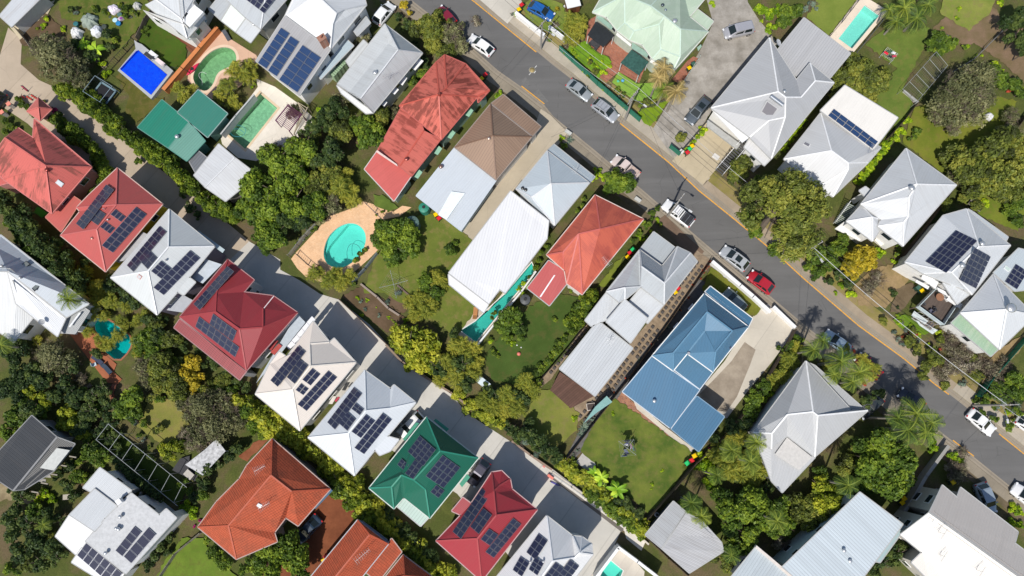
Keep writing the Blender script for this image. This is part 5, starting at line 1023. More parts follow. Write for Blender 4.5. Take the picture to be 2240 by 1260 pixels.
def HEDGE(kind, pts, r, step=None, hmul=1., group='hedge', look=None):
    step = (step or r*1.05)*.78; r *= 1.1; d = 0.
    for a, b in zip(pts[:-1], pts[1:]):
        L = math.hypot(b[0]-a[0], b[1]-a[1])
        while d < L:
            t = d/L; TREE(kind, a[0]+(b[0]-a[0])*t+random.uniform(-.15, .15)*r, a[1]+(b[1]-a[1])*t+random.uniform(-.15, .15)*r, r*random.uniform(.88, 1.18), hmul*random.uniform(.85, 1.2), group, look); d += step
        d -= L
# ---- palms: real fronds with leaflets ----
def frond(mb_v, mb_f, tn, base, ang, L, up, droop, rg, wl=.32, nl=15, tint=.5):
    """rachis leaves 'base' at angle ang; leaflets hang from both sides"""
    pts = []; e = up; p = Vector(base); st = L/nl; d0 = Vector((math.cos(ang), math.sin(ang), 0))
    for i in range(nl+1):
        pts.append(p.copy()); p = p+d0*(math.cos(e)*st)+Vector((0, 0, math.sin(e)*st)); e -= droop/nl*(1+.6*i/nl)
    side = Vector((-d0.y, d0.x, 0))
    for i in range(1, nl):
        t = i/nl; w = wl*L*math.sin(math.pi*min(1, t*.86+.14))**.7; a, b = pts[i], pts[i+1 if i < nl else i]; d = (b-a).normalized()
        for s in (-1, 1):
            tip = a+side*s*w*.86+d*w*.62+Vector((0, 0, -w*rg.uniform(.18, .5))); q = len(mb_v); h = st*.42
            mb_v += [a-d*h*.5, tip-d*h*.15, tip+d*h*.25, a+d*h*.7+Vector((0, 0, .02))]; mb_f.append((q, q+1, q+2, q+3)); tn.append(min(1, max(0, tint+rg.uniform(-.2, .2)+.25*t)))
    for i in range(nl):
        q = len(mb_v); w = .035*(1-i/nl)+.012; mb_v += [pts[i]-side*w, pts[i]+side*w, pts[i+1]+side*w*.8, pts[i+1]-side*w*.8]; mb_f.append((q, q+1, q+2, q+3)); tn.append(.85)
def fan_mesh(vs, fs, tn, mat):
    me = bpy.data.meshes.new('crown'); me.from_pydata([tuple(v) for v in vs], [], fs); a = me.attributes.new('tint', 'FLOAT', 'FACE'); a.data.foreach_set('value', tn); me.materials.append(mat); me.update(); return me
def make_palm(kind, var):
    key = ('palm', kind, var)
    if key in PROTO: return PROTO[key]
    rg = random.Random(hash_(kind)*13+var); v, f, t = [], [], []; tr = MB()
    if kind == 'P' or kind == 'Q':      # single crown, R=1
        z = 2.1; tr.cyl((0, 0, -.05), (0, 0, z), .085, .055, 8)
        for k in range(17): frond(v, f, t, (0, 0, z), k*2.399+rg.uniform(-.2, .2), rg.uniform(.85, 1.08), rg.uniform(.05, 1.05) if k > 5 else rg.uniform(-.3, .2), rg.uniform(1.0, 1.7), rg, .30, 14, rg.uniform(.25, .6))
    elif kind == 'F':                    # clump of many stems, golden cane
        for sidx in range(7):
            a = sidx*2.4; q = .0 if sidx == 0 else rg.uniform(.25, .55); b = Vector((math.cos(a)*q, math.sin(a)*q, 0)); z = rg.uniform(.9, 1.35)*(1-.25*q); tr.cyl(b*.5, b+Vector((0, 0, z)), .035, .025, 6)
            for k in range(11): frond(v, f, t, b+Vector((0, 0, z)), k*2.399+rg.uniform(-.3, .3), rg.uniform(.42, .62), rg.uniform(.25, 1.15), rg.uniform(1.0, 1.8), rg, .34, 9, rg.uniform(.2, .75))
    else:                                # banana / agave: broad strap leaves
        n = 10 if kind == 'A' else 22; zb = .7 if kind == 'A' else .05; tr.cyl((0, 0, 0), (0, 0, zb), .09, .06, 7)
        for k in range(n):
            a = k*2.399; L = rg.uniform(.7, 1.1); e = rg.uniform(.3, 1.1) if kind == 'A' else rg.uniform(.2, 1.25); p = Vector((0, 0, zb)); d0 = Vector((math.cos(a), math.sin(a), 0)); s_ = Vector((-d0.y, d0.x, 0)); w0 = .16 if kind == 'A' else .055; tt = rg.uniform(.2, .9); ns = 7
            for i in range(ns):
                w1, w2 = [w0*math.sin(math.pi*min(1., (x/ns)*.88+.12))**.6 if x < ns else .01 for x in (i, i+1)]; q = p+d0*(math.cos(e)*L/ns)+Vector((0, 0, math.sin(e)*L/ns)); b = len(v)
                v += [p-s_*w1, p+Vector((0, 0, -.03)), q+Vector((0, 0, -.03)), q-s_*w2, p+s_*w1, q+s_*w2]; f += [(b, b+1, b+2, b+3), (b+1, b+4, b+5, b+2)]; t += [tt, min(1, tt+.12)]; p = q; e -= .26 if kind == 'A' else .1
    me = bpy.data.meshes.new('trunk'); me.from_pydata(tr.v, [], tr.f); me.materials.append(PBARK); me.update()
    PROTO[key] = (fan_mesh(v, f, t, {'P': M_P, 'Q': M_DP, 'F': M_F, 'A': M_A, 'V': M_S}[kind]), me); return PROTO[key]
PK = {'P': ('feathery green palm', 'palm', 'palm_tree'), 'Q': ('drooping dry-fronded palm', 'palm', 'palm_tree'), 'F': ('golden cane palm clump', 'palm', 'cane_palm'), 'A': ('broad-leaved banana plant', 'banana plant', 'banana_plant'), 'V': ('spiky rosette plant', 'plant', 'spiky_plant')}
def PALM(kind, s, h=None, group=None):
    for q in s.split(','):
        x, y, r = map(float, q.split()); cm, tm = make_palm(kind, random.randrange(3)); R = r*.0656*1.05
        lift = 3.0+r*.055 if kind in 'PQ' else 0; lift = h if h is not None else lift; zt = {'P': 2.1, 'Q': 2.1, 'F': 1.1, 'A': .9, 'V': .3}[kind]*R
        if kind in 'PQ': sz = 1.; p = G(x, y, lift)
        else: p = G(x, y, zt)
        root = empty(PK[kind][2], (p.x, p.y, 0), random.uniform(0, 6.28)); c = link('crown', cm, root); t = link('trunk', tm, root)
        c.scale = (R, R, R)
        if kind in 'PQ': c.location = (0, 0, lift-2.1*R); t.scale = (R*1.1, R*1.1, lift/2.1)
        else: t.scale = (R, R, R)
        lk, cat, _ = PK[kind]; auto(root, ('small ' if r < 20 else '')+lk, cat, x, y, group)
# ---- top left ----
TREES('G', '112 120 46,150 150 38,85 92 30,175 175 26'); TREES('B', '195 120 22,232 72 17,238 100 14,165 95 15'); TREES('H', '228 28 15,205 15 12,270 18 15,262 8 10,250 88 14,290 25 10,155 165 20', group=None, look='leafy garden shrub')
TREES('L', '100 38 10,92 55 10,135 62 9,228 158 13,222 140 11'); PALM('A', '205 108 30,180 95 20'); TREES('B', '156 18 12'); TREES('H', '318 60 10,310 68 9,322 75 8', look='leafy garden shrub')
HEDGE('H', [(130, 192), (175, 215), (220, 250), (268, 292), (320, 325), (372, 362), (410, 402), (452, 440), (510, 470)], 21, 18, 1.3, 'hedge bushes along the upper side of the lane'); HEDGE('H', [(150, 176), (190, 205), (235, 240)], 15, 14, 1.2, 'hedge bushes along the upper side of the lane')
HEDGE('H', [(125, 265), (155, 285), (190, 312), (215, 342), (228, 372), (215, 405), (190, 430)], 20, 17, 1.2, 'hedge bushes beside the old red house'); TREES('K', '112 246 17,120 256 12'); HEDGE('H', [(40, 218), (60, 238), (70, 250)], 10, 9, .9, 'low hedge beside the gazebo')
TREES('H', '95 222 8,12 262 14,25 275 14,38 280 10,10 285 12', look='leafy garden shrub'); TREES('B', '400 420 14,415 450 16,395 395 12,430 470 12')
PALM('F', '515 150 30,495 185 30,540 165 28,480 210 24,510 225 22,545 145 22,388 190 20,402 212 22,420 195 16'); 
# ---- centre-left clump ----
TREES('D', '600 345 44,560 400 42,610 410 44,575 455 44,660 320 42,640 440 42,540 455 30,565 500 36,600 510 36,640 370 40,585 535 24,815 300 40,790 265 34,690 445 34', 1.1); TREES('B', '730 235 32,700 265 30,670 290 28,730 330 38,700 350 30,620 480 34,560 435 30,660 480 30', 1.1)
TREES('O', '690 400 34,745 290 34,720 375 30,830 255 30,690 300 22'); TREES('G', '745 215 24,640 240 20,600 325 22,720 445 28,855 245 18,795 85 18,770 95 14,690 470 22'); PALM('F', '745 405 36,765 430 30,720 415 26,755 385 22'); TREES('L', '755 245 12,655 355 20,700 245 16,620 385 20', look='bright lime tree'); TREES('B', '905 100 18,925 130 16,885 48 18,870 35 12,930 145 14'); TREES('D', '925 160 16,905 175 14')
TREES('O', '930 55 38,950 85 30,975 110 26'); TREES('G', '985 70 28,1005 95 24,970 125 22,1000 60 20'); TREES('Y', '885 12 15,895 28 10'); TREES('R', '995 45 12'); TREES('L', '945 100 14,1095 205 13'); TREES('W', '1040 45 16,800 120 10')
# ---- oval pool yard ----
TREES('D', '845 495 34,880 510 34,860 540 30,895 545 26,830 520 24,855 570 18'); PALM('F', '690 598 24,718 612 26,745 618 24,765 600 20,735 595 18'); TREES('H', '688 495 9,775 570 10,790 555 9,800 545 9,680 505 9,770 615 10', look='leafy garden shrub'); TREES('D', '985 545 16,990 530 11'); TREES('D', '935 610 22,925 625 18,950 640 20', 1.1); PALM('F', '955 605 24,970 620 20,920 650 22,895 660 18,930 680 24,905 690 20,945 665 20'); TREES('R', '700 585 8,560 760 6')
TREES('S', '790 660 7,800 675 6,830 690 7,845 660 8,870 640 10'); TREES('L', '790 690 6,850 693 5,885 700 9,782 650 6')
TREES('M', '895 755 40,925 735 34,880 735 30,930 785 32,905 795 24,955 755 24,870 760 16', 1.15); PALM('F', '1000 755 28,1020 785 26,975 795 28,1000 830 28,1035 765 22,1035 820 24,965 830 20,1040 790 20'); TREES('B', '960 800 24,1010 800 26,990 730 16,1020 840 22', 1.2)
TREES('D', '1115 690 28,1100 715 22,1130 715 22,1105 740 16,1140 735 14'); TREES('L', '1075 745 9,1120 750 8')
HEDGE('H', [(1292, 645), (1270, 685), (1250, 715)], 20, 13, 1.1, 'round hedge beside the middle lawn', 'bright green hedge bush'); HEDGE('H', [(1238, 735), (1222, 760), (1200, 785), (1180, 812)], 11, 12, 1., 'shrubs along the middle lawn fence', 'small garden shrub')
PALM('F', '1150 838 24,1110 868 26,1080 892 24,1130 895 24,1055 875 22,1165 860 20,1100 900 20'); TREES('B', '1130 870 22,1085 870 22,1060 850 18,1150 880 18', .9); TREES('M', '1000 862 18,1025 890 20,1050 905 20,1075 918 20,1095 930 18,1040 880 16', .8)
TREES('B', '1150 945 24,1175 965 24,1200 985 22,1222 1002 18,1120 935 18,1135 955 18,1160 925 16', 1.1); TREES('S', '1180 985 18,1145 965 16,1125 945 14', look='grey-green shrub'); 
HEDGE('M', [(1235, 1020), (1270, 1042), (1305, 1070), (1340, 1100), (1375, 1128), (1412, 1160)], 19, 17, .8, 'bushy strip along the drain', 'yellow-green garden bush'); HEDGE('D', [(1290, 1080), (1330, 1110), (1370, 1140), (1400, 1168)], 14, 20, .9, 'bushy strip along the drain', 'green garden bush'); HEDGE('B', [(1318, 1060), (1352, 1092), (1400, 1130)], 14, 22, .8, 'bushy strip along the drain', 'dark garden bush'); PALM('A', '1316 1048 24,1350 1072 26,1300 1035 18'); PALM('V', '1278 936 15,1270 950 10'); TREES('S', '1298 918 8,1290 925 6'); TREES('L', '1255 915 8,1450 1030 5,1427 1058 6,1426 1070 4')
TREES('H', '1273 447 10,1266 462 10,1278 432 10,1187 552 12,1178 568 11,1170 585 12,1160 605 10,1195 538 9', look='leafy garden shrub'); TREES('L', '1150 620 11,1145 640 9,1135 632 8'); TREES('D', '1428 468 13,1415 492 13,1438 455 9,1385 525 9,1398 508 9,1250 635 6', look='leafy garden shrub'); TREES('D', '1355 385 32,1370 400 26,1340 408 22', 1.); TREES('L', '1305 372 12,1318 385 12,1298 388 10'); PALM('V', '1246 306 13'); TREES('L', '1230 300 9'); TREES('D', '1232 318 10')
TREES('R', '1555 572 6,1548 582 8,1540 595 7,1530 608 6,1518 625 5'); PALM('V', '1459 715 9,1398 788 7,1488 678 6')
for q in ('1506 652', '1488 678', '1425 753', '1368 827', '1343 860'): TREE('R', *map(float, q.split()), 4.5, 1, None, 'small magenta potted shrub')
# ---- top middle, green roof garden ----
PALM('F', '1255 40 24,1265 65 24,1250 85 22,1272 45 18,1245 60 18'); TREES('Y', '1218 18 8'); PALM('V', '1162 42 9'); TREES('L', '1253 113 9,1290 125 10,1305 140 10,1320 155 10,1318 135 8,1332 145 9,1262 122 7'); TREES('O', '1300 155 10,1290 135 8,1413 222 12,1430 225 10'); TREES('W', '1330 188 10,1215 52 10,1232 82 8,1240 100 8')
PALM('Q', '1452 150 34,1480 200 30,1440 170 26', 6.5); PALM('P', '1453 195 28', 5.5); TREES('D', '1350 195 9,1365 205 8,1405 228 9', look='leafy garden shrub'); TREES('L', '1515 310 10,1525 300 9,1540 282 13,1500 325 9,1533 292 9'); TREES('O', '1488 298 14'); TREES('W', '1677 38 10')
TREES('L', '1680 30 24,1692 60 18,1665 15 16,1700 20 20', 1., look='bright lime tree'); TREES('D', '1722 30 26,1740 20 22,1712 50 16'); TREES('S', '1780 10 16,1765 20 12'); TREES('L', '1560 5 10,1668 45 6')
# ---- top right gardens ----
PALM('P', '1978 18 38,2005 40 36,1960 48 26,1945 22 24,2030 10 30', 3.6); TREES('D', '2062 80 26,2078 95 22,2045 90 20,2060 105 18'); TREES('O', '1885 150 40,1915 170 36,1860 175 36,1905 200 34,1870 130 24,1935 160 20,1840 205 24,1820 230 18,1895 215 24', 1.); TREES('G', '2110 190 50,2080 225 40,2145 165 40,2130 230 42,2060 250 26,2085 270 26,2150 200 36', 1.1)
TREES('L', '2095 40 8,2060 60 6,2180 145 20'); TREES('D', '2190 165 24,2175 150 18,2195 185 16,2225 180 18,2235 200 18'); TREES('B', '2232 40 34,2235 80 30,2245 110 24', 1.5); TREES('O', '2120 360 44,2170 340 46,2215 310 44,2150 395 44,2200 375 44,2100 330 26,2235 350 40,2080 345 24,2225 400 36,2190 415 28', 1.2); TREES('G', '2220 290 30,2215 250 20,2100 385 24')
TREES('L', '1985 260 12,1972 282 14,1960 300 13,1945 315 12'); HEDGE('L', [(1940, 320), (1915, 352), (1892, 385), (1872, 405)], 10, 10, 1., 'lime hedge between the houses'); HEDGE('L', [(1762, 262), (1745, 285), (1728, 308), (1712, 330)], 6, 8, 1., 'lime hedge between the houses'); TREES('R', '2090 170 6,2215 195 10'); TREES('D', '2218 455 20,2235 440 18,2230 480 18', 1.); TREES('O', '2060 430 20,2075 445 18,2140 450 16,2110 430 14'); TREES('L', '2190 425 12,2160 440 12'); TREES('L', '2098 18 8,2190 5 10')
# ---- street trees, right ----
TREE('O', 1722, 455, 112, 1.05, None, 'huge spreading olive-brown street tree'); TREES('O', '1625 365 30,1612 385 20'); TREES('D', '1650 500 22,1640 470 18,1700 545 20,1660 400 18'); TREES('D', '1790 555 24,1815 570 24,1800 595 18,1835 545 22,1850 520 18', 1.1); TREES('Y', '1880 568 34,1895 552 26,1865 590 26,1905 575 20,1860 565 20', 1.1); TREES('W', '1920 610 22,1900 630 18'); TREES('L', '1863 640 13,1845 625 10,1960 575 10,1930 550 14,1830 640 6'); TREES('B', '1840 600 16,1860 620 14,1815 615 12')
HEDGE('D', [(1975, 530), (1960, 555)], 8, 12, 1., None, 'leafy garden shrub')
TREES('O', '1995 745 14,2010 765 14,2000 725 11,2040 775 15,2030 800 16,2060 745 12,2055 790 18'); TREES('W', '2080 740 22,2100 770 26,2085 800 24,2120 800 26,2060 820 18,2110 745 16,2180 820 24,2200 800 20'); TREES('S', '1965 740 9,1975 752 9,1958 728 7,1982 725 8,2110 840 12'); TREES('R', '1985 730 8,1978 735 7'); TREES('L', '1992 715 9,1970 705 8,2055 725 9,2010 735 9,1965 690 6'); TREES('D', '2225 830 22,2210 860 20,2180 855 18,2165 870 14,2235 860 20,2150 880 12'); PALM('V', '2175 868 10,2195 880 10,2225 885 12,2215 900 10,2190 875 8'); TREES('B', '2190 840 14,2230 870 14,1965 672 5')
TREES('B', '2140 590 14,1955 640 10')
# ---- palms and trees, lower right ----
PALM('P', '1780 765 26,1840 790 38,1880 815 30,1800 745 22,1865 835 26,1825 820 22', 7.); PALM('F', '1730 790 26,1712 818 24,1695 835 20,1745 765 20,1900 800 18,1815 800 22'); TREES('D', '1660 870 24,1645 895 22,1680 845 20,1640 915 16,1735 755 16,1715 765 14,1750 745 14'); TREES('L', '1675 870 14,1665 850 12,1690 860 10'); TREES('R', '1890 838 8,1870 770 6')
PALM('P', '1600 985 28,1642 1010 28,1655 968 24,1568 1040 22', 7.); PALM('F', '1590 1030 30,1610 958 26,1640 1045 30,1572 990 26,1665 1030 26,1620 1010 28,1680 990 24,1585 1000 26,1660 1000 22'); TREES('B', '1600 1010 24,1640 985 20,1615 1040 20', .9); TREES('L', '1545 1020 24,1560 1055 20,1535 1000 14,1525 1020 12', 1.); TREES('K', '1553 982 7,1562 998 6,1548 990 5'); TREES('B', '1560 960 18,1600 940 22,1630 930 20,1690 1030 18,1680 1060 18', 1.)
TREES('D', '1620 1115 38,1590 1095 26,1655 1105 36,1600 1150 28,1670 1140 28,1640 1180 30,1570 1080 18,1610 1200 22', 1.2); PALM('P', '1512 1100 26,1535 1130 24,1600 1215 20', 6.); TREES('D', '1500 1130 20,1530 1140 22,1490 1110 12'); TREES('O', '1560 1215 16,1590 1235 18,1640 1225 16')
TREES('Z', '1820 1100 36,1795 1065 28', 1.2, None, 'yellow-green leafy tree'); TREES('O', '1790 1110 30,1760 1120 26,1830 1140 30,1775 1140 24,1745 1095 20', 1.2); TREES('D', '1800 1040 22,1700 1120 26,1720 1150 24,1695 1160 20,1715 1100 18', 1.1); TREES('L', '1830 1085 22,1815 1130 20', 1.2, None, 'bright lime tree'); PALM('P', '1855 1062 28,1700 1140 26', 8.); TREES('W', '1705 1185 18,1725 1195 14')
TREES('D', '1935 980 46,1965 1010 46,1925 1025 44,1900 1000 36,1950 1050 40,1985 1035 30,1990 1055 20,1905 1045 30', 1.2); PALM('P', '2005 905 40,1985 940 34,2025 945 34,1965 915 28,2040 925 26', 8.); TREES('L', '2035 960 20,2040 980 14', 1., None, 'bright lime tree'); TREES('O', '1860 1010 20,1850 1030 18,1870 985 14'); TREES('L', '2090 1000 13,2105 1010 12'); TREES('W', '2100 1035 24,2085 1020 16,2110 990 14'); TREES('L', '2220 1110 12,2235 1120 12,2212 1140 14,2235 1150 12'); TREES('B', '1968 1215 28,1930 1235 26,1945 1210 20,1975 1195 18,1910 1250 20', 1.2); TREES('D', '1985 1210 18,1955 1195 14')
# ---- lower left jungle ----
HEDGE('B', [(5, 435), (30, 465), (62, 508), (98, 552), (130, 590), (165, 630)], 28, 24, 1.2, 'dense dark hedge left of the townhouses', 'dense dark hedge tree'); HEDGE('D', [(20, 480), (60, 540), (95, 590), (120, 605)], 20, 24, 1.2, 'dense dark hedge left of the townhouses', 'green hedge tree')
PALM('F', '150 610 26,180 600 26,210 635 26,240 660 24,275 668 22,272 712 15,228 690 17,300 700 20,190 725 18,215 660 24,320 690 20,296 745 18', None); PALM('P', '152 655 30', 7.); TREES('B', '240 620 24,275 645 24,300 660 22,330 700 24,210 770 16,340 730 22,185 570 18', 1.)
TREES('D', '310 740 26,335 765 26,300 765 18,285 870 28,262 895 24,290 905 22,350 740 20'); TREES('O', '355 800 34,375 840 32,345 835 24,390 865 24', 1.1); TREES('Y', '412 800 24,405 820 24,425 830 22,420 850 16', 1.1); TREES('G', '112 775 36,135 800 24,90 790 22,310 800 22,320 830 20', 1.); TREES('W', '175 830 16,192 848 12', look='pale pink blossoming shrub'); TREES('B', '25 770 30,45 820 36,85 830 28,15 850 34,140 840 24,160 870 26,120 870 24,60 895 30,200 900 24,225 850 22,235 920 22,240 960 16,180 905 22,20 740 24', 1.)
TREES('Z', '65 855 20,90 870 20,100 885 18,50 845 14', 1.1, None, 'bright lime tree'); TREES('D', '30 910 26,60 925 24,15 945 22,50 880 20,80 900 22', 1.1); TREES('Z', '140 905 22,155 925 24,170 945 18,190 955 12,130 930 18', 1.1, None, 'yellow leaved tree'); TREES('D', '195 985 22,215 1000 22,185 965 14,175 1010 14,165 1040 16,180 1050 14'); TREES('B', '145 1060 18,160 1085 14'); PALM('P', '2 755 26', 6.)
HEDGE('B', [(255, 1010), (285, 1035), (315, 1062), (345, 1088)], 17, 15, .9, 'clipped dark hedge beside the white flat house'); TREES('G', '440 890 34,470 930 34,500 900 28,480 875 26,425 910 26,430 950 28,520 920 20', 1.1); TREES('W', '430 965 30,455 975 24,400 950 18'); TREES('Z', '365 990 22,385 975 18,350 980 14', 1., None, 'yellow-green leafy tree'); TREES('B', '450 1030 24,470 1010 22,435 1060 20,425 1090 16,500 1000 16,520 985 18', 1.); TREES('D', '530 900 24,550 930 22,515 880 22,500 860 20,480 850 20'); TREES('L', '408 1112 17,418 1125 14'); TREES('K', '395 1140 6,440 1140 7,425 1150 5,392 1100 4')
HEDGE('M', [(525, 880), (565, 912), (605, 935), (650, 962), (700, 1003), (740, 1043), (785, 1090), (835, 1140), (885, 1188), (930, 1230), (975, 1272)], 24, 14, 1., 'long hedge below the townhouses', 'yellow-green hedge bush'); HEDGE('H', [(520, 900), (565, 935), (620, 965)], 16, 18, 1., 'long hedge below the townhouses'); HEDGE('H', [(730, 1055), (775, 1100), (825, 1150), (880, 1200), (920, 1240), (960, 1275)], 24, 17, 1.05, 'long hedge below the townhouses'); HEDGE('B', [(765, 1050), (830, 1110), (900, 1180), (950, 1225)], 15, 16, 1., 'long hedge below the townhouses', 'dark hedge bush')
TREES('D', '620 1185 34,590 1215 32,640 1215 34,600 1245 30,650 1245 28,565 1240 22', 1.3); TREES('B', '40 1095 26,15 1130 26,55 1150 26,20 1170 26,70 1185 26,40 1210 26,105 1200 24,90 1170 20,120 1225 22,80 1230 24,25 1070 18,130 1190 16', 1.); TREES('L', '95 1085 15,110 1095 12,78 1095 10'); PALM('P', '95 1148 18', 3.); TREES('O', '120 1180 18,110 1210 18,60 1240 18'); TREES('B', '350 1195 14,335 1215 14,320 1240 14,370 1175 12,365 1210 10', 1.); TREES('D', '460 1205 18,475 1220 16,455 1180 12,490 1235 16,545 1225 14,530 1245 14'); TREES('D', '210 1090 8,18 1245 14,40 1255 12')
HEDGE('B', [(460, 720), (500, 800)], 10, 22, .8, None, 'dark garden shrub')
TREES('B', '375 730 16,355 700 14,390 790 14,430 770 12,470 800 12,400 760 14,440 800 14', .9); TREES('D', '395 400 12,385 385 12,300 350 10')

# ---- more canopy in the lower left and odd corners ----
TREES('O', '335 705 22,372 745 24,450 855 22,485 830 20,345 940 14,330 870 14', 1.); TREES('B', '400 700 16,455 770 16,495 815 15,535 850 16,160 795 22,200 870 24,168 935 24,232 882 20,208 1042 16,232 1072 14,105 1130 22,10 1005 20,140 1135 18,150 1175 16,122 1040 14,150 1020 16,25 700 14,300 985 12,330 1000 10,210 940 18,250 950 14,425 720 14,440 745 14,470 790 14,515 835 14,255 975 12', 1.); TREES('D', '360 780 18,140 905 16,180 860 16,70 1120 20,380 800 18,345 870 14,20 770 20,205 900 16,310 930 12,395 1060 14,410 1075 14,440 1080 16', 1.)
PALM('F', '200 690 20,225 755 16,300 770 18,80 745 14'); TREES('G', '400 880 20,470 880 22,505 930 20', 1.)
TREES('H', '1195 520 8,1205 500 8,1215 485 7,1225 470 7,1165 612 9,1180 840 12,1215 700 9,1090 780 8', look='leafy garden shrub'); TREES('L', '1400 515 8,1370 560 6,1440 480 8,1340 905 6', 1.)
TREES('D', '1785 600 14,1770 580 14,2150 905 12,2180 920 12,2215 930 14,2230 905 14,2000 300 12,2010 285 12', 1.); TREES('O', '1935 700 10,2020 820 12,2070 840 12,2130 780 14,2140 820 16', 1.); TREES('W', '2150 760 20,2135 790 18,2160 800 20', 1.)
PALM('F', '235 752 18,258 733 20,216 742 14,262 700 18')
rs = random.Random(5)
def SCAT(pts, n, r0, r1, kinds='HLSD'):
    for k in range(n):
        i = rs.randrange(len(pts)-1); t = rs.random(); a, b = pts[i], pts[i+1]
        TREE(rs.choice(kinds), a[0]+(b[0]-a[0])*t+rs.uniform(-4, 4), a[1]+(b[1]-a[1])*t+rs.uniform(-4, 4), rs.uniform(r0, r1), 1., None, rs.choice(['small leafy garden plant', 'low green garden plant']))
SCAT([(1232, 108), (1312, 182), (1392, 248)], 18, 4, 8); SCAT([(1425, 515), (1325, 650)], 10, 4, 8); SCAT([(300, 150), (250, 180)], 4, 4, 7); SCAT([(150, 20), (240, 40), (310, 30)], 9, 4, 9, 'HLDS'); SCAT([(80, 60), (130, 80), (150, 110)], 9, 3, 6, 'LH')
SCAT([(1965, 700), (2010, 740), (2060, 770)], 14, 4, 9, 'HSLR'); SCAT([(2040, 60), (2110, 100), (2190, 150), (2235, 190)], 16, 4, 9, 'HLSD'); SCAT([(1960, 300), (2000, 230)], 8, 5, 9, 'LH'); SCAT([(1080, 680), (1070, 760), (1090, 780)], 9, 4, 9, 'HLD'); SCAT([(820, 470), (860, 460)], 4, 4, 6, 'H')
SCAT([(800, 650), (900, 740), (920, 790)], 12, 3, 6, 'HLS'); SCAT([(700, 480), (640, 545)], 9, 5, 9, 'HS'); SCAT([(1265, 990), (1240, 1015)], 5, 5, 9, 'SH'); SCAT([(1120, 25), (1200, 90), (1210, 60)], 9, 4, 7, 'HLS'); SCAT([(1455, 490), (1405, 525)], 7, 5, 9, 'HL'); SCAT([(290, 870), (300, 950), (330, 980)], 8, 5, 10, 'HDS'); SCAT([(2130, 870), (2200, 900), (2238, 930)], 12, 5, 10, 'HDLS'); SCAT([(350, 1160), (320, 1255)], 9, 6, 10, 'HD'); SCAT([(1240, 735), (1185, 810)], 8, 5, 9, 'HL'); SCAT([(560, 180), (480, 240), (430, 210)], 8, 5, 8, 'HL')
PALM('F', '1890 790 20,1912 806 18,1905 822 16,1850 760 14'); TREES('O', '962 28 18,978 45 14', 1.); TREES('B', '1905 880 18,1925 860 14', 1.)
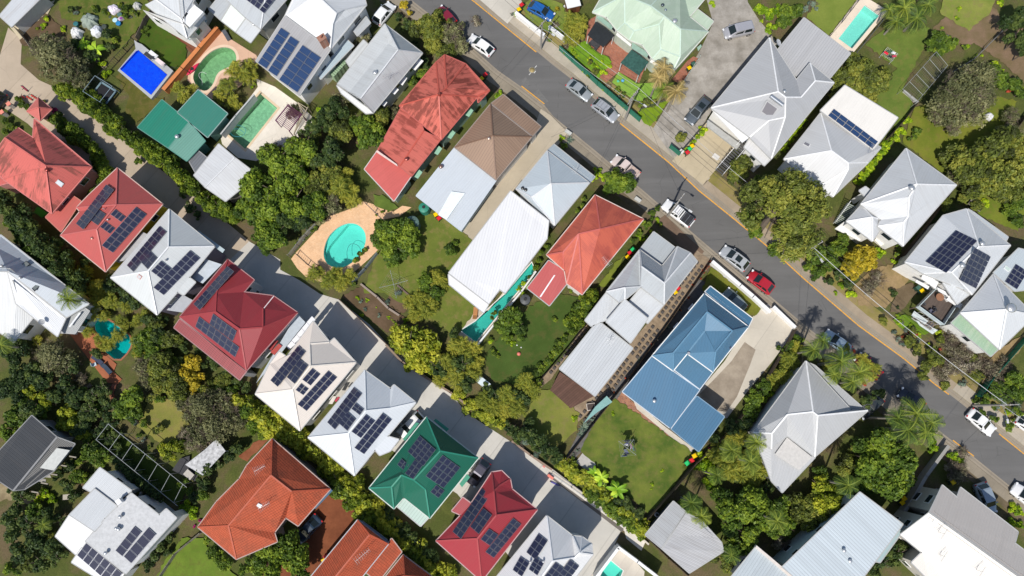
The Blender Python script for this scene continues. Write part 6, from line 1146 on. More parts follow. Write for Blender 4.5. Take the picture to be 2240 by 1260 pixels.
# ================= vehicles =================
def pdir(px, py, qx, qy, z=0):
    a, b = G(px, py, z), G(qx, qy, z); return math.atan2(b.y-a.y, b.x-a.x)
TYRE = plain('tyre_rubber', (.02, .02, .02, 1), .9); RIM = plain('alloy_rim', (.5, .5, .5, 1), .3, .7); TRIM = plain('black_trim', (.03, .03, .03, 1), .6)
CARK = { # length, width, belt, height, hood start (fraction from front), windscreen base/top, rear glass top/base, tail height factor
 'hatch': (4.25, 1.80, .92, 1.50, .23, .43, .80, .965), 'sedan': (4.6, 1.80, .90, 1.45, .26, .44, .69, .87), 'suv': (4.65, 1.90, 1.03, 1.68, .22, .41, .84, .97),
 'van': (4.8, 1.9, 1.10, 1.78, .14, .34, .92, .985), 'ute': (5.2, 1.88, 1.06, 1.76, .21, .35, .56, .60)}
def car(kind, color, a, b, label, z=0., metal=0., extra=()):
    """a = pixel of the nose, b = pixel of the tail (at about half the car's height)"""
    L, W, belt, H, ws0, ws1, rg0, rg1 = CARK[kind]; pa, pb = G(*a, .7), G(*b, .7); c = (pa+pb)/2; L = min(max((pa-pb).length, L*.9), L*1.08)
    root = empty('ute' if kind == 'ute' else 'parked_van' if kind == 'van' else 'parked_car', (c.x, c.y, z), math.atan2(pa.y-pb.y, pa.x-pb.x))
    tag(root, label, 'ute' if kind == 'ute' else 'van' if kind == 'van' else 'car', 'vehicles parked along the street' if abs(z+.12) < .01 else 'vehicles parked on the properties')
    X = lambda f: L/2-f*L; hw = W/2; paint = car_paint(color, metal)
    # body shell
    st = [(0, .70, .45, .48), (.012, .82, .62, .40), (.05, .92, .70, .26), (.13, .985, .76, .24), (ws0, 1., belt/1-.06, .24), (ws1, 1., belt, .24), (.55, 1., belt, .24), (rg0, 1., belt, .24), (.94, .97, belt-.04 if kind != 'sedan' else belt-.02, .26), (.985, .90, belt*.88, .34), (1., .78, belt*.70, .45)]
    if kind == 'van': st[3] = (.10, .985, .92, .24)
    mb = MB(); rings = []
    for f, w, h, zb in st:
        x = X(f); y = hw*w; r = [(x, -y*.92, zb), (x, -y, zb+.14), (x, -y*1.0, h*.72), (x, -y*.95, h-.07), (x, -y*.84, h), (x, -y*.4, h+.025), (x, 0, h+.035)]
        r += [(p[0], -p[1], p[2]) for p in reversed(r[:-1])]; rings.append(r)
    n = len(rings[0]); V = [p for r in rings for p in r]; fs = [(i*n+j, i*n+j+1, (i+1)*n+j+1, (i+1)*n+j) for i in range(len(rings)-1) for j in range(n-1)]
    fs = [f[::-1] for f in fs]+[(i*n+n-1, i*n, (i+1)*n, (i+1)*n+n-1)[::-1] for i in range(len(rings)-1)]
    mb.add(V, fs, 0, True); mb.add(rings[0], [tuple(range(n))]); mb.add(rings[-1], [tuple(range(n))[::-1]])
    if kind == 'ute': pass
    mb.build('body', paint, root)
    # cabin
    b0, b1, t0, t1 = X(ws0+.015), X(rg1), X(ws1), X(rg0); hb, ht = hw*.90, hw*.72; zb, zt = belt+.025, H
    rp = [(b0, hb*.88, zb), (t0, ht*.96, zt-.05), (t0-.25, ht, zt), (t1+.2, ht, zt-.01), (t1, ht*.95, zt-.07), (b1, hb*.88, zb)]
    cb = MB(); VV = [(x, -y, zz) for x, y, zz in rp]+[(x, y, zz) for x, y, zz in rp]; bs = [(b0-.05, -hb, zb), (b1+.05, -hb, zb), (b0-.05, hb, zb), (b1+.05, hb, zb)]
    cb.add(VV+bs, [(1, 7, 6, 0)[::-1], (2, 8, 7, 1)[::-1], (3, 9, 8, 2)[::-1], (4, 10, 9, 3)[::-1], (5, 11, 10, 4)[::-1], (12, 0, 1), (12, 1, 2, 3, 4, 13), (13, 4, 5), (14, 7, 6), (15, 10, 9, 8, 7, 14), (15, 11, 10)], 0, False)
    cb.build('cabin', paint, root)
    gm_ = glass_dark((.015, .022, .022)); v = [Vector(p) for p in VV+bs]
    def pane(q, nm, k=.88, off=.012, ky=None):
        ce = sum(q, Vector())/len(q); nn = (q[1]-q[0]).cross(q[2]-q[0]).normalized()
        if nn.dot(ce-Vector((0, 0, belt*.6))) < 0: nn = -nn; q = q[::-1]
        m = MB(); m.add([ce+(p-ce)*k+nn*off for p in q], [tuple(range(len(q)))]); m.build(nm, gm_, root)
    pane([v[0], v[1], v[7], v[6]], 'windscreen', .93); pane([v[4], v[5], v[11], v[10]], 'rear_window', .88)
    mid = (b0+b1)/2
    for s, o in ((0, 12), (1, 14)):
        A, B, T0, T1 = v[o], v[o+1], v[1+6*s], v[4+6*s]
        for f0, f1 in ((.14, .50), (.53, .90)):
            pane([A.lerp(B, f0), A.lerp(B, f1), T0.lerp(T1, min(1, max(0, f1*1.05-.02))), T0.lerp(T1, max(0, f0*1.0-.06))], 'side_window', .84)
    if 'sunroof' in extra: m = MB(); m.box(((t0+t1)/2+.15, 0, zt+.008), (.85, ht*1.35, .02)); m.build('sunroof', gm_, root)
    if 'rack' in extra:
        for y in (-ht*.85, ht*.85): m = MB(); m.beam((t0-.2, y, zt+.08), (t1+.1, y, zt+.06), .05, .05); m.build('roof_rail', RIM, root)
        for f in (.25, .6, .85): m = MB(); x = t0+(t1-t0)*f; m.beam((x, -ht*.85, zt+.11), (x, ht*.85, zt+.11), .07, .03); m.build('roof_bar', RIM, root)
    if kind == 'ute':
        m = MB(); x0, x1 = X(rg1+.03), X(.965); m.box(((x0+x1)/2, 0, belt+.045), (x0-x1, hw*1.66, .05)); m.build('tray_cover', plain('tray_cover_'+('black' if 'cover' in extra else 'tan'), (.03, .03, .035, 1) if 'cover' in extra else (.5, .38, .32, 1), .7), root)
        for f in (.1, .5, .9): m = MB(); x = x0+(x1-x0)*f; m.beam((x, -hw*.8, belt+.09), (x, hw*.8, belt+.09), .05, .04); m.build('tray_bar', RIM, root)
        if 'rack' in extra: pass
    for f in (.175, .80):
        for s in (-1, 1):
            x = X(f); m = MB(); y = s*(hw-.10); m.cyl((x, y-.11, .32), (x, y+.11, .32), .33, n=16); o = m.build('wheel', TYRE, root); m = MB(); m.cyl((x, y+s*.112, .32), (x, y+s*.12, .32), .2, n=12); m.build('rim', RIM, o)
    hl, tl = plain('headlamp_glass', (.75, .76, .78, 1), .1), plain('tail_lamp_red', (.5, .02, .02, 1), .2)
    for s in (-1, 1):
        m = MB(); m.box((X(.035), s*hw*.72, .665), (.28, .34, .10), s*-.45); m.build('headlight', hl, root); m = MB(); m.box((X(.968), s*hw*.76, belt*.86), (.20, .24, .14), s*.3); m.build('tail_light', tl, root)
        m = MB(); m.box((X(ws0+.09), s*(hw+.08), belt+.04), (.13, .2, .13)); m.build('wing_mirror', paint, root)
    m = MB(); m.box((X(.002), 0, .42), (.03, .5, .12)); m.build('number_plate', plain('plate_white', (.6, .6, .5, 1), .5), root)
    ANCH.append(((a[0]+b[0])/2, (a[1]+b[1])/2, label.split(' parked')[0] if len(label.split(' parked')[0].split()) < 5 else 'parked car'))
    return root
ST = -.112; WHT = (.78, .78, .78); SIL = (.42, .44, .46)
car('hatch', WHT, (1026, 80), (1077, 116), 'white hatchback parked beside the trees at the top of the street', ST)
car('sedan', (.36, .39, .40), (1291, 214), (1243, 178), 'silver sedan parked behind the silver wagon with roof bars', ST, .3)
car('suv', (.40, .42, .45), (1349, 260), (1299, 222), 'silver wagon with roof bars parked near the first power pole', ST, .3, ('rack',))
car('ute', (.62, .52, .48), (1343, 346), (1394, 386), 'pinkish beige ute parked half under a leafy tree', ST)
car('ute', WHT, (1453, 443), (1515, 490), 'white dual cab ute parked by the power pole, black tray cover', ST, 0, ('cover', 'rack'))
car('suv', (.50, .52, .54), (1580, 544), (1635, 586), 'silver wagon with a dark sunroof parked in front of the red car', ST, .3, ('sunroof',))
car('hatch', (.38, .012, .025), (1640, 598), (1690, 636), 'bright red hatchback parked by the white front wall', ST)
car('sedan', (.40, .50, .58), (1808, 730), (1857, 766), 'light blue sedan parked in the shadow of tall palms', ST, .2)
car('sedan', (.16, .012, .02), (1880, 782), (1922, 820), 'dark red sedan parked mostly hidden under palm fronds', ST)
car('hatch', (.012, .016, .03), (1970, 857), (2020, 892), 'black hatchback parked in the palm shadow', ST)
car('sedan', WHT, (2172, 944), (2124, 903), 'white sedan parked on the far kerb at lower right', ST)
car('suv', WHT, (2222, 1068), (2272, 1108), 'white wagon parked at the lower right frame edge', ST)
car('hatch', WHT, (2272, 948), (2230, 918), 'white car cut by the right frame edge', .01)
car('hatch', (.012, .10, .34), (1210, 38), (1157, 10), 'bright blue hatchback parked on the lawn behind a white wall', .02)
car('van', (.42, .42, .45), (1583, 74), (1648, 60), 'silver people mover parked in the bare yard', .03, .3)
car('suv', (.09, .11, .13), (1505, 268), (1550, 216), 'dark grey wagon with a sunroof parked against the large grey house', .03, .4, ('sunroof',))
car('hatch', (.20, .24, .24), (1592, 642), (1622, 672), 'grey-green small car parked under the blue verandah edge', .05, .2)
car('suv', WHT, (877, 952), (921, 908), 'white wagon parked beside the green roofed townhouse', .03)
car('hatch', (.07, .065, .09), (1028, 1060), (1065, 1008), 'dark grey hatchback parked between the green and red townhouses', .03, .3)
car('sedan', (.02, .04, .07), (660, 1172), (690, 1140), 'dark sedan parked in tree shade on the red earth yard', .08)
car('suv', WHT, (858, 8), (822, 52), 'white wagon parked beside the blue-grey house at the top', .03)
car('hatch', (.20, .012, .03), (960, 18), (990, 50), 'dark red car parked under a tree at the top', ST)
car('suv', (.015, .015, .02), (-25, 250), (8, 205), 'black wagon cut by the left frame edge', .01)
car('suv', (.30, .36, .42), (2165, 1112), (2147, 1068), 'grey-blue wagon parked in the driveway of the cream building', .02, .3)
car('sedan', (.03, .035, .04), (1885, 905), (1922, 872), 'dark sedan parked beside the palm ringed grey house', .02)
car('hatch', (.30, .31, .31), (302, 1088), (345, 1118), 'dull grey car parked behind the clipped dark hedge', .02)
# ================= street furniture =================
POLE = plain('weathered_pole_timber', (.30, .28, .25, 1), .9); GALD = plain('dull_steel', (.34, .36, .36, 1), .6, .2); GAL = plain('galvanised_steel', (.50, .52, .53, 1), .4, .6); INS = plain('insulator', (.55, .56, .56, 1), .4)
TOPS = {}
def power_pole(k, b, top, h, ang, label, arms=1):
    p = G(*b); p.z = 0; root = empty('power_pole', p); tag(root, label, 'power pole', 'power poles along the street'); ANCH.append((b[0], b[1], 'power pole'))
    m = MB(); m.cyl((0, 0, -.1), (0, 0, h), .17, .12, 12); m.build('pole', POLE, root); d = Vector((math.cos(ang), math.sin(ang), 0)); T_ = []
    for j in range(arms):
        z = h-.25-j*1.0; m = MB(); m.beam(Vector((0, 0, z))-d*1.25, Vector((0, 0, z))+d*1.25, .12, .12); a_ = m.build('crossarm', POLE, root)
        for t in (-1.1, -.45, .45, 1.1): m = MB(); m.cyl(Vector((0, 0, z+.05))+d*t, Vector((0, 0, z+.28))+d*t, .06, .04, 8); m.build('insulator', INS, a_); T_ += [p+Vector((0, 0, z+.28))+d*t] if j == 0 else []
    m = MB(); e = Vector((-d.y, d.x, 0)); m.tube([(0, 0, h-1.6), tuple(-e*1.1+Vector((0, 0, h-1.1))), tuple(-e*1.9+Vector((0, 0, h-1.0)))], .04); o = m.build('lamp_arm', GAL, root)
    m = MB(); m.box(-e*2.1+Vector((0, 0, h-1.03)), (.55, .24, .12), math.atan2(-e.y, -e.x)); m.build('lamp_head', plain('lamp_housing', (.6, .6, .6, 1), .4), o)
    TOPS[k] = T_
rda = R_(-38)
power_pole('a', (1367, 263), None, 8.7, rda+math.pi/2, 'timber power pole on the footpath between the silver wagon and the green fence', 2)
power_pole('b', (1460, 473), None, 7.9, rda+math.pi/2, 'timber power pole leaning over the white ute on the left kerb')
power_pole('c', (1733, 567), None, 8.2, R_(30), 'timber power pole under the huge olive street tree', 2)
power_pole('d', (2127, 887), None, 7.6, R_(2), 'timber power pole with a long crossarm at the lower right')
power_pole('e', (1183, 107), None, 7.2, rda+math.pi/2, 'slim pole on the footpath beside the low white wall at the top')
WIRE = plain('wire_pale', (.55, .55, .55, 1), .5); WIRED = plain('wire_dark', (.04, .04, .04, 1), .6); nw = [0]
def wire(a, b, label, sag=.6, r=.022, mat=None):
    a, b = Vector(a), Vector(b); pts = [a.lerp(b, i/14)-Vector((0, 0, sag*4*(i/14)*(1-i/14))) for i in range(15)]; m = MB(); m.tube([tuple(p-a) for p in pts], r, 5); o = m.build('power_line', mat or WIRED); o.location = a
    tag(o, label, 'power line', 'overhead lines'); return o
far1 = [G(930, -170, 8)+Vector((0, 0, 0)), G(940, -180, 8), G(955, -190, 8), G(965, -200, 8)]; far2 = [G(2400, 1010, 7.5), G(2405, 1015, 7.5), G(2412, 1020, 7.5), G(2420, 1030, 7.5)]
OW = ['nearest the road', 'second from the road', 'third from the road', 'farthest from the road']
for i in range(4):
    wire(TOPS['a'][i], TOPS['c'][i], f'overhead wire from the first power pole to the olive street tree, {OW[i]}', 1.0, .022, WIRE if i == 3 else None)
    wire(TOPS['c'][i], TOPS['d'][i], f'overhead wire from the olive tree pole to the lower right pole, {OW[i]}', 1.1, .035 if i == 1 else .018, WIRE if i == 1 else None)
    wire(TOPS['e'][i], TOPS['a'][i], f'overhead wire above the green front fence, {OW[i]}', .8, .02, WIRE if i in (0, 3) else None)
    wire(far1[i], TOPS['e'][i], f'overhead wire leaving the frame at the top, {OW[i]}', .8, .018); wire(TOPS['d'][i], far2[i], f'overhead wire leaving the frame at the right, {OW[i]}', .8, .02, WIRE if i == 0 else None)
for a, b, l in ((TOPS['a'][1], G(1205, 300, 5), 'thin service wire crossing the road to the brown roof house'), (TOPS['a'][2], TOPS['b'][2], 'thin service wire from the first pole to the pole by the white ute'), (TOPS['c'][0], G(1525, 560, 5.2), 'thin service wire crossing the road to the stepped grey house'), (TOPS['c'][1], G(1755, 800, 5), 'thin service wire crossing the road to the palm ringed house'),
                (TOPS['d'][1], G(2080, 1000, 5), 'thin service wire crossing the road to the cream building'), (TOPS['e'][0], G(1060, 200, 5), 'thin service wire crossing the road to the rusted red house'), (TOPS['a'][0], G(1296, 390, 4.6), 'thin service wire crossing the road to the blue-grey hip house')): wire(a, b, l, .5, .015)
GRP = 'wheelie bins'
def bin_(x, y, c, nm, ang=.6):
    p = G(x, y, 1.0); z0 = .06; r = empty('wheelie_bin', (p.x, p.y, z0), ang+random.uniform(-.15, .15)); m = MB(); b = [(-.22, -.22), (.22, -.22), (.22, .22), (-.22, .22)]; t = [(-.29, -.28), (.29, -.28), (.29, .28), (-.29, .28)]
    m.add([(x_, y_, .06) for x_, y_ in b]+[(x_, y_, .96) for x_, y_ in t], [(3, 2, 1, 0), (0, 1, 5, 4), (1, 2, 6, 5), (2, 3, 7, 6), (3, 0, 4, 7), (4, 5, 6, 7)]); m.build('body', plain('bin_green_body', (.02, .07, .045, 1), .5), r)
    m = MB(); v = [(-.31, -.30, .96), (.35, -.30, .96), (.35, .30, .96), (-.31, .30, .96), (-.26, -.24, 1.05), (.22, -.22, 1.07), (.22, .22, 1.07), (-.26, .24, 1.05)]; m.add(v, [(3, 2, 1, 0), (4, 5, 6, 7), (0, 1, 5, 4), (1, 2, 6, 5), (2, 3, 7, 6), (3, 0, 4, 7)]); m.build('lid', plain('bin_lid_'+nm, c, .4), r)
    for s in (-1, 1): m = MB(); m.cyl((-.26, s*.25-.03, .1), (-.26, s*.25+.03, .1), .1, n=10); m.build('wheel', TYRE, r)
    m = MB(); m.cyl((-.34, -.2, 1.0), (-.34, .2, 1.0), .02, n=6); m.build('handle', TRIM, r)
    auto(r, f'{nm} lidded wheelie bin', 'wheelie bin', x, y, GRP)
YB, RB, GB = (.80, .52, .0, 1), (.62, .02, .03, 1), (.02, .50, .14, 1)
for s, c, nm in (('1135 20,1508 148,1514 319,953 469,1373 562,1477 639,2017 636,1519 997,1978 1091,1974 1100,2085 1055,708 1226,1053 172', YB, 'yellow'), ('1141 10,1504 333,960 477,1378 553,1483 630,1513 1007,713 1218,1061 163', RB, 'red'), ('1509 325,1384 546,1503 1013', GB, 'bright green'), ('2009 629,1517 139', (.05, .12, .09, 1), 'dark green')):
    for q in s.split(','): bin_(*map(float, q.split()), c, nm)
# ================= fences and walls =================
def fence(label, pts, h=1.6, style='timber', c=(.17, .12, .085, 1), th=.06, post=2.4, z=0., cat='fence', name=None, gap=0.):
    P_ = [G(*p, h*.5) for p in pts]; o = P_[0]; name = name or {'wall': 'garden_wall', 'glass': 'pool_fence', 'rail': 'railing'}.get(style, 'fence'); root = empty(name, (o.x, o.y, z)); tag(root, label, cat)
    mat = plain('fence_'+style, c, .8 if style != 'metal' else .5, 0, .25 if style == 'timber' else .08); pm = plain('post_'+style, sc(c, .75), .8)
    for a, b in zip(P_[:-1], P_[1:]):
        a = a-o; b = b-o; a.z = b.z = 0; L = (b-a).length; n = max(1, round(L/post)); m = MB(); d = (b-a)/L
        if style == 'wall': m.beam(a+Vector((0, 0, h/2)), b+Vector((0, 0, h/2)), th, h); m.beam(a-d*.05+Vector((0, 0, h+.03)), b+d*.05+Vector((0, 0, h+.03)), th+.08, .06)
        elif style == 'glass' or style == 'rail':
            m.beam(a+Vector((0, 0, h)), b+Vector((0, 0, h)), .05, .05); m.beam(a+Vector((0, 0, .15)), b+Vector((0, 0, .15)), .04, .04)
            for k in range(int(L/.35)): q = a+d*(k*.35); m.beam(q+Vector((0, 0, .15)), q+Vector((0, 0, h)), .02, .02)
        elif style == 'slat':
            for k in range(int(L/.16)): q = a+d*(k*.16); m.beam(q+Vector((0, 0, h/2)), q+d*.11+Vector((0, 0, h/2)), .03, h)
            m.beam(a+Vector((0, 0, h*.8)), b+Vector((0, 0, h*.8)), .06, .08)
        else:
            m.beam(a+Vector((0, 0, h/2)), b+Vector((0, 0, h/2)), th*.5, h); m.beam(a+Vector((0, 0, h-.03)), b+Vector((0, 0, h-.03)), th*1.3, .06)
        m.build('panel' if style != 'wall' else 'masonry', mat, root)
        if style != 'wall':
            for k in range(n+1): q = a+(b-a)*(k/n); m = MB(); m.box((q.x, q.y, (h+.06)/2), (.1, .1, h+.06), math.atan2(d.y, d.x)); m.build('post', pm, root)
    return root
WT = (.78, .78, .77, 1); DT = (.10, .075, .055, 1)
fence('dark green metal front fence along the footpath, below the pale green roof house', [(1224, 105), (1307, 182), (1352, 221), (1400, 262)], 1.5, 'metal', (.02, .17, .11, 1))
fence('short dark green fence piece by the bins at the beige driveway', [(1466, 320), (1487, 337)], 1.4, 'metal', (.02, .17, .11, 1)); fence('thin dark fence between the small artificial lawn and the triangular lawn', [(1400, 242), (1466, 218)], 1.2, 'rail', (.05, .1, .08, 1)); fence('white and green side fence between brick patio and bare yard', [(1493, 183), (1530, 126)], 1.3, 'metal', (.55, .6, .55, 1))
fence('thick white masonry wall in front of the blue hatchback', [(1128, 31), (1190, 80)], 1.0, 'wall', WT, .42, cat='wall'); fence('curved white masonry wall piece behind the slim pole', [(1201, 61), (1216, 72), (1236, 88)], .9, 'wall', WT, .35, cat='wall')
fence('long white rendered front wall above the blue roof house', [(1556, 574), (1617, 626), (1645, 650), (1682, 684)], 1.2, 'wall', WT, .42, cat='wall'); fence('white front wall beside the concrete drive of the blue house', [(1690, 672), (1737, 717)], 1.0, 'wall', WT, .35, cat='wall')
fence('dark timber side fence left of the blue roof house', [(1553, 574), (1470, 695), (1370, 835), (1300, 925), (1238, 1005)], 1.6, 'timber', DT); fence('brown timber fence right of the blue house drive', [(1738, 722), (1700, 790), (1645, 880), (1590, 950), (1525, 1010)], 1.6, 'timber', DT); fence('dark timber fence along the right side of the clothesline lawn', [(1522, 1012), (1470, 1075), (1415, 1135)], 1.6, 'timber', DT)
fence('low brown timber fence between the vegetable soil and the lane', [(742, 655), (790, 700), (845, 752)], 1.3, 'timber', (.25, .17, .12, 1)); fence('brown retaining fence between the bamboo and the lane', [(845, 755), (880, 792), (930, 825), (985, 858), (1020, 885)], .6, 'wall', (.26, .19, .14, 1), .2, cat='wall'); fence('low brown edge wall between the lane and the garden strip', [(1120, 965), (1160, 995), (1207, 1027)], .5, 'wall', (.28, .2, .15, 1), .2, cat='wall')
fence('pale thin edge wall along the top of the storm drain', [(1207, 1027), (1290, 1090), (1367, 1145), (1418, 1190)], .4, 'wall', (.6, .55, .48, 1), .15, cat='wall')
fence('grey slatted fence along the upper left of the oval pool', [(704, 478), (668, 515), (632, 560)], 1.5, 'slat', (.36, .36, .33, 1)); fence('blue-grey panel fence between the oval pool and the lawn', [(825, 555), (798, 588), (770, 620)], 1.4, 'slat', (.30, .34, .38, 1)); fence('thin black fence at the lower left corner of the oval pool terrace', [(648, 556), (672, 578), (690, 592)], 1.2, 'rail', (.05, .05, .05, 1)); fence('thin dark pool gate fence near the rusted red house', [(800, 445), (838, 482)], 1.2, 'rail', (.15, .12, .13, 1))
fence('thick orange rendered wall with yellow insets beside the kidney pool', [(478, 64), (440, 108), (402, 153), (362, 200)], 1.3, 'wall', (.55, .20, .07, 1), .55, cat='wall')
fence('timber fence between the stepped grey house and the red house', [(1432, 505), (1385, 570), (1325, 640), (1300, 690), (1235, 770), (1180, 835)], 1.5, 'timber', DT); fence('grey fence left of the middle lawn by the lap pool', [(1172, 596), (1140, 640), (1090, 700), (1045, 755)], 1.2, 'wall', (.72, .72, .70, 1), .14, cat='wall')
fence('black pool fence left of the bright blue pool', [(293, 88), (255, 130), (212, 178)], 1.4, 'rail', (.03, .03, .03, 1)); fence('dark fence right of the bright blue pool and below the deck lawn', [(413, 158), (380, 150)], 1.2, 'rail', (.03, .03, .03, 1)); fence('grey pool wall left of the green pool', [(560, 212), (520, 258), (488, 298)], 1.6, 'wall', (.45, .46, .46, 1), .14, cat='wall')
fence('dark metal fence between the pale green roof yard and the large grey house', [(1684, 82), (1620, 158), (1556, 232)], 1.6, 'timber', (.08, .08, .085, 1)); fence('dark fence between the bare yard and the beige driveway', [(1550, 262), (1520, 298), (1488, 335)], 1.2, 'timber', (.10, .10, .10, 1))
fence('dark timber fence left of the top right pool lawn', [(1880, 0), (1845, 45), (1815, 80)], 1.4, 'rail', (.06, .06, .06, 1)); fence('glass and dark rail fence on the right of the clean aqua pool', [(1950, 20), (1915, 65), (1870, 120)], 1.3, 'rail', (.10, .11, .11, 1)); fence('pale concrete kerb fence at the bottom of the wire cage', [(1975, 200), (1990, 212), (2006, 225)], .6, 'wall', (.45, .44, .42, 1), .15, cat='wall')
fence('dark timber fence right of the cream patio house', [(2004, 228), (1975, 265), (1942, 302)], 1.5, 'timber', DT); fence('dark timber fence between the leafy white house and the twin solar house', [(2075, 425), (2030, 490), (1975, 560)], 1.4, 'timber', DT); fence('green metal fence right of the white pyramid house', [(2245, 738), (2200, 790), (2165, 830), (2140, 868)], 1.5, 'metal', (.02, .19, .12, 1)); fence('short dark green fence by the long crossarm pole', [(2150, 855), (2138, 866)], 1.2, 'metal', (.02, .19, .12, 1))
fence('dark fence at the far right of the top gardens', [(2240, 20), (2200, 60), (2130, 130), (2080, 160)], 1.3, 'rail', (.2, .2, .2, 1)); fence('dark fence along the right edge garden', [(2245, 250), (2215, 290), (2190, 315)], 1.5, 'timber', DT); fence('brown timber fence right of the weathered grey shed', [(1413, 1175), (1460, 1220), (1508, 1262)], 1.3, 'timber', (.14, .10, .07, 1))
fence('grey timber fence beside the terracotta house lawn', [(440, 1165), (385, 1210), (350, 1262)], 1.3, 'timber', (.28, .25, .2, 1)); fence('concrete boundary wall between the cream building and the round green trees', [(2068, 975), (2020, 1040), (1985, 1100), (1965, 1130)], 1.4, 'wall', (.30, .29, .27, 1), .35, cat='wall'); fence('white wall around the plunge pool at the bottom edge', [(1350, 1196), (1300, 1262)], 2.2, 'wall', WT, .3, cat='wall'); fence('white wall on the right of the plunge pool', [(1350, 1194), (1392, 1225), (1440, 1262)], 2.2, 'wall', WT, .3, cat='wall')
fence('thin steel railing along the storm drain beside the lane', [(1207, 1036), (1250, 1066), (1300, 1104), (1364, 1152)], 1.0, 'rail', (.35, .37, .4, 1), cat='railing'); fence('stone edging of the vegetable soil on the lawn side', [(790, 622), (825, 650), (850, 675), (873, 690)], .35, 'wall', (.3, .24, .2, 1), .2, cat='edging', name='edging'); fence('timber edging between the clothesline and the garden bed', [(870, 625), (912, 660)], .3, 'wall', (.16, .11, .09, 1), .15, cat='edging', name='edging')
fence('timber fence behind the deck house white roof on the upper left', [(300, 85), (318, 45), (345, 10)], 1.2, 'timber', (.2, .16, .12, 1)); fence('low timber fence between the hedge and the yard of the cubby', [(150, 140), (200, 172)], 1.2, 'timber', (.2, .16, .12, 1)); fence('grey fence beside the corner garden shed', [(35, 62), (60, 92), (82, 122)], 1.2, 'timber', (.3, .26, .2, 1))
# ================= tanks, hoists, pergolas and yard things =================
def tank(x, y, r, h, c, label, ribs=True):
    p = G(x, y, h); t = empty('water_tank', (p.x, p.y, 0)); tag(t, label, 'water tank'); m = MB(); pr = []
    for k in range(9): pr += [(r, h*k/9), (r*.975, h*(k+.5)/9)]
    m.lathe((0, 0, 0), pr+[(r, h)], 28); m.build('shell', plain('tank_wall', c, .5), t); m = MB(); m.lathe((0, 0, h), [(r*1.02, 0), (r*.7, r*.16), (r*.25, r*.26), (.02, r*.28)], 28)
    for k in range(10): a = k*math.pi/5; d = Vector((math.cos(a), math.sin(a), 0)); m.beam(d*r*.25+Vector((0, 0, h+r*.27)), d*r*.98+Vector((0, 0, h+.03)), .05, .05)
    m.build('roof', plain('tank_roof', sc(c, 1.15), .5), t); m = MB(); m.cyl((0, 0, h+r*.26), (0, 0, h+r*.26+.12), .22, n=14); m.build('lid', plain('tank_lid', (.03, .03, .03, 1), .5), t); ANCH.append((x, y, 'water tank'))
tank(901, 487, 1.0, 2.1, (.10, .16, .14, 1), 'large dark green-grey round water tank beside the leafy lawn tree'); tank(927, 454, .75, 1.8, (.03, .20, .14, 1), 'smaller bright green round water tank under the flat grey roof edge'); tank(1149, 655, .72, 1.5, (.07, .075, .08, 1), 'black ribbed round water tank by the pinkish lean-to roof'); tank(1437, 1126, .3, .7, (.7, .7, .7, 1), 'small white round tank beside the weathered grey shed')
t = empty('slim_water_tank', G(740, 147, 2)*1); t.location.z = 0; tag(t, 'pale green slimline ribbed water tank between the blue solar house and its grey neighbour', 'water tank'); a = pdir(725, 165, 756, 130, 2); m = MB()
for k in range(9): m.box((math.cos(a)*(k-4)*.36, math.sin(a)*(k-4)*.36, 1.0), (.30, 1.0 if k % 2 else .9, 2.0), a)
m.build('shell', plain('slim_tank_green', (.30, .42, .27, 1), .5), t); m = MB(); m.cyl((math.cos(a)*1.1, math.sin(a)*1.1, 2.0), (math.cos(a)*1.1, math.sin(a)*1.1, 2.08), .2, n=12); m.build('lid', plain('slim_tank_lid', (.2, .3, .18, 1), .5), t)
# bright blue covered pool
t = empty('above_ground_pool', G(318, 160)*1); tag(t, 'bright blue covered pool with a grey surround on the lawn', 'swimming pool'); ANCH.append((318, 160, 'bright blue pool')); o = t.location.copy()
def Q_(tl, s, z): return [G(*p, z)-Vector((o.x, o.y, 0)) for p in TL(tl, s)]
slab_mesh('surround', Q_((0, 0), '880 262,905 280,930 290,1137 465,992 650,772 462,890 320', .7), .7, concrete((.42, .43, .44, 1), .8, .2, rz=R_(30)), t)
gb = NG('pool_cover'); nn = gb.noise(1.3, 6, .7, dist=1.2); wv = gb.noise(4, 4, .6, dist=2.); cb_ = gb.mix(gb.rng(nn, .3, .7), (.0, .035, .62, 1), (.0, .075, .80, 1)); cb_ = gb.mix(gb.rng(wv, .62, .72, 0, .4), cb_, (.10, .26, .9, 1)); gb.bump(nn, .6, .12)  # the palest blue is wrinkle highlights painted into the cover colour
slab_mesh('pool_cover', Q_((0, 0), '905 328,1096 490,990 622,788 455', .78), .06, gb.done(cb_, .3, 0, .5), t); m = MB(); q = Q_((0, 0), '898 335,790 455', .95); m.cyl(q[0], q[1], .09, n=10); m.build('cover_roller', plain('roller_blue', (.0, .03, .45, 1), .4), t); 
def simple(name, label, cat, tl, quad, z, th, mat, posts=False, postc=(.7, .7, .7, 1), group=None):
    q = [(*T(tl, *map(float, s.split()[:2])), float(s.split()[2]) if len(s.split()) > 2 else 0) for s in quad.split(',')]; Q = [G(x, y, z+dz) for x, y, dz in q]; c = sum(Q, Vector())/len(Q); t = empty(name, (c.x, c.y, 0)); tag(t, label, cat, group)
    slab_mesh('top' if posts else 'panel', [v-Vector((c.x, c.y, 0)) for v in Q], th, mat, t, posts, postc); return t
net = plain('shade_cloth_black', (.022, .026, .03, 1), .9, 0, .25); gnet = plain('shade_cloth_green', (.035, .10, .085, 1), .85, 0, .4)
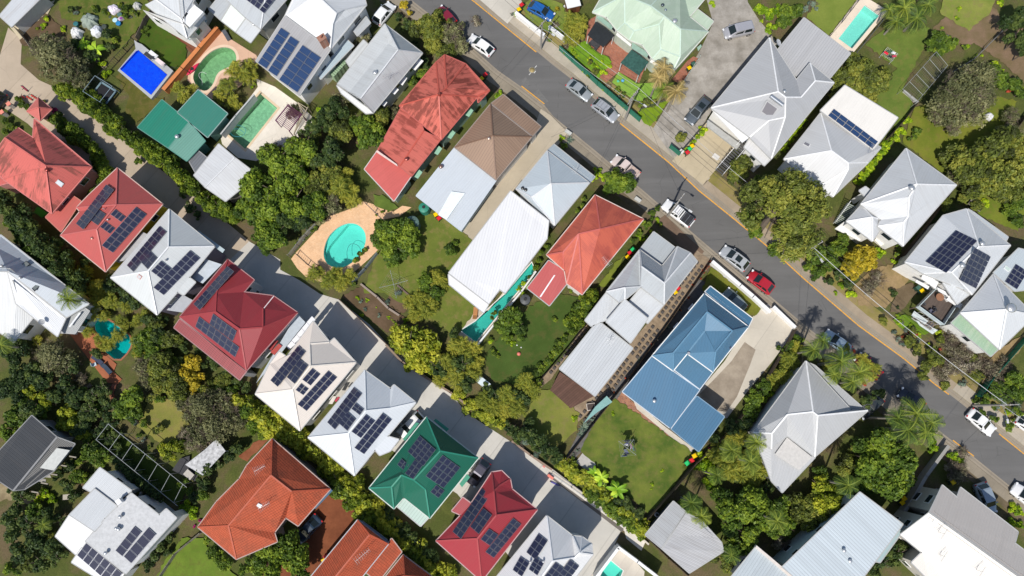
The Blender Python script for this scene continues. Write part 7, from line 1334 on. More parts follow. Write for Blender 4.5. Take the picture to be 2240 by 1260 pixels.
simple('shade_sail', 'black shade canopy on posts over the brick patio', 'shade sail', (2, 0), '550 140,672 232,600 312 -.1,495 230', 2.6, .03, net, True); simple('shade_sail', 'dark green mesh shade canopy over the lower patio by the artificial lawn', 'shade sail', (2, 0), '785 325,897 407,832 495,712 412', 2.5, .03, gnet, True); simple('shade_sail', 'pale teal triangular shade sail stretched at the fence by the lawn', 'shade sail', (2, 2), '622 78,658 118 -.3,560 185 -.6,470 258 -.9,545 150', 2.3, .03, plain('shade_cloth_teal', (.20, .36, .34, 1), .8), False)
simple('pergola', 'dark brown slatted pergola roof below the long grey shed roof', 'pergola', (2, 1), '315 1180,545 1335,385 1420,250 1300', 2.5, .1, planks((.14, .075, .055), (.10, .055, .04), .3, R_(50)), True, (.2, .1, .07, 1))
def pergola(label, tl, quad, z, n, mat):
    Q = [G(*p, z) for p in TL(tl, quad)]; c = sum(Q, Vector())/4; t = empty('pergola', (c.x, c.y, 0)); tag(t, label, 'pergola'); Q = [q-Vector((c.x, c.y, 0)) for q in Q]
    for a, b in ((0, 1), (3, 2)): m = MB(); m.beam(Q[a]-Vector((0, 0, .12)), Q[b]-Vector((0, 0, .12)), .1, .15); m.build('beam', mat, t)
    for k in range(n): m = MB(); f = (k+.5)/n; m.beam(Q[0].lerp(Q[1], f), Q[3].lerp(Q[2], f), .07, .1); m.build('slat', mat, t)
    for q in Q: m = MB(); m.box((q.x*.96, q.y*.96, (z-.2)/2), (.1, .1, z-.2)); m.build('post', mat, t)
pergola('purple slatted pergola beside the green pool', (1, 0), '212 682,125 790,215 860,300 745', 2.6, 13, plain('pergola_purple', (.15, .03, .10, 1), .6)); pergola('pale timber slatted pergola half under the tree clump', (1, 0), '275 670,300 745,245 880,340 700', 2.3, 10, plain('pergola_cream', (.5, .42, .3, 1), .7))
# wire sports cage
t = empty('net_cage', G(310, 1020)*1); tag(t, 'long galvanised pipe cage frame over dark green turf beside the clipped hedge', 'net cage'); o = t.location.copy(); A0, A1, B0, B1 = [G(*p, 3)-Vector((o.x, o.y, 0)) for p in TL((0, 2), '710 262,1225 678,630 365,1165 800')]
for a, b in ((A0, A1), (B0, B1)): m = MB(); m.cyl(a, b, .04, n=8); m.build('rail', GALD, t)
for k in range(7):
    f = k/6.3; m = MB(); m.cyl(A0.lerp(A1, f), B0.lerp(B1, f), .035, n=8); m.build('cross_bar', GALD, t)
    for q in (A0.lerp(A1, f), B0.lerp(B1, f)): m = MB(); m.cyl((q.x, q.y, 0), q, .045, n=8); m.build('post', GAL, t)
# rotary clothes lines
def hoist(x, y, R, label, ang, clothes=()):
    p = G(x, y, 2); t = empty('rotary_clothesline', (p.x, p.y, 0), ang); tag(t, label, 'clothesline'); ANCH.append((x, y, 'rotary clothesline')); m = MB(); m.cyl((0, 0, 0), (0, 0, 2.1), .04, n=8); m.build('mast', GAL, t); E4 = [Vector((math.cos(k*math.pi/2)*R, math.sin(k*math.pi/2)*R, 2.2)) for k in range(4)]
    for e in E4: m = MB(); m.cyl((0, 0, 1.95), e, .025, n=6); m.build('arm', GALD, t)
    m = MB()
    for f in (.45, .63, .81, .98):
        for k in range(4): m.cyl(E4[k]*f+Vector((0, 0, 2.1*(1-f))), E4[(k+1) % 4]*f+Vector((0, 0, 2.1*(1-f))), .008, n=3, cap=False)
    m.build('line_wire', GAL, t)
    for k, f, s0, s1, h, c in clothes:
        a, b = E4[k]*f+Vector((0, 0, 2.1*(1-f))), E4[(k+1) % 4]*f+Vector((0, 0, 2.1*(1-f))); p0, p1 = a.lerp(b, s0), a.lerp(b, s1); q0, q1 = p0+Vector((random.uniform(-.35, .35), random.uniform(-.35, .35), -h)), p1+Vector((random.uniform(-.35, .35), random.uniform(-.35, .35), -h)); g = MB(); g.add([p0+t.location, p1+t.location, q1+t.location, q0+t.location], [(0, 1, 2, 3)])
        g.v = [tuple(Matrix.Translation(t.location) @ Matrix.Rotation(ang, 4, 'Z') @ (Vector(v)-t.location)) for v in g.v]; g.v += [(x+.015, y+.015, z) for x, y, z in g.v]; g.f = [[0, 1, 2, 3], [7, 6, 5, 4], [0, 4, 5, 1], [1, 5, 6, 2], [2, 6, 7, 3], [3, 7, 4, 0]]; g.mi = [0]*6; g.sm = [False]*6
        ob = g.build('hanging_cloth', plain('cloth', c, .9)); AUTO.append((ob, CN[c]+' cloth hanging on the clothesline', x+f*9*math.cos(k+1), y+f*9*math.sin(k+1))); ob['category'] = 'washing'; ob['group'] = 'washing on the clotheslines'
CN = {(.7, .7, .75, 1): 'white', (.35, .36, .6, 1): 'lavender blue', (.05, .06, .1, 1): 'dark', (.55, .35, .4, 1): 'pink', (.1, .25, .22, 1): 'teal'}
hoist(861, 622, 2.1, 'empty rotary clothesline on the lawn below the leafy tree', .25); cl = []
for i, c in enumerate([(.7, .7, .75, 1), (.35, .36, .6, 1), (.05, .06, .1, 1), (.35, .36, .6, 1), (.7, .7, .75, 1), (.55, .35, .4, 1), (.1, .25, .22, 1), (.05, .06, .1, 1), (.7, .7, .75, 1), (.35, .36, .6, 1), (.7, .7, .75, 1), (.05, .06, .1, 1)]): f = .45+.18*(i % 4); k = (i//4+2) % 4; s = random.uniform(.05, .4); cl.append((k, min(f, .98), s, s+random.uniform(.3, .5), random.uniform(.8, 1.2), c))
hoist(1372, 980, 1.5, 'rotary clothesline loaded with washing on the lawn below the blue roofs', .9, cl)
# trampoline
def trampoline(x, y, w, l, ang, label):
    p = G(x, y, .9); t = empty('trampoline', (p.x, p.y, 0), ang); tag(t, label, 'trampoline'); m = MB(); m.box((0, 0, .85), (l*.72, w*.72, .03)); m.build('mat', plain('tramp_mat', (.015, .015, .018, 1), .7), t); C4 = [Vector((sx*l/2, sy*w/2, 0)) for sx, sy in ((-1, -1), (1, -1), (1, 1), (-1, 1))]
    for k in range(4):
        a, b = C4[k], C4[(k+1) % 4]; m = MB(); m.beam(a*.86+Vector((0, 0, .88)), b*.86+Vector((0, 0, .88)), .28, .05); m.build('pad', plain('tramp_pad', (.16, .24, .28, 1), .6), t); m = MB(); m.cyl(a+Vector((0, 0, 2.4)), b+Vector((0, 0, 2.4)), .035, n=8); m.build('top_rail', plain('tramp_rail', (.25, .33, .38, 1), .4), t)
        m = MB(); m.cyl(a*.95, a+Vector((0, 0, 2.4)), .035, n=8); m.build('pole', plain('tramp_rail', (.25, .33, .38, 1), .4), t)
        m = MB(); d = (b-a)
        for i in range(14): q = a+d*(i/14); m.beam(q*.97+Vector((0, 0, .9)), q+Vector((0, 0, 2.4)), .012, .012)
        m.build('net', plain('tramp_net', (.04, .05, .06, 1), .9), t)
trampoline(226, 204, 3.0, 3.3, pdir(195, 190, 235, 215), 'rectangular trampoline with a net enclosure between the long hedge and the blue pool')
# decks, stairs
def stairs(label, a, b, w, z0, z1, n, c):
    P0, P1 = G(*a, z0), G(*b, z1); t = empty('staircase', (P0.x, P0.y, 0)); tag(t, label, 'staircase'); d = Vector((P1.x-P0.x, P1.y-P0.y, 0)); L = d.length; d.normalize(); ang = math.atan2(d.y, d.x); s = Vector((-d.y, d.x, 0))
    for k in range(n): m = MB(); q = d*(L*(k+.5)/n); m.box((q.x, q.y, z0+(z1-z0)*(k+1)/n-.03), (L/n*.72, w, .06), ang); m.build('tread', plain('tread', c, .6), t)
    for e in (-1, 1):
        m = MB(); o_ = s*e*w/2; m.beam(o_+Vector((0, 0, z0-.1)), o_+d*L+Vector((0, 0, z1-.1)), .06, .25); m.build('stringer', plain('stringer', (.5, .5, .48, 1), .6), t); m = MB(); m.beam(o_+Vector((0, 0, z0+.9)), o_+d*L+Vector((0, 0, z1+.9)), .06, .06)
        for k in range(0, n+1, 2): q = o_+d*(L*k/n); m.beam(q+Vector((0, 0, z0+(z1-z0)*k/n)), q+Vector((0, 0, z0+(z1-z0)*k/n+.9)), .04, .04)
        m.build('handrail', plain('handrail', (.7, .7, .7, 1), .5), t)
stairs('white railed staircase with dark treads in front of the large grey house', (1572, 378), (1632, 308), 1.3, .1, 3.0, 16, (.08, .08, .08, 1)); stairs('grey-green side staircase between the huge olive tree and the leafy white house', (1832, 492), (1864, 448), 1.3, .1, 2.6, 14, (.30, .34, .30, 1))
q = [(2040, 633), (2086, 667), (2056, 712), (2002, 672)]; t = empty('timber_deck', G(2045, 670)*1); tag(t, 'raised brown timber deck with clear panels in front of the twin solar house', 'deck'); ANCH.append((2045, 672, 'raised brown deck')); o = Vector((t.location.x, t.location.y, 0)); DQ = [G(x, y, 1.9)-o for x, y in q]
slab_mesh('deck_floor', DQ, .15, planks((.13, .10, .085), (.095, .075, .065), .16, R_(37)), t)
for p_ in DQ: m = MB(); m.box((p_.x*.93, p_.y*.93, .87), (.12, .12, 1.75)); m.build('post', plain('deck_post', (.2, .15, .12, 1), .8), t)
for a, b in ((DQ[1], DQ[2]), (DQ[2], DQ[3]), (DQ[3], DQ[0])): m = MB(); m.beam(a+Vector((0, 0, .55)), b+Vector((0, 0, .55)), .03, .9); m.beam(a+Vector((0, 0, 1.02)), b+Vector((0, 0, 1.02)), .08, .05); m.build('balustrade', plain('frosted_panel', (.50, .58, .60, 1), .3), t)
stairs('short timber stair stepping down from the raised brown deck', (2000, 690), (2042, 716), 1.1, .3, 1.6, 8, (.18, .14, .11, 1)); simple('planter_box', 'pale patterned panel screen in front of the raised brown deck', 'screen', None, '2000 680,2045 712,2036 718,1994 690', 1.2, .08, plain('screen_pale', (.55, .60, .60, 1), .6)); simple('planter_box', 'lower pale patterned panel screen beside the deck stair', 'screen', None, '2003 700,2052 722,2040 731,2012 712', .9, .08, plain('screen_pale', (.55, .60, .60, 1), .6))
# wire garden cage top right
t = empty('garden_cage', G(2020, 165)*1); tag(t, 'wire netted vegetable cage on thin pipes left of the big grey tree', 'garden cage'); o = Vector((t.location.x, t.location.y, 0)); CQ = [G(*p, 1.9)-o for p in TL((3, 0), '1105 340,885 585,975 672,1180 430')]
for k in range(4): m = MB(); m.cyl(CQ[k], CQ[(k+1) % 4], .03, n=6); m.build('frame_rail', GALD, t); m = MB(); m.cyl((CQ[k].x, CQ[k].y, 0), CQ[k], .04, n=6); m.build('post', GAL, t)
for k in range(1, 5): m = MB(); m.cyl(CQ[0].lerp(CQ[1], k/5), CQ[3].lerp(CQ[2], k/5), .03, n=6); m.build('cross_pipe', GALD, t)
m = MB()
for k in range(24): m.beam(CQ[0].lerp(CQ[1], k/24), CQ[3].lerp(CQ[2], k/24), .012, .012)
for k in range(10): m.beam(CQ[0].lerp(CQ[3], k/10), CQ[1].lerp(CQ[2], k/10), .012, .012)
m.build('netting', plain('cage_net', (.16, .18, .17, 1), .9), t)
# stepping stones
PV = plain('dark_paver', (.085, .075, .07, 1), .8); k0 = 0
sm = bpy.data.meshes.new('stepping_stone'); mbx = MB(); mbx.box((0, 0, .02), (.42, .42, .05)); sm.from_pydata(mbx.v, [], mbx.f); sm.materials.append(PV)
def stones(a, b, n, off=0, alt=False):
    for k in range(n):
        x = a[0]+(b[0]-a[0])*k/(n-1); y = a[1]+(b[1]-a[1])*k/(n-1)
        for s in ((-1, 1) if alt else (0,)): p = G(x+s*5, y+s*3.9, 0); o_ = link('stepping_stone', sm); o_.location = (p.x+random.uniform(-.03, .03), p.y+random.uniform(-.03, .03), ZC[0]+.03); o_.rotation_euler = (0, 0, R_(50)+random.uniform(-.04, .04)); auto(o_, 'square dark paving stone on gravel', 'paving stone', x, y, 'stepping stones in gravel')
stones((1529, 580), (1497, 624), 6, 0, True); stones((1487, 640), (1447, 697), 7, 0, True); stones((1432, 720), (1388, 777), 7, 0, True); stones((1375, 793), (1333, 850), 7, 0, True); stones((1318, 865), (1274, 915), 6, 0, True); stones((1280, 722), (1205, 815), 11)
# small yard things
def blob_cloth(x, y, r, h, c, label, cat='cover'):
    p = G(x, y, h); rg = random.Random(int(x)); m = MB(); n = 18; rings = [(1.0, 0), (.96, .35), (.8, .75), (.5, .95), (.12, 1.02)]; V = []
    jag = [rg.uniform(.78, 1.2) for _ in range(n)]
    for q, z in rings:
        for k in range(n): a = k*2*math.pi/n; rr = r*q*(jag[k]*(1 if q > .7 else .5)+(.0 if q > .7 else .5)); V.append((math.cos(a)*rr, math.sin(a)*rr, h*z*rg.uniform(.9, 1.08)))
    m.add(V, [(j*n+k, j*n+(k+1) % n, (j+1)*n+(k+1) % n, (j+1)*n+k) for j in range(4) for k in range(n)]+[tuple(range(4*n, 5*n))]); o_ = m.build('draped_cover', plain('draped_cloth', c, .9, 0, .12)); o_.location = (p.x, p.y, .02); tag(o_, label, cat)
blob_cloth(162, 67, .95, 1.0, (.72, .72, .72, 1), 'crumpled white cloth draped over a plant near the soil beds, leftmost'); blob_cloth(206, 64, .9, 1.0, (.70, .72, .76, 1), 'white cloth draped over a bush left of the small round tree'); blob_cloth(244, 17, .95, .9, (.72, .66, .74, 1), 'pinkish white flowering heap at the top of the garden yard', 'shrub'); blob_cloth(296, 9, .65, .9, (.5, .5, .48, 1), 'grey folded garden umbrella near the top edge', 'umbrella'); blob_cloth(190, 40, 1.25, 1.2, (.28, .33, .28, 1), 'grey-green netting draped over a vegetable bed', 'netting')
blob_cloth(2168, 252, .6, .9, (.68, .68, .7, 1), 'white clothes airer with washing on the shaded right lawn', 'clothes airer'); blob_cloth(1244, 10, .7, .5, (.6, .6, .62, 1), 'pale tarpaulin beside the small brown shed at the top', 'tarpaulin')
def box_thing(name, label, cat, x, y, size, rz, c, h0=0., parts=()):
    p = G(x, y, h0+size[2]/2); t = empty(name, (p.x, p.y, h0), rz); tag(t, label, cat); m = MB(); m.box((0, 0, size[2]/2), size); m.build('body', plain(name+'_finish', c, .6), t)
    for pn, ctr, sz, pc in parts: m = MB(); m.box(ctr, sz); m.build(pn, plain(name+'_'+pn, pc, .6), t)
    return t
ra = R_(-38)
box_thing('garden_shed', 'small brown shed with a white flat roof at the top edge', 'shed', 1252, 12, (2.0, 1.6, 1.7), ra+.9, (.16, .06, .03, 1), 0, (('roof', (0, 0, 1.78), (2.2, 1.8, .1), (.75, .75, .75, 1)), ('door', (0, -.82, .8), (.7, .05, 1.5), (.1, .04, .02, 1))))
def table(label, x, y, w, l, rz, c, h=.74, z=0.1):
    p = G(x, y, z+h); t = empty('outdoor_table', (p.x, p.y, z), rz); tag(t, label, 'table'); m = MB(); m.box((0, 0, h), (l, w, .05)); m.build('table_top', plain('table_top', c, .5), t)
    for sx in (-1, 1):
        for sy in (-1, 1): m = MB(); m.box((sx*(l/2-.08), sy*(w/2-.08), h/2), (.06, .06, h)); m.build('leg', plain('table_leg', sc(c, .6), .6), t)
def chair(look, x, y, rz, c, z=.1):
    p = G(x, y, z+.5); t = empty('garden_chair', (p.x, p.y, z), rz); m = MB(); m.box((0, 0, .42), (.48, .48, .05)); m.build('seat', plain('chair_seat', c, .5), t); m = MB(); m.box((-.23, 0, .68), (.05, .48, .48)); m.build('backrest', plain('chair_seat', c, .5), t)
    for sx in (-1, 1):
        for sy in (-1, 1): m = MB(); m.box((sx*.2, sy*.2, .2), (.04, .04, .4)); m.build('leg', plain('chair_leg', sc(c, .6), .5), t)
    auto(t, look, 'chair', x, y, 'garden chairs')
def lounger(label, x, y, a, c, pc=None, z=.1):
    p = G(x, y, z+.35); t = empty('sun_lounger', (p.x, p.y, z), a); tag(t, label, 'sun lounger'); m = MB(); m.box((0, 0, .28), (1.25, .62, .08)); m.build('seat', plain('lounger_cushion', c, .7), t); m = MB(); v = Matrix.Translation((-.85, 0, .42)) @ Matrix.Rotation(.5, 4, 'Y'); m.box((0, 0, 0), (.7, .62, .07), M=v); m.build('backrest', plain('lounger_cushion', c, .7), t)
    for sx in (-1.0, .55):
        for sy in (-.25, .25): m = MB(); m.box((sx, sy, .13), (.06, .06, .26)); m.build('leg', plain('lounger_leg', (.4, .4, .4, 1), .5), t)
DKC = (.06, .06, .065, 1)
table('dark outdoor dining table under the black shade canopy', 1300, 97, .9, 1.6, ra, DKC); chair('dark patio chair', 1292, 95, ra+1.5, DKC); chair('dark patio chair', 1303, 106, ra-1.5, DKC); chair('dark patio chair', 1308, 99, ra-1.5, DKC)
lounger('black sun lounger on the pool surround beside the deck lawn', 323, 120, ra+math.pi, (.04, .04, .045, 1), z=.75); lounger('white sun lounger on the bright blue pool surround', 333, 117, ra+math.pi, (.7, .7, .7, 1), z=.75); lounger('white and red pool chair near the corner of the blue pool', 348, 134, ra+math.pi, (.7, .6, .6, 1), z=.75); lounger('orange-brown sun lounger at the lower end of the white roofed terrace', 1040, 681, pdir(1040, 692, 1042, 670), (.42, .19, .07, 1)); lounger('dark grey sun lounger on the kidney pool terrace', 497, 80, pdir(490, 70, 503, 92), (.08, .09, .11, 1)); lounger('navy covered outdoor couch on the red terrace below the shaded pool', 216, 790, R_(-38), (.04, .05, .09, 1)); lounger('dark blue outdoor couch at the end of the red terrace', 236, 810, R_(-45), (.03, .05, .08, 1))
chair('white garden chair', 427, 90, .4, (.75, .75, .75, 1)); chair('white garden chair', 206, 797, .4, (.5, .6, .65, 1)); table('round white table near the upper deck house', 427, 90, .9, .9, .5, (.75, .75, .75, 1)); chair('small dark deck chair', 2022, 664, .5, DKC, 1.95); chair('small dark deck chair', 2038, 680, 2.2, (.1, .1, .14, 1), 1.95); chair('small dark deck chair', 2046, 676, 1.2, DKC, 1.95)
m = MB(); p = G(2056, 650, 2.6); m.cyl((0, 0, 1.95), (0, 0, 2.6), .06, n=8); m.cyl((0, 0, 2.6), (0, 0, 2.66), .55, n=20); o_ = m.build('round_table', plain('round_table_wood', (.28, .14, .08, 1), .5)); o_.location = (p.x, p.y, 0); tag(o_, 'round wooden table at the top corner of the raised brown deck', 'table')
table('small grey garden table beside the wire cage', 2135, 448, 1.2, 2., ra, (.22, .2, .17, 1)); table('grey outdoor table below the pipe cage', 413, 1038, .9, 1.3, ra, (.45, .42, .38, 1)); table('low pale table by the bare shrubs', 147, 1087, .7, 1.2, .1, (.4, .36, .3, 1))
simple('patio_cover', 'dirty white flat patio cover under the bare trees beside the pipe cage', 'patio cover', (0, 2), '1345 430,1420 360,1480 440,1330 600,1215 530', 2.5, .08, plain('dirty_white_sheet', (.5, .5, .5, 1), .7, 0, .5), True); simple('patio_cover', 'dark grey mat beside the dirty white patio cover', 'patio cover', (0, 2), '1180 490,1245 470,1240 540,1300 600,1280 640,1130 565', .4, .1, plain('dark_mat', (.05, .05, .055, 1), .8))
# kayak
p = G(420, 150, .5); t = empty('kayak', (p.x, p.y, .1), pdir(411, 160, 429, 142)); tag(t, 'bright pink-red kayak lying against the orange wall', 'kayak'); m = MB(); V = []; n = 12
for k in range(13):
    x = (k/12-.5)*2.7; w_ = .34*math.sin(math.pi*(k/12*.94+.03)); V += [(x, math.cos(a_*2*math.pi/n)*w_, .2+math.sin(a_*2*math.pi/n)*.17*(w_/.34)**.5) for a_ in range(n)]
m.add(V, [(j*n+k, (j+1)*n+k, (j+1)*n+(k+1) % n, j*n+(k+1) % n) for j in range(12) for k in range(n)], 0, True); m.build('hull', plain('kayak_plastic', (.65, .03, .09, 1), .3), t); m = MB(); m.lathe((0, 0, .36), [(.28, 0), (.26, .04), (.2, .02)], 14); m.build('cockpit', TRIM, t)
# scooters on the lane
def scooter(x, y, a, c, label, s=1., up=False):
    p = G(x, y, .1); t = empty('scooter', (p.x, p.y, .03), a); tag(t, label, 'scooter'); pm = plain('scooter_paint', c, .4); m = MB(); m.box((0, 0, .1), (.95*s, .2, .08)); m.build('deck', pm, t)
    for sx in (-.55, .55): m = MB(); m.cyl((sx*s, -.04, .11), (sx*s, .04, .11), .11, n=12); m.build('wheel', TYRE, t)
    d = Vector((.15, .0, 1.0)) if up else Vector((.25, .95, .12)); m = MB(); m.cyl((.52*s, 0, .15), Vector((.52*s, 0, .15))+d, .04, n=8); m.build('stem', pm, t); e = Vector((.52*s, 0, .15))+d; m = MB(); m.beam(e-Vector((.0, .25, 0)) if up else e-Vector((.25, 0, 0)), e+Vector((0, .25, 0)) if up else e+Vector((.25, 0, 0)), .05, .05); m.build('handlebar', TRIM, t)
SCO = (.70, .08, .05, 1)
scooter(54, 194, pdir(47, 190, 60, 201), (.35, .05, .08, 1), 'dark red electric scooter standing alone on the pale lane', 1.3, True); scooter(50, 213, pdir(45, 212, 53, 214), SCO, 'orange-red scooter lying nearest the low gazebo hedge', .8, True); scooter(64, 215, pdir(58, 211, 70, 219), SCO, 'orange-red scooter standing between the two others by the gazebo', 1.1, True); scooter(74, 212, pdir(68, 208, 80, 216), SCO, 'orange-red scooter standing nearest the gazebo roof corner', 1.1, True)
scooter(1214, 1058, pdir(1208, 1054, 1221, 1060), (.09, .08, .30, 1), 'purple-blue scooter standing on the concrete lane by the drain railing', 1.2, True)
box_thing('planter', 'salmon pink block at the corner of the drain railing', 'barrier', 1204, 1043, (.9, .35, .4), ra, (.75, .22, .17, 1), .05); box_thing('planter', 'small pink ornament at the lane edge above the drain', 'ornament', 1190, 1020, (.35, .3, .3), ra, (.6, .2, .18, 1), .05)
for (x, y) in ((25, 231), (10, 249)): t = box_thing('gate_pillar', 'salmon capped gate pillar '+('beside the low gazebo hedge' if x == 25 else 'nearest the left edge of the photo'), 'pillar', x, y, (.5, .5, 1.2), .7, (.4, .38, .35, 1), 0, (('cap', (0, 0, 1.24), (.62, .62, .1), (.72, .25, .18, 1)),))
# pool cleaner hoses and little things
def hose(label, pts, z, c, r=.03):
    P_ = [G(*p, z) for p in smooth_open(pts)]; o0 = P_[0].copy(); m = MB(); m.tube([tuple(q-o0) for q in P_], r, 6); o_ = m.build('pool_hose', plain('hose', c, .5)); o_.location = o0; tag(o_, label, 'hose')
def smooth_open(p):
    for _ in range(3): p = [p[0]]+[q for i in range(len(p)-1) for q in ((p[i][0]*.75+p[i+1][0]*.25, p[i][1]*.75+p[i+1][1]*.25), (p[i][0]*.25+p[i+1][0]*.75, p[i][1]*.25+p[i+1][1]*.75))]+[p[-1]]
    return p
hose('dark looping cleaner hose floating in the oval pool', TL((1, 1), '600 440,595 380,620 335,665 345,690 375,670 430'), -.1, (.03, .12, .14, 1)); hose('blue looping cleaner hose floating in the green pool', [(500, 283), (508, 272), (530, 275), (540, 285), (530, 300), (508, 298), (502, 285), (520, 280), (534, 290)], -.1, (.03, .25, .35, 1)); hose('white curved cleaner hose floating in the kidney pool', TL((0, 0), '1355 485,1330 470,1305 480,1305 505,1330 530,1325 560'), -.1, (.6, .62, .6, 1)); hose('yellow garden hose coil beside the green water tank', [(930, 478), (925, 480), (928, 472), (935, 468), (940, 462), (936, 474)], .08, (.6, .4, .05, 1)); hose('green garden hose frame on the lawn of the blue hatchback', TL((2, 0), '320 60,310 85,340 110,358 95,335 70'), .1, (.05, .35, .28, 1))
for i, (x, y, c, nm, s) in enumerate(((1135, 774, (.7, .2, .15, 1), 'pink-orange toy lying on the middle lawn', .3), (1131, 755, (.7, .7, .7, 1), 'white ball on the middle lawn, upper one', .12), (1140, 760, (.65, .65, .66, 1), 'white ball on the middle lawn, lower one', .12), (1352, 178, (.1, .45, .3, 1), 'green toy on the artificial lawn', .25), (1362, 177, (.1, .35, .6, 1), 'blue toy on the artificial lawn', .28), (1353, 160, (.7, .7, .7, 1), 'white toy ball at the edge of the artificial lawn', .12), (2044, 266, (.5, .14, .08, 1), 'terracotta red bowl on the right garden lawn', .35), (1437, 822, (.05, .05, .06, 1), 'small dark vent block by the brick terrace', .2))):
    p = G(x, y, .1); m = MB(); m.lathe((0, 0, 0), [(s*.8, 0), (s, s*.4), (s*.8, s), (s*.3, s*1.3), (.02, s*1.35)], 10); o_ = m.build('toy' if 'toy' in nm or 'ball' in nm else 'ornament', plain('toy_plastic', c, .4)); o_.location = (p.x, p.y, .08); tag(o_, nm, 'toy' if 'toy' in nm or 'ball' in nm else 'ornament')
# drying rack on the right lawn
p = G(1945, 120, .8); t = empty('clothes_airer', (p.x, p.y, .05), ra); tag(t, 'clothes airer piled with white, black and red washing on the right lawn', 'clothes airer')
for sx in (-.9, .9): m = MB(); m.cyl((sx, -.8, 0), (sx, .8, .95), .025, n=6); m.cyl((sx, .8, 0), (sx, -.8, .95), .025, n=6); m.build('leg', GAL, t)
m = MB()
for k in range(9): m.cyl((-.95, -.8+k*.2, .95), (.95, -.8+k*.2, .95), .015, n=4)
m.build('rack', GAL, t)
for i, (dx, dy, c, nm) in enumerate(((-.55, -.2, (.7, .02, .05, 1), 'red'), (.3, .5, (.72, .72, .75, 1), 'white'), (.35, -.3, (.03, .03, .04, 1), 'black'), (-.2, .4, (.06, .12, .08, 1), 'dark green'), (.7, .1, (.45, .05, .08, 1), 'crimson'))):
    v = Matrix.Rotation(ra, 4, 'Z') @ Vector((dx, dy, 0)); m = MB(); m.box((0, 0, 0), (.65, .35, .05), ra+.2*i); m.box((.0, .1, -.18), (.6, .04, .35), ra+.2*i); o_ = m.build('folded_cloth', plain('airer_cloth', c, .9)); o_.location = (p.x+v.x, p.y+v.y, 1.03+.002*i); tag(o_, nm+' cloth hanging over the airer on the right lawn', 'washing')
box_thing('concrete_pad', 'stained white concrete pad at the corner of the clothesline lawn', 'slab', 1284, 1010, (2.4, 2.0, .12), ra, (.42, .40, .37, 1), .02); box_thing('spa_bath', 'small dark square spa with a pale rim by the paved corner', 'spa', 1292, 890, (1.1, .9, .5), ra+.8, (.10, .07, .06, 1), 0, (('rim', (0, 0, .52), (1.2, 1.0, .05), (.5, .45, .4, 1)), ('cover', (0, 0, .56), (1.0, .8, .05), (.06, .045, .04, 1))))
p = G(208, 130, .5); t = empty('ladder', (p.x, p.y, .3), pdir(203, 117, 238, 146)); tag(t, 'pale timber ladder lying among bushes left of the blue pool', 'ladder')
for s in (-.22, .22): m = MB(); m.beam((-.6, s, 0), (2.2, s, .05), .05, .06); m.build('rail', plain('ladder_wood', (.4, .33, .26, 1), .7), t)
for k in range(9): m = MB(); m.beam((-.5+k*.32, -.22, 0), (-.5+k*.32, .22, 0), .04, .04); m.build('rung', plain('ladder_wood', (.4, .33, .26, 1), .7), t)
for x, y, c, l in ((252, 44, (.35, .5, .55, 1), 'pale blue round tub on the garden lawn'), (259, 51, (.02, .16, .34, 1), 'deep blue round tub on the garden lawn'), (166, 52, (.03, .12, .13, 1), 'dark teal compost bin beside the draped netting'), (262, 32, (.06, .12, .11, 1), 'dark green compost bin near the blue tubs'), (228, 58, (.05, .06, .05, 1), 'black round compost bin on the garden lawn')):
    p = G(x, y, .5); t = empty('tub', (p.x, p.y, .05)); tag(t, l, 'tub'); m = MB(); m.lathe((0, 0, 0), [(.30, 0), (.38, .5)], 16); m.build('shell', plain('tub_plastic', c, .4), t); m = MB(); m.lathe((0, 0, .5), [(.40, -.03), (.41, .02), (.3, .03)], 16); m.build('lid', plain('tub_plastic', sc(c, 1.3), .4), t)
box_thing('outdoor_bench', 'pile of pinkish belongings next to the blue tubs', 'belongings', 265, 42, (.8, .6, .5), .7, (.55, .45, .52, 1), .05, (('cushion', (.1, -.1, .55), (.4, .35, .12), (.25, .06, .3, 1)),))

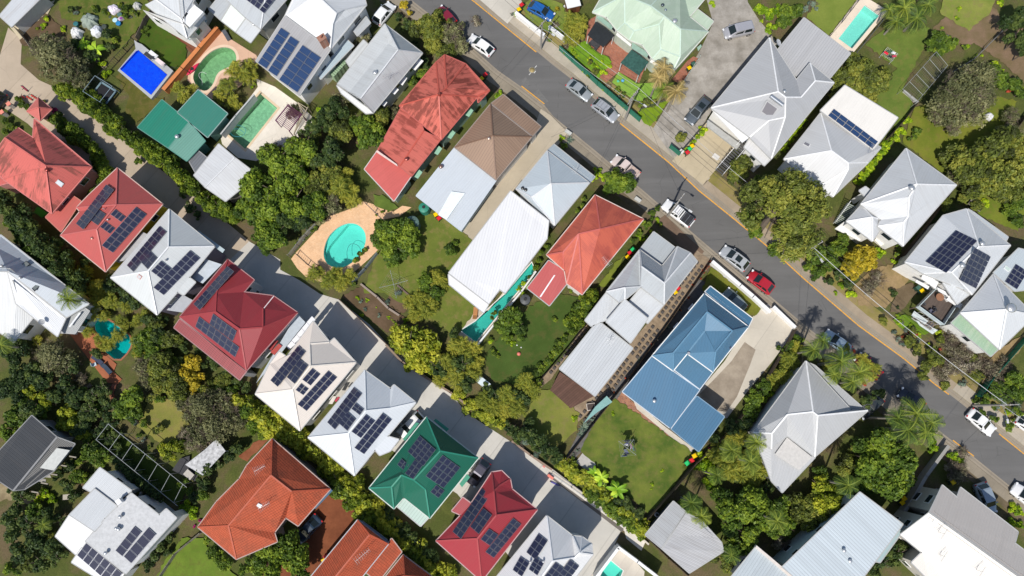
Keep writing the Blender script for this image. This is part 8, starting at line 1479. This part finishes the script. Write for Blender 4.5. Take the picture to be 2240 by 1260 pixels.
simple('ground_mat', 'bright green mat on the ground beside the old red lean-to', 'mat', (0, 1), '245 95,268 108,310 140,275 170,222 130', .15, .04, plain('green_mat', (.05, .30, .02, 1), .8)); box_thing('storage_box', 'pale blue-white storage box half hidden in the palms above the lane', 'storage box', 1057, 837, (2.0, .9, .8), ra, (.45, .55, .60, 1), .05, (('lid', (0, 0, .84), (2.1, 1.0, .08), (.6, .68, .72, 1)),))
box_thing('letterbox', 'small grey letterbox pillar at the beige driveway entrance', 'letterbox', 1489, 334, (.5, .5, 1.0), ra, (.5, .5, .48, 1), .02, (('cap', (0, 0, 1.03), (.6, .6, .08), (.65, .65, .63, 1)),)); box_thing('concrete_plate', 'pale square access plate on the beige driveway', 'plate', 1566, 343, (1.0, .8, .06), ra, (.62, .60, .56, 1), .12)
for x, y, s, l in ((1243, 290, 1.1, 'pale concrete block beside the footpath near the agave'), (1395, 437, 1.0, 'small grey concrete block near the leafy street corner tree')): box_thing('concrete_block', l, 'block', x, y, (s, .5, .5), ra, (.5, .5, .47, 1), .05)
# ================= labels of repeated things, from what stands next to them =================
def side_word(dx, dy):
    a = math.degrees(math.atan2(-dy, dx)) % 360
    return ['right of', 'upper right of', 'above', 'upper left of', 'left of', 'lower left of', 'below', 'lower right of'][int((a+22.5)//45) % 8]
ORD = ['first', 'second', 'third', 'fourth', 'fifth', 'sixth', 'seventh', 'eighth', 'ninth', 'tenth', 'eleventh', 'twelfth', 'thirteenth', 'fourteenth', 'fifteenth', 'sixteenth', 'seventeenth', 'eighteenth', 'nineteenth', 'twentieth']+[f'{k}th' for k in range(21, 80)]
NUMW = ['', 'one', 'two', 'three', 'four', 'five', 'six', 'seven', 'eight', 'nine', 'ten', 'eleven', 'twelve']
by = {}
for o, look, x, y in AUTO:
    dx, dy, nk = min(((x-ax, y-ay, nk) for ax, ay, nk in ANCH), key=lambda t: math.hypot(t[0], t[1]))
    l = f'{look} {side_word(dx, dy)} the {nk}' if math.hypot(dx, dy) > 25 else f'{look} beside the {nk}'
    by.setdefault(l, []).append((x, y, o))
for l, it in by.items():
    if len(it) == 1: it[0][2]['label'] = l; continue
    xs = [i[0] for i in it]; ys = [i[1] for i in it]; hor = max(xs)-min(xs) >= max(ys)-min(ys)
    it.sort(key=lambda i: i[0] if hor else i[1]); n = len(it)
    for k, (x, y, o) in enumerate(it):
        if k == 0: w = ('leftmost' if hor else 'topmost')
        elif k == n-1: w = ('rightmost' if hor else 'lowest')
        else: w = f"{ORD[k]} from {'left' if hor else 'top'}"
        o['label'] = f'{w}: {l}' if False else f'{l}, {w}'
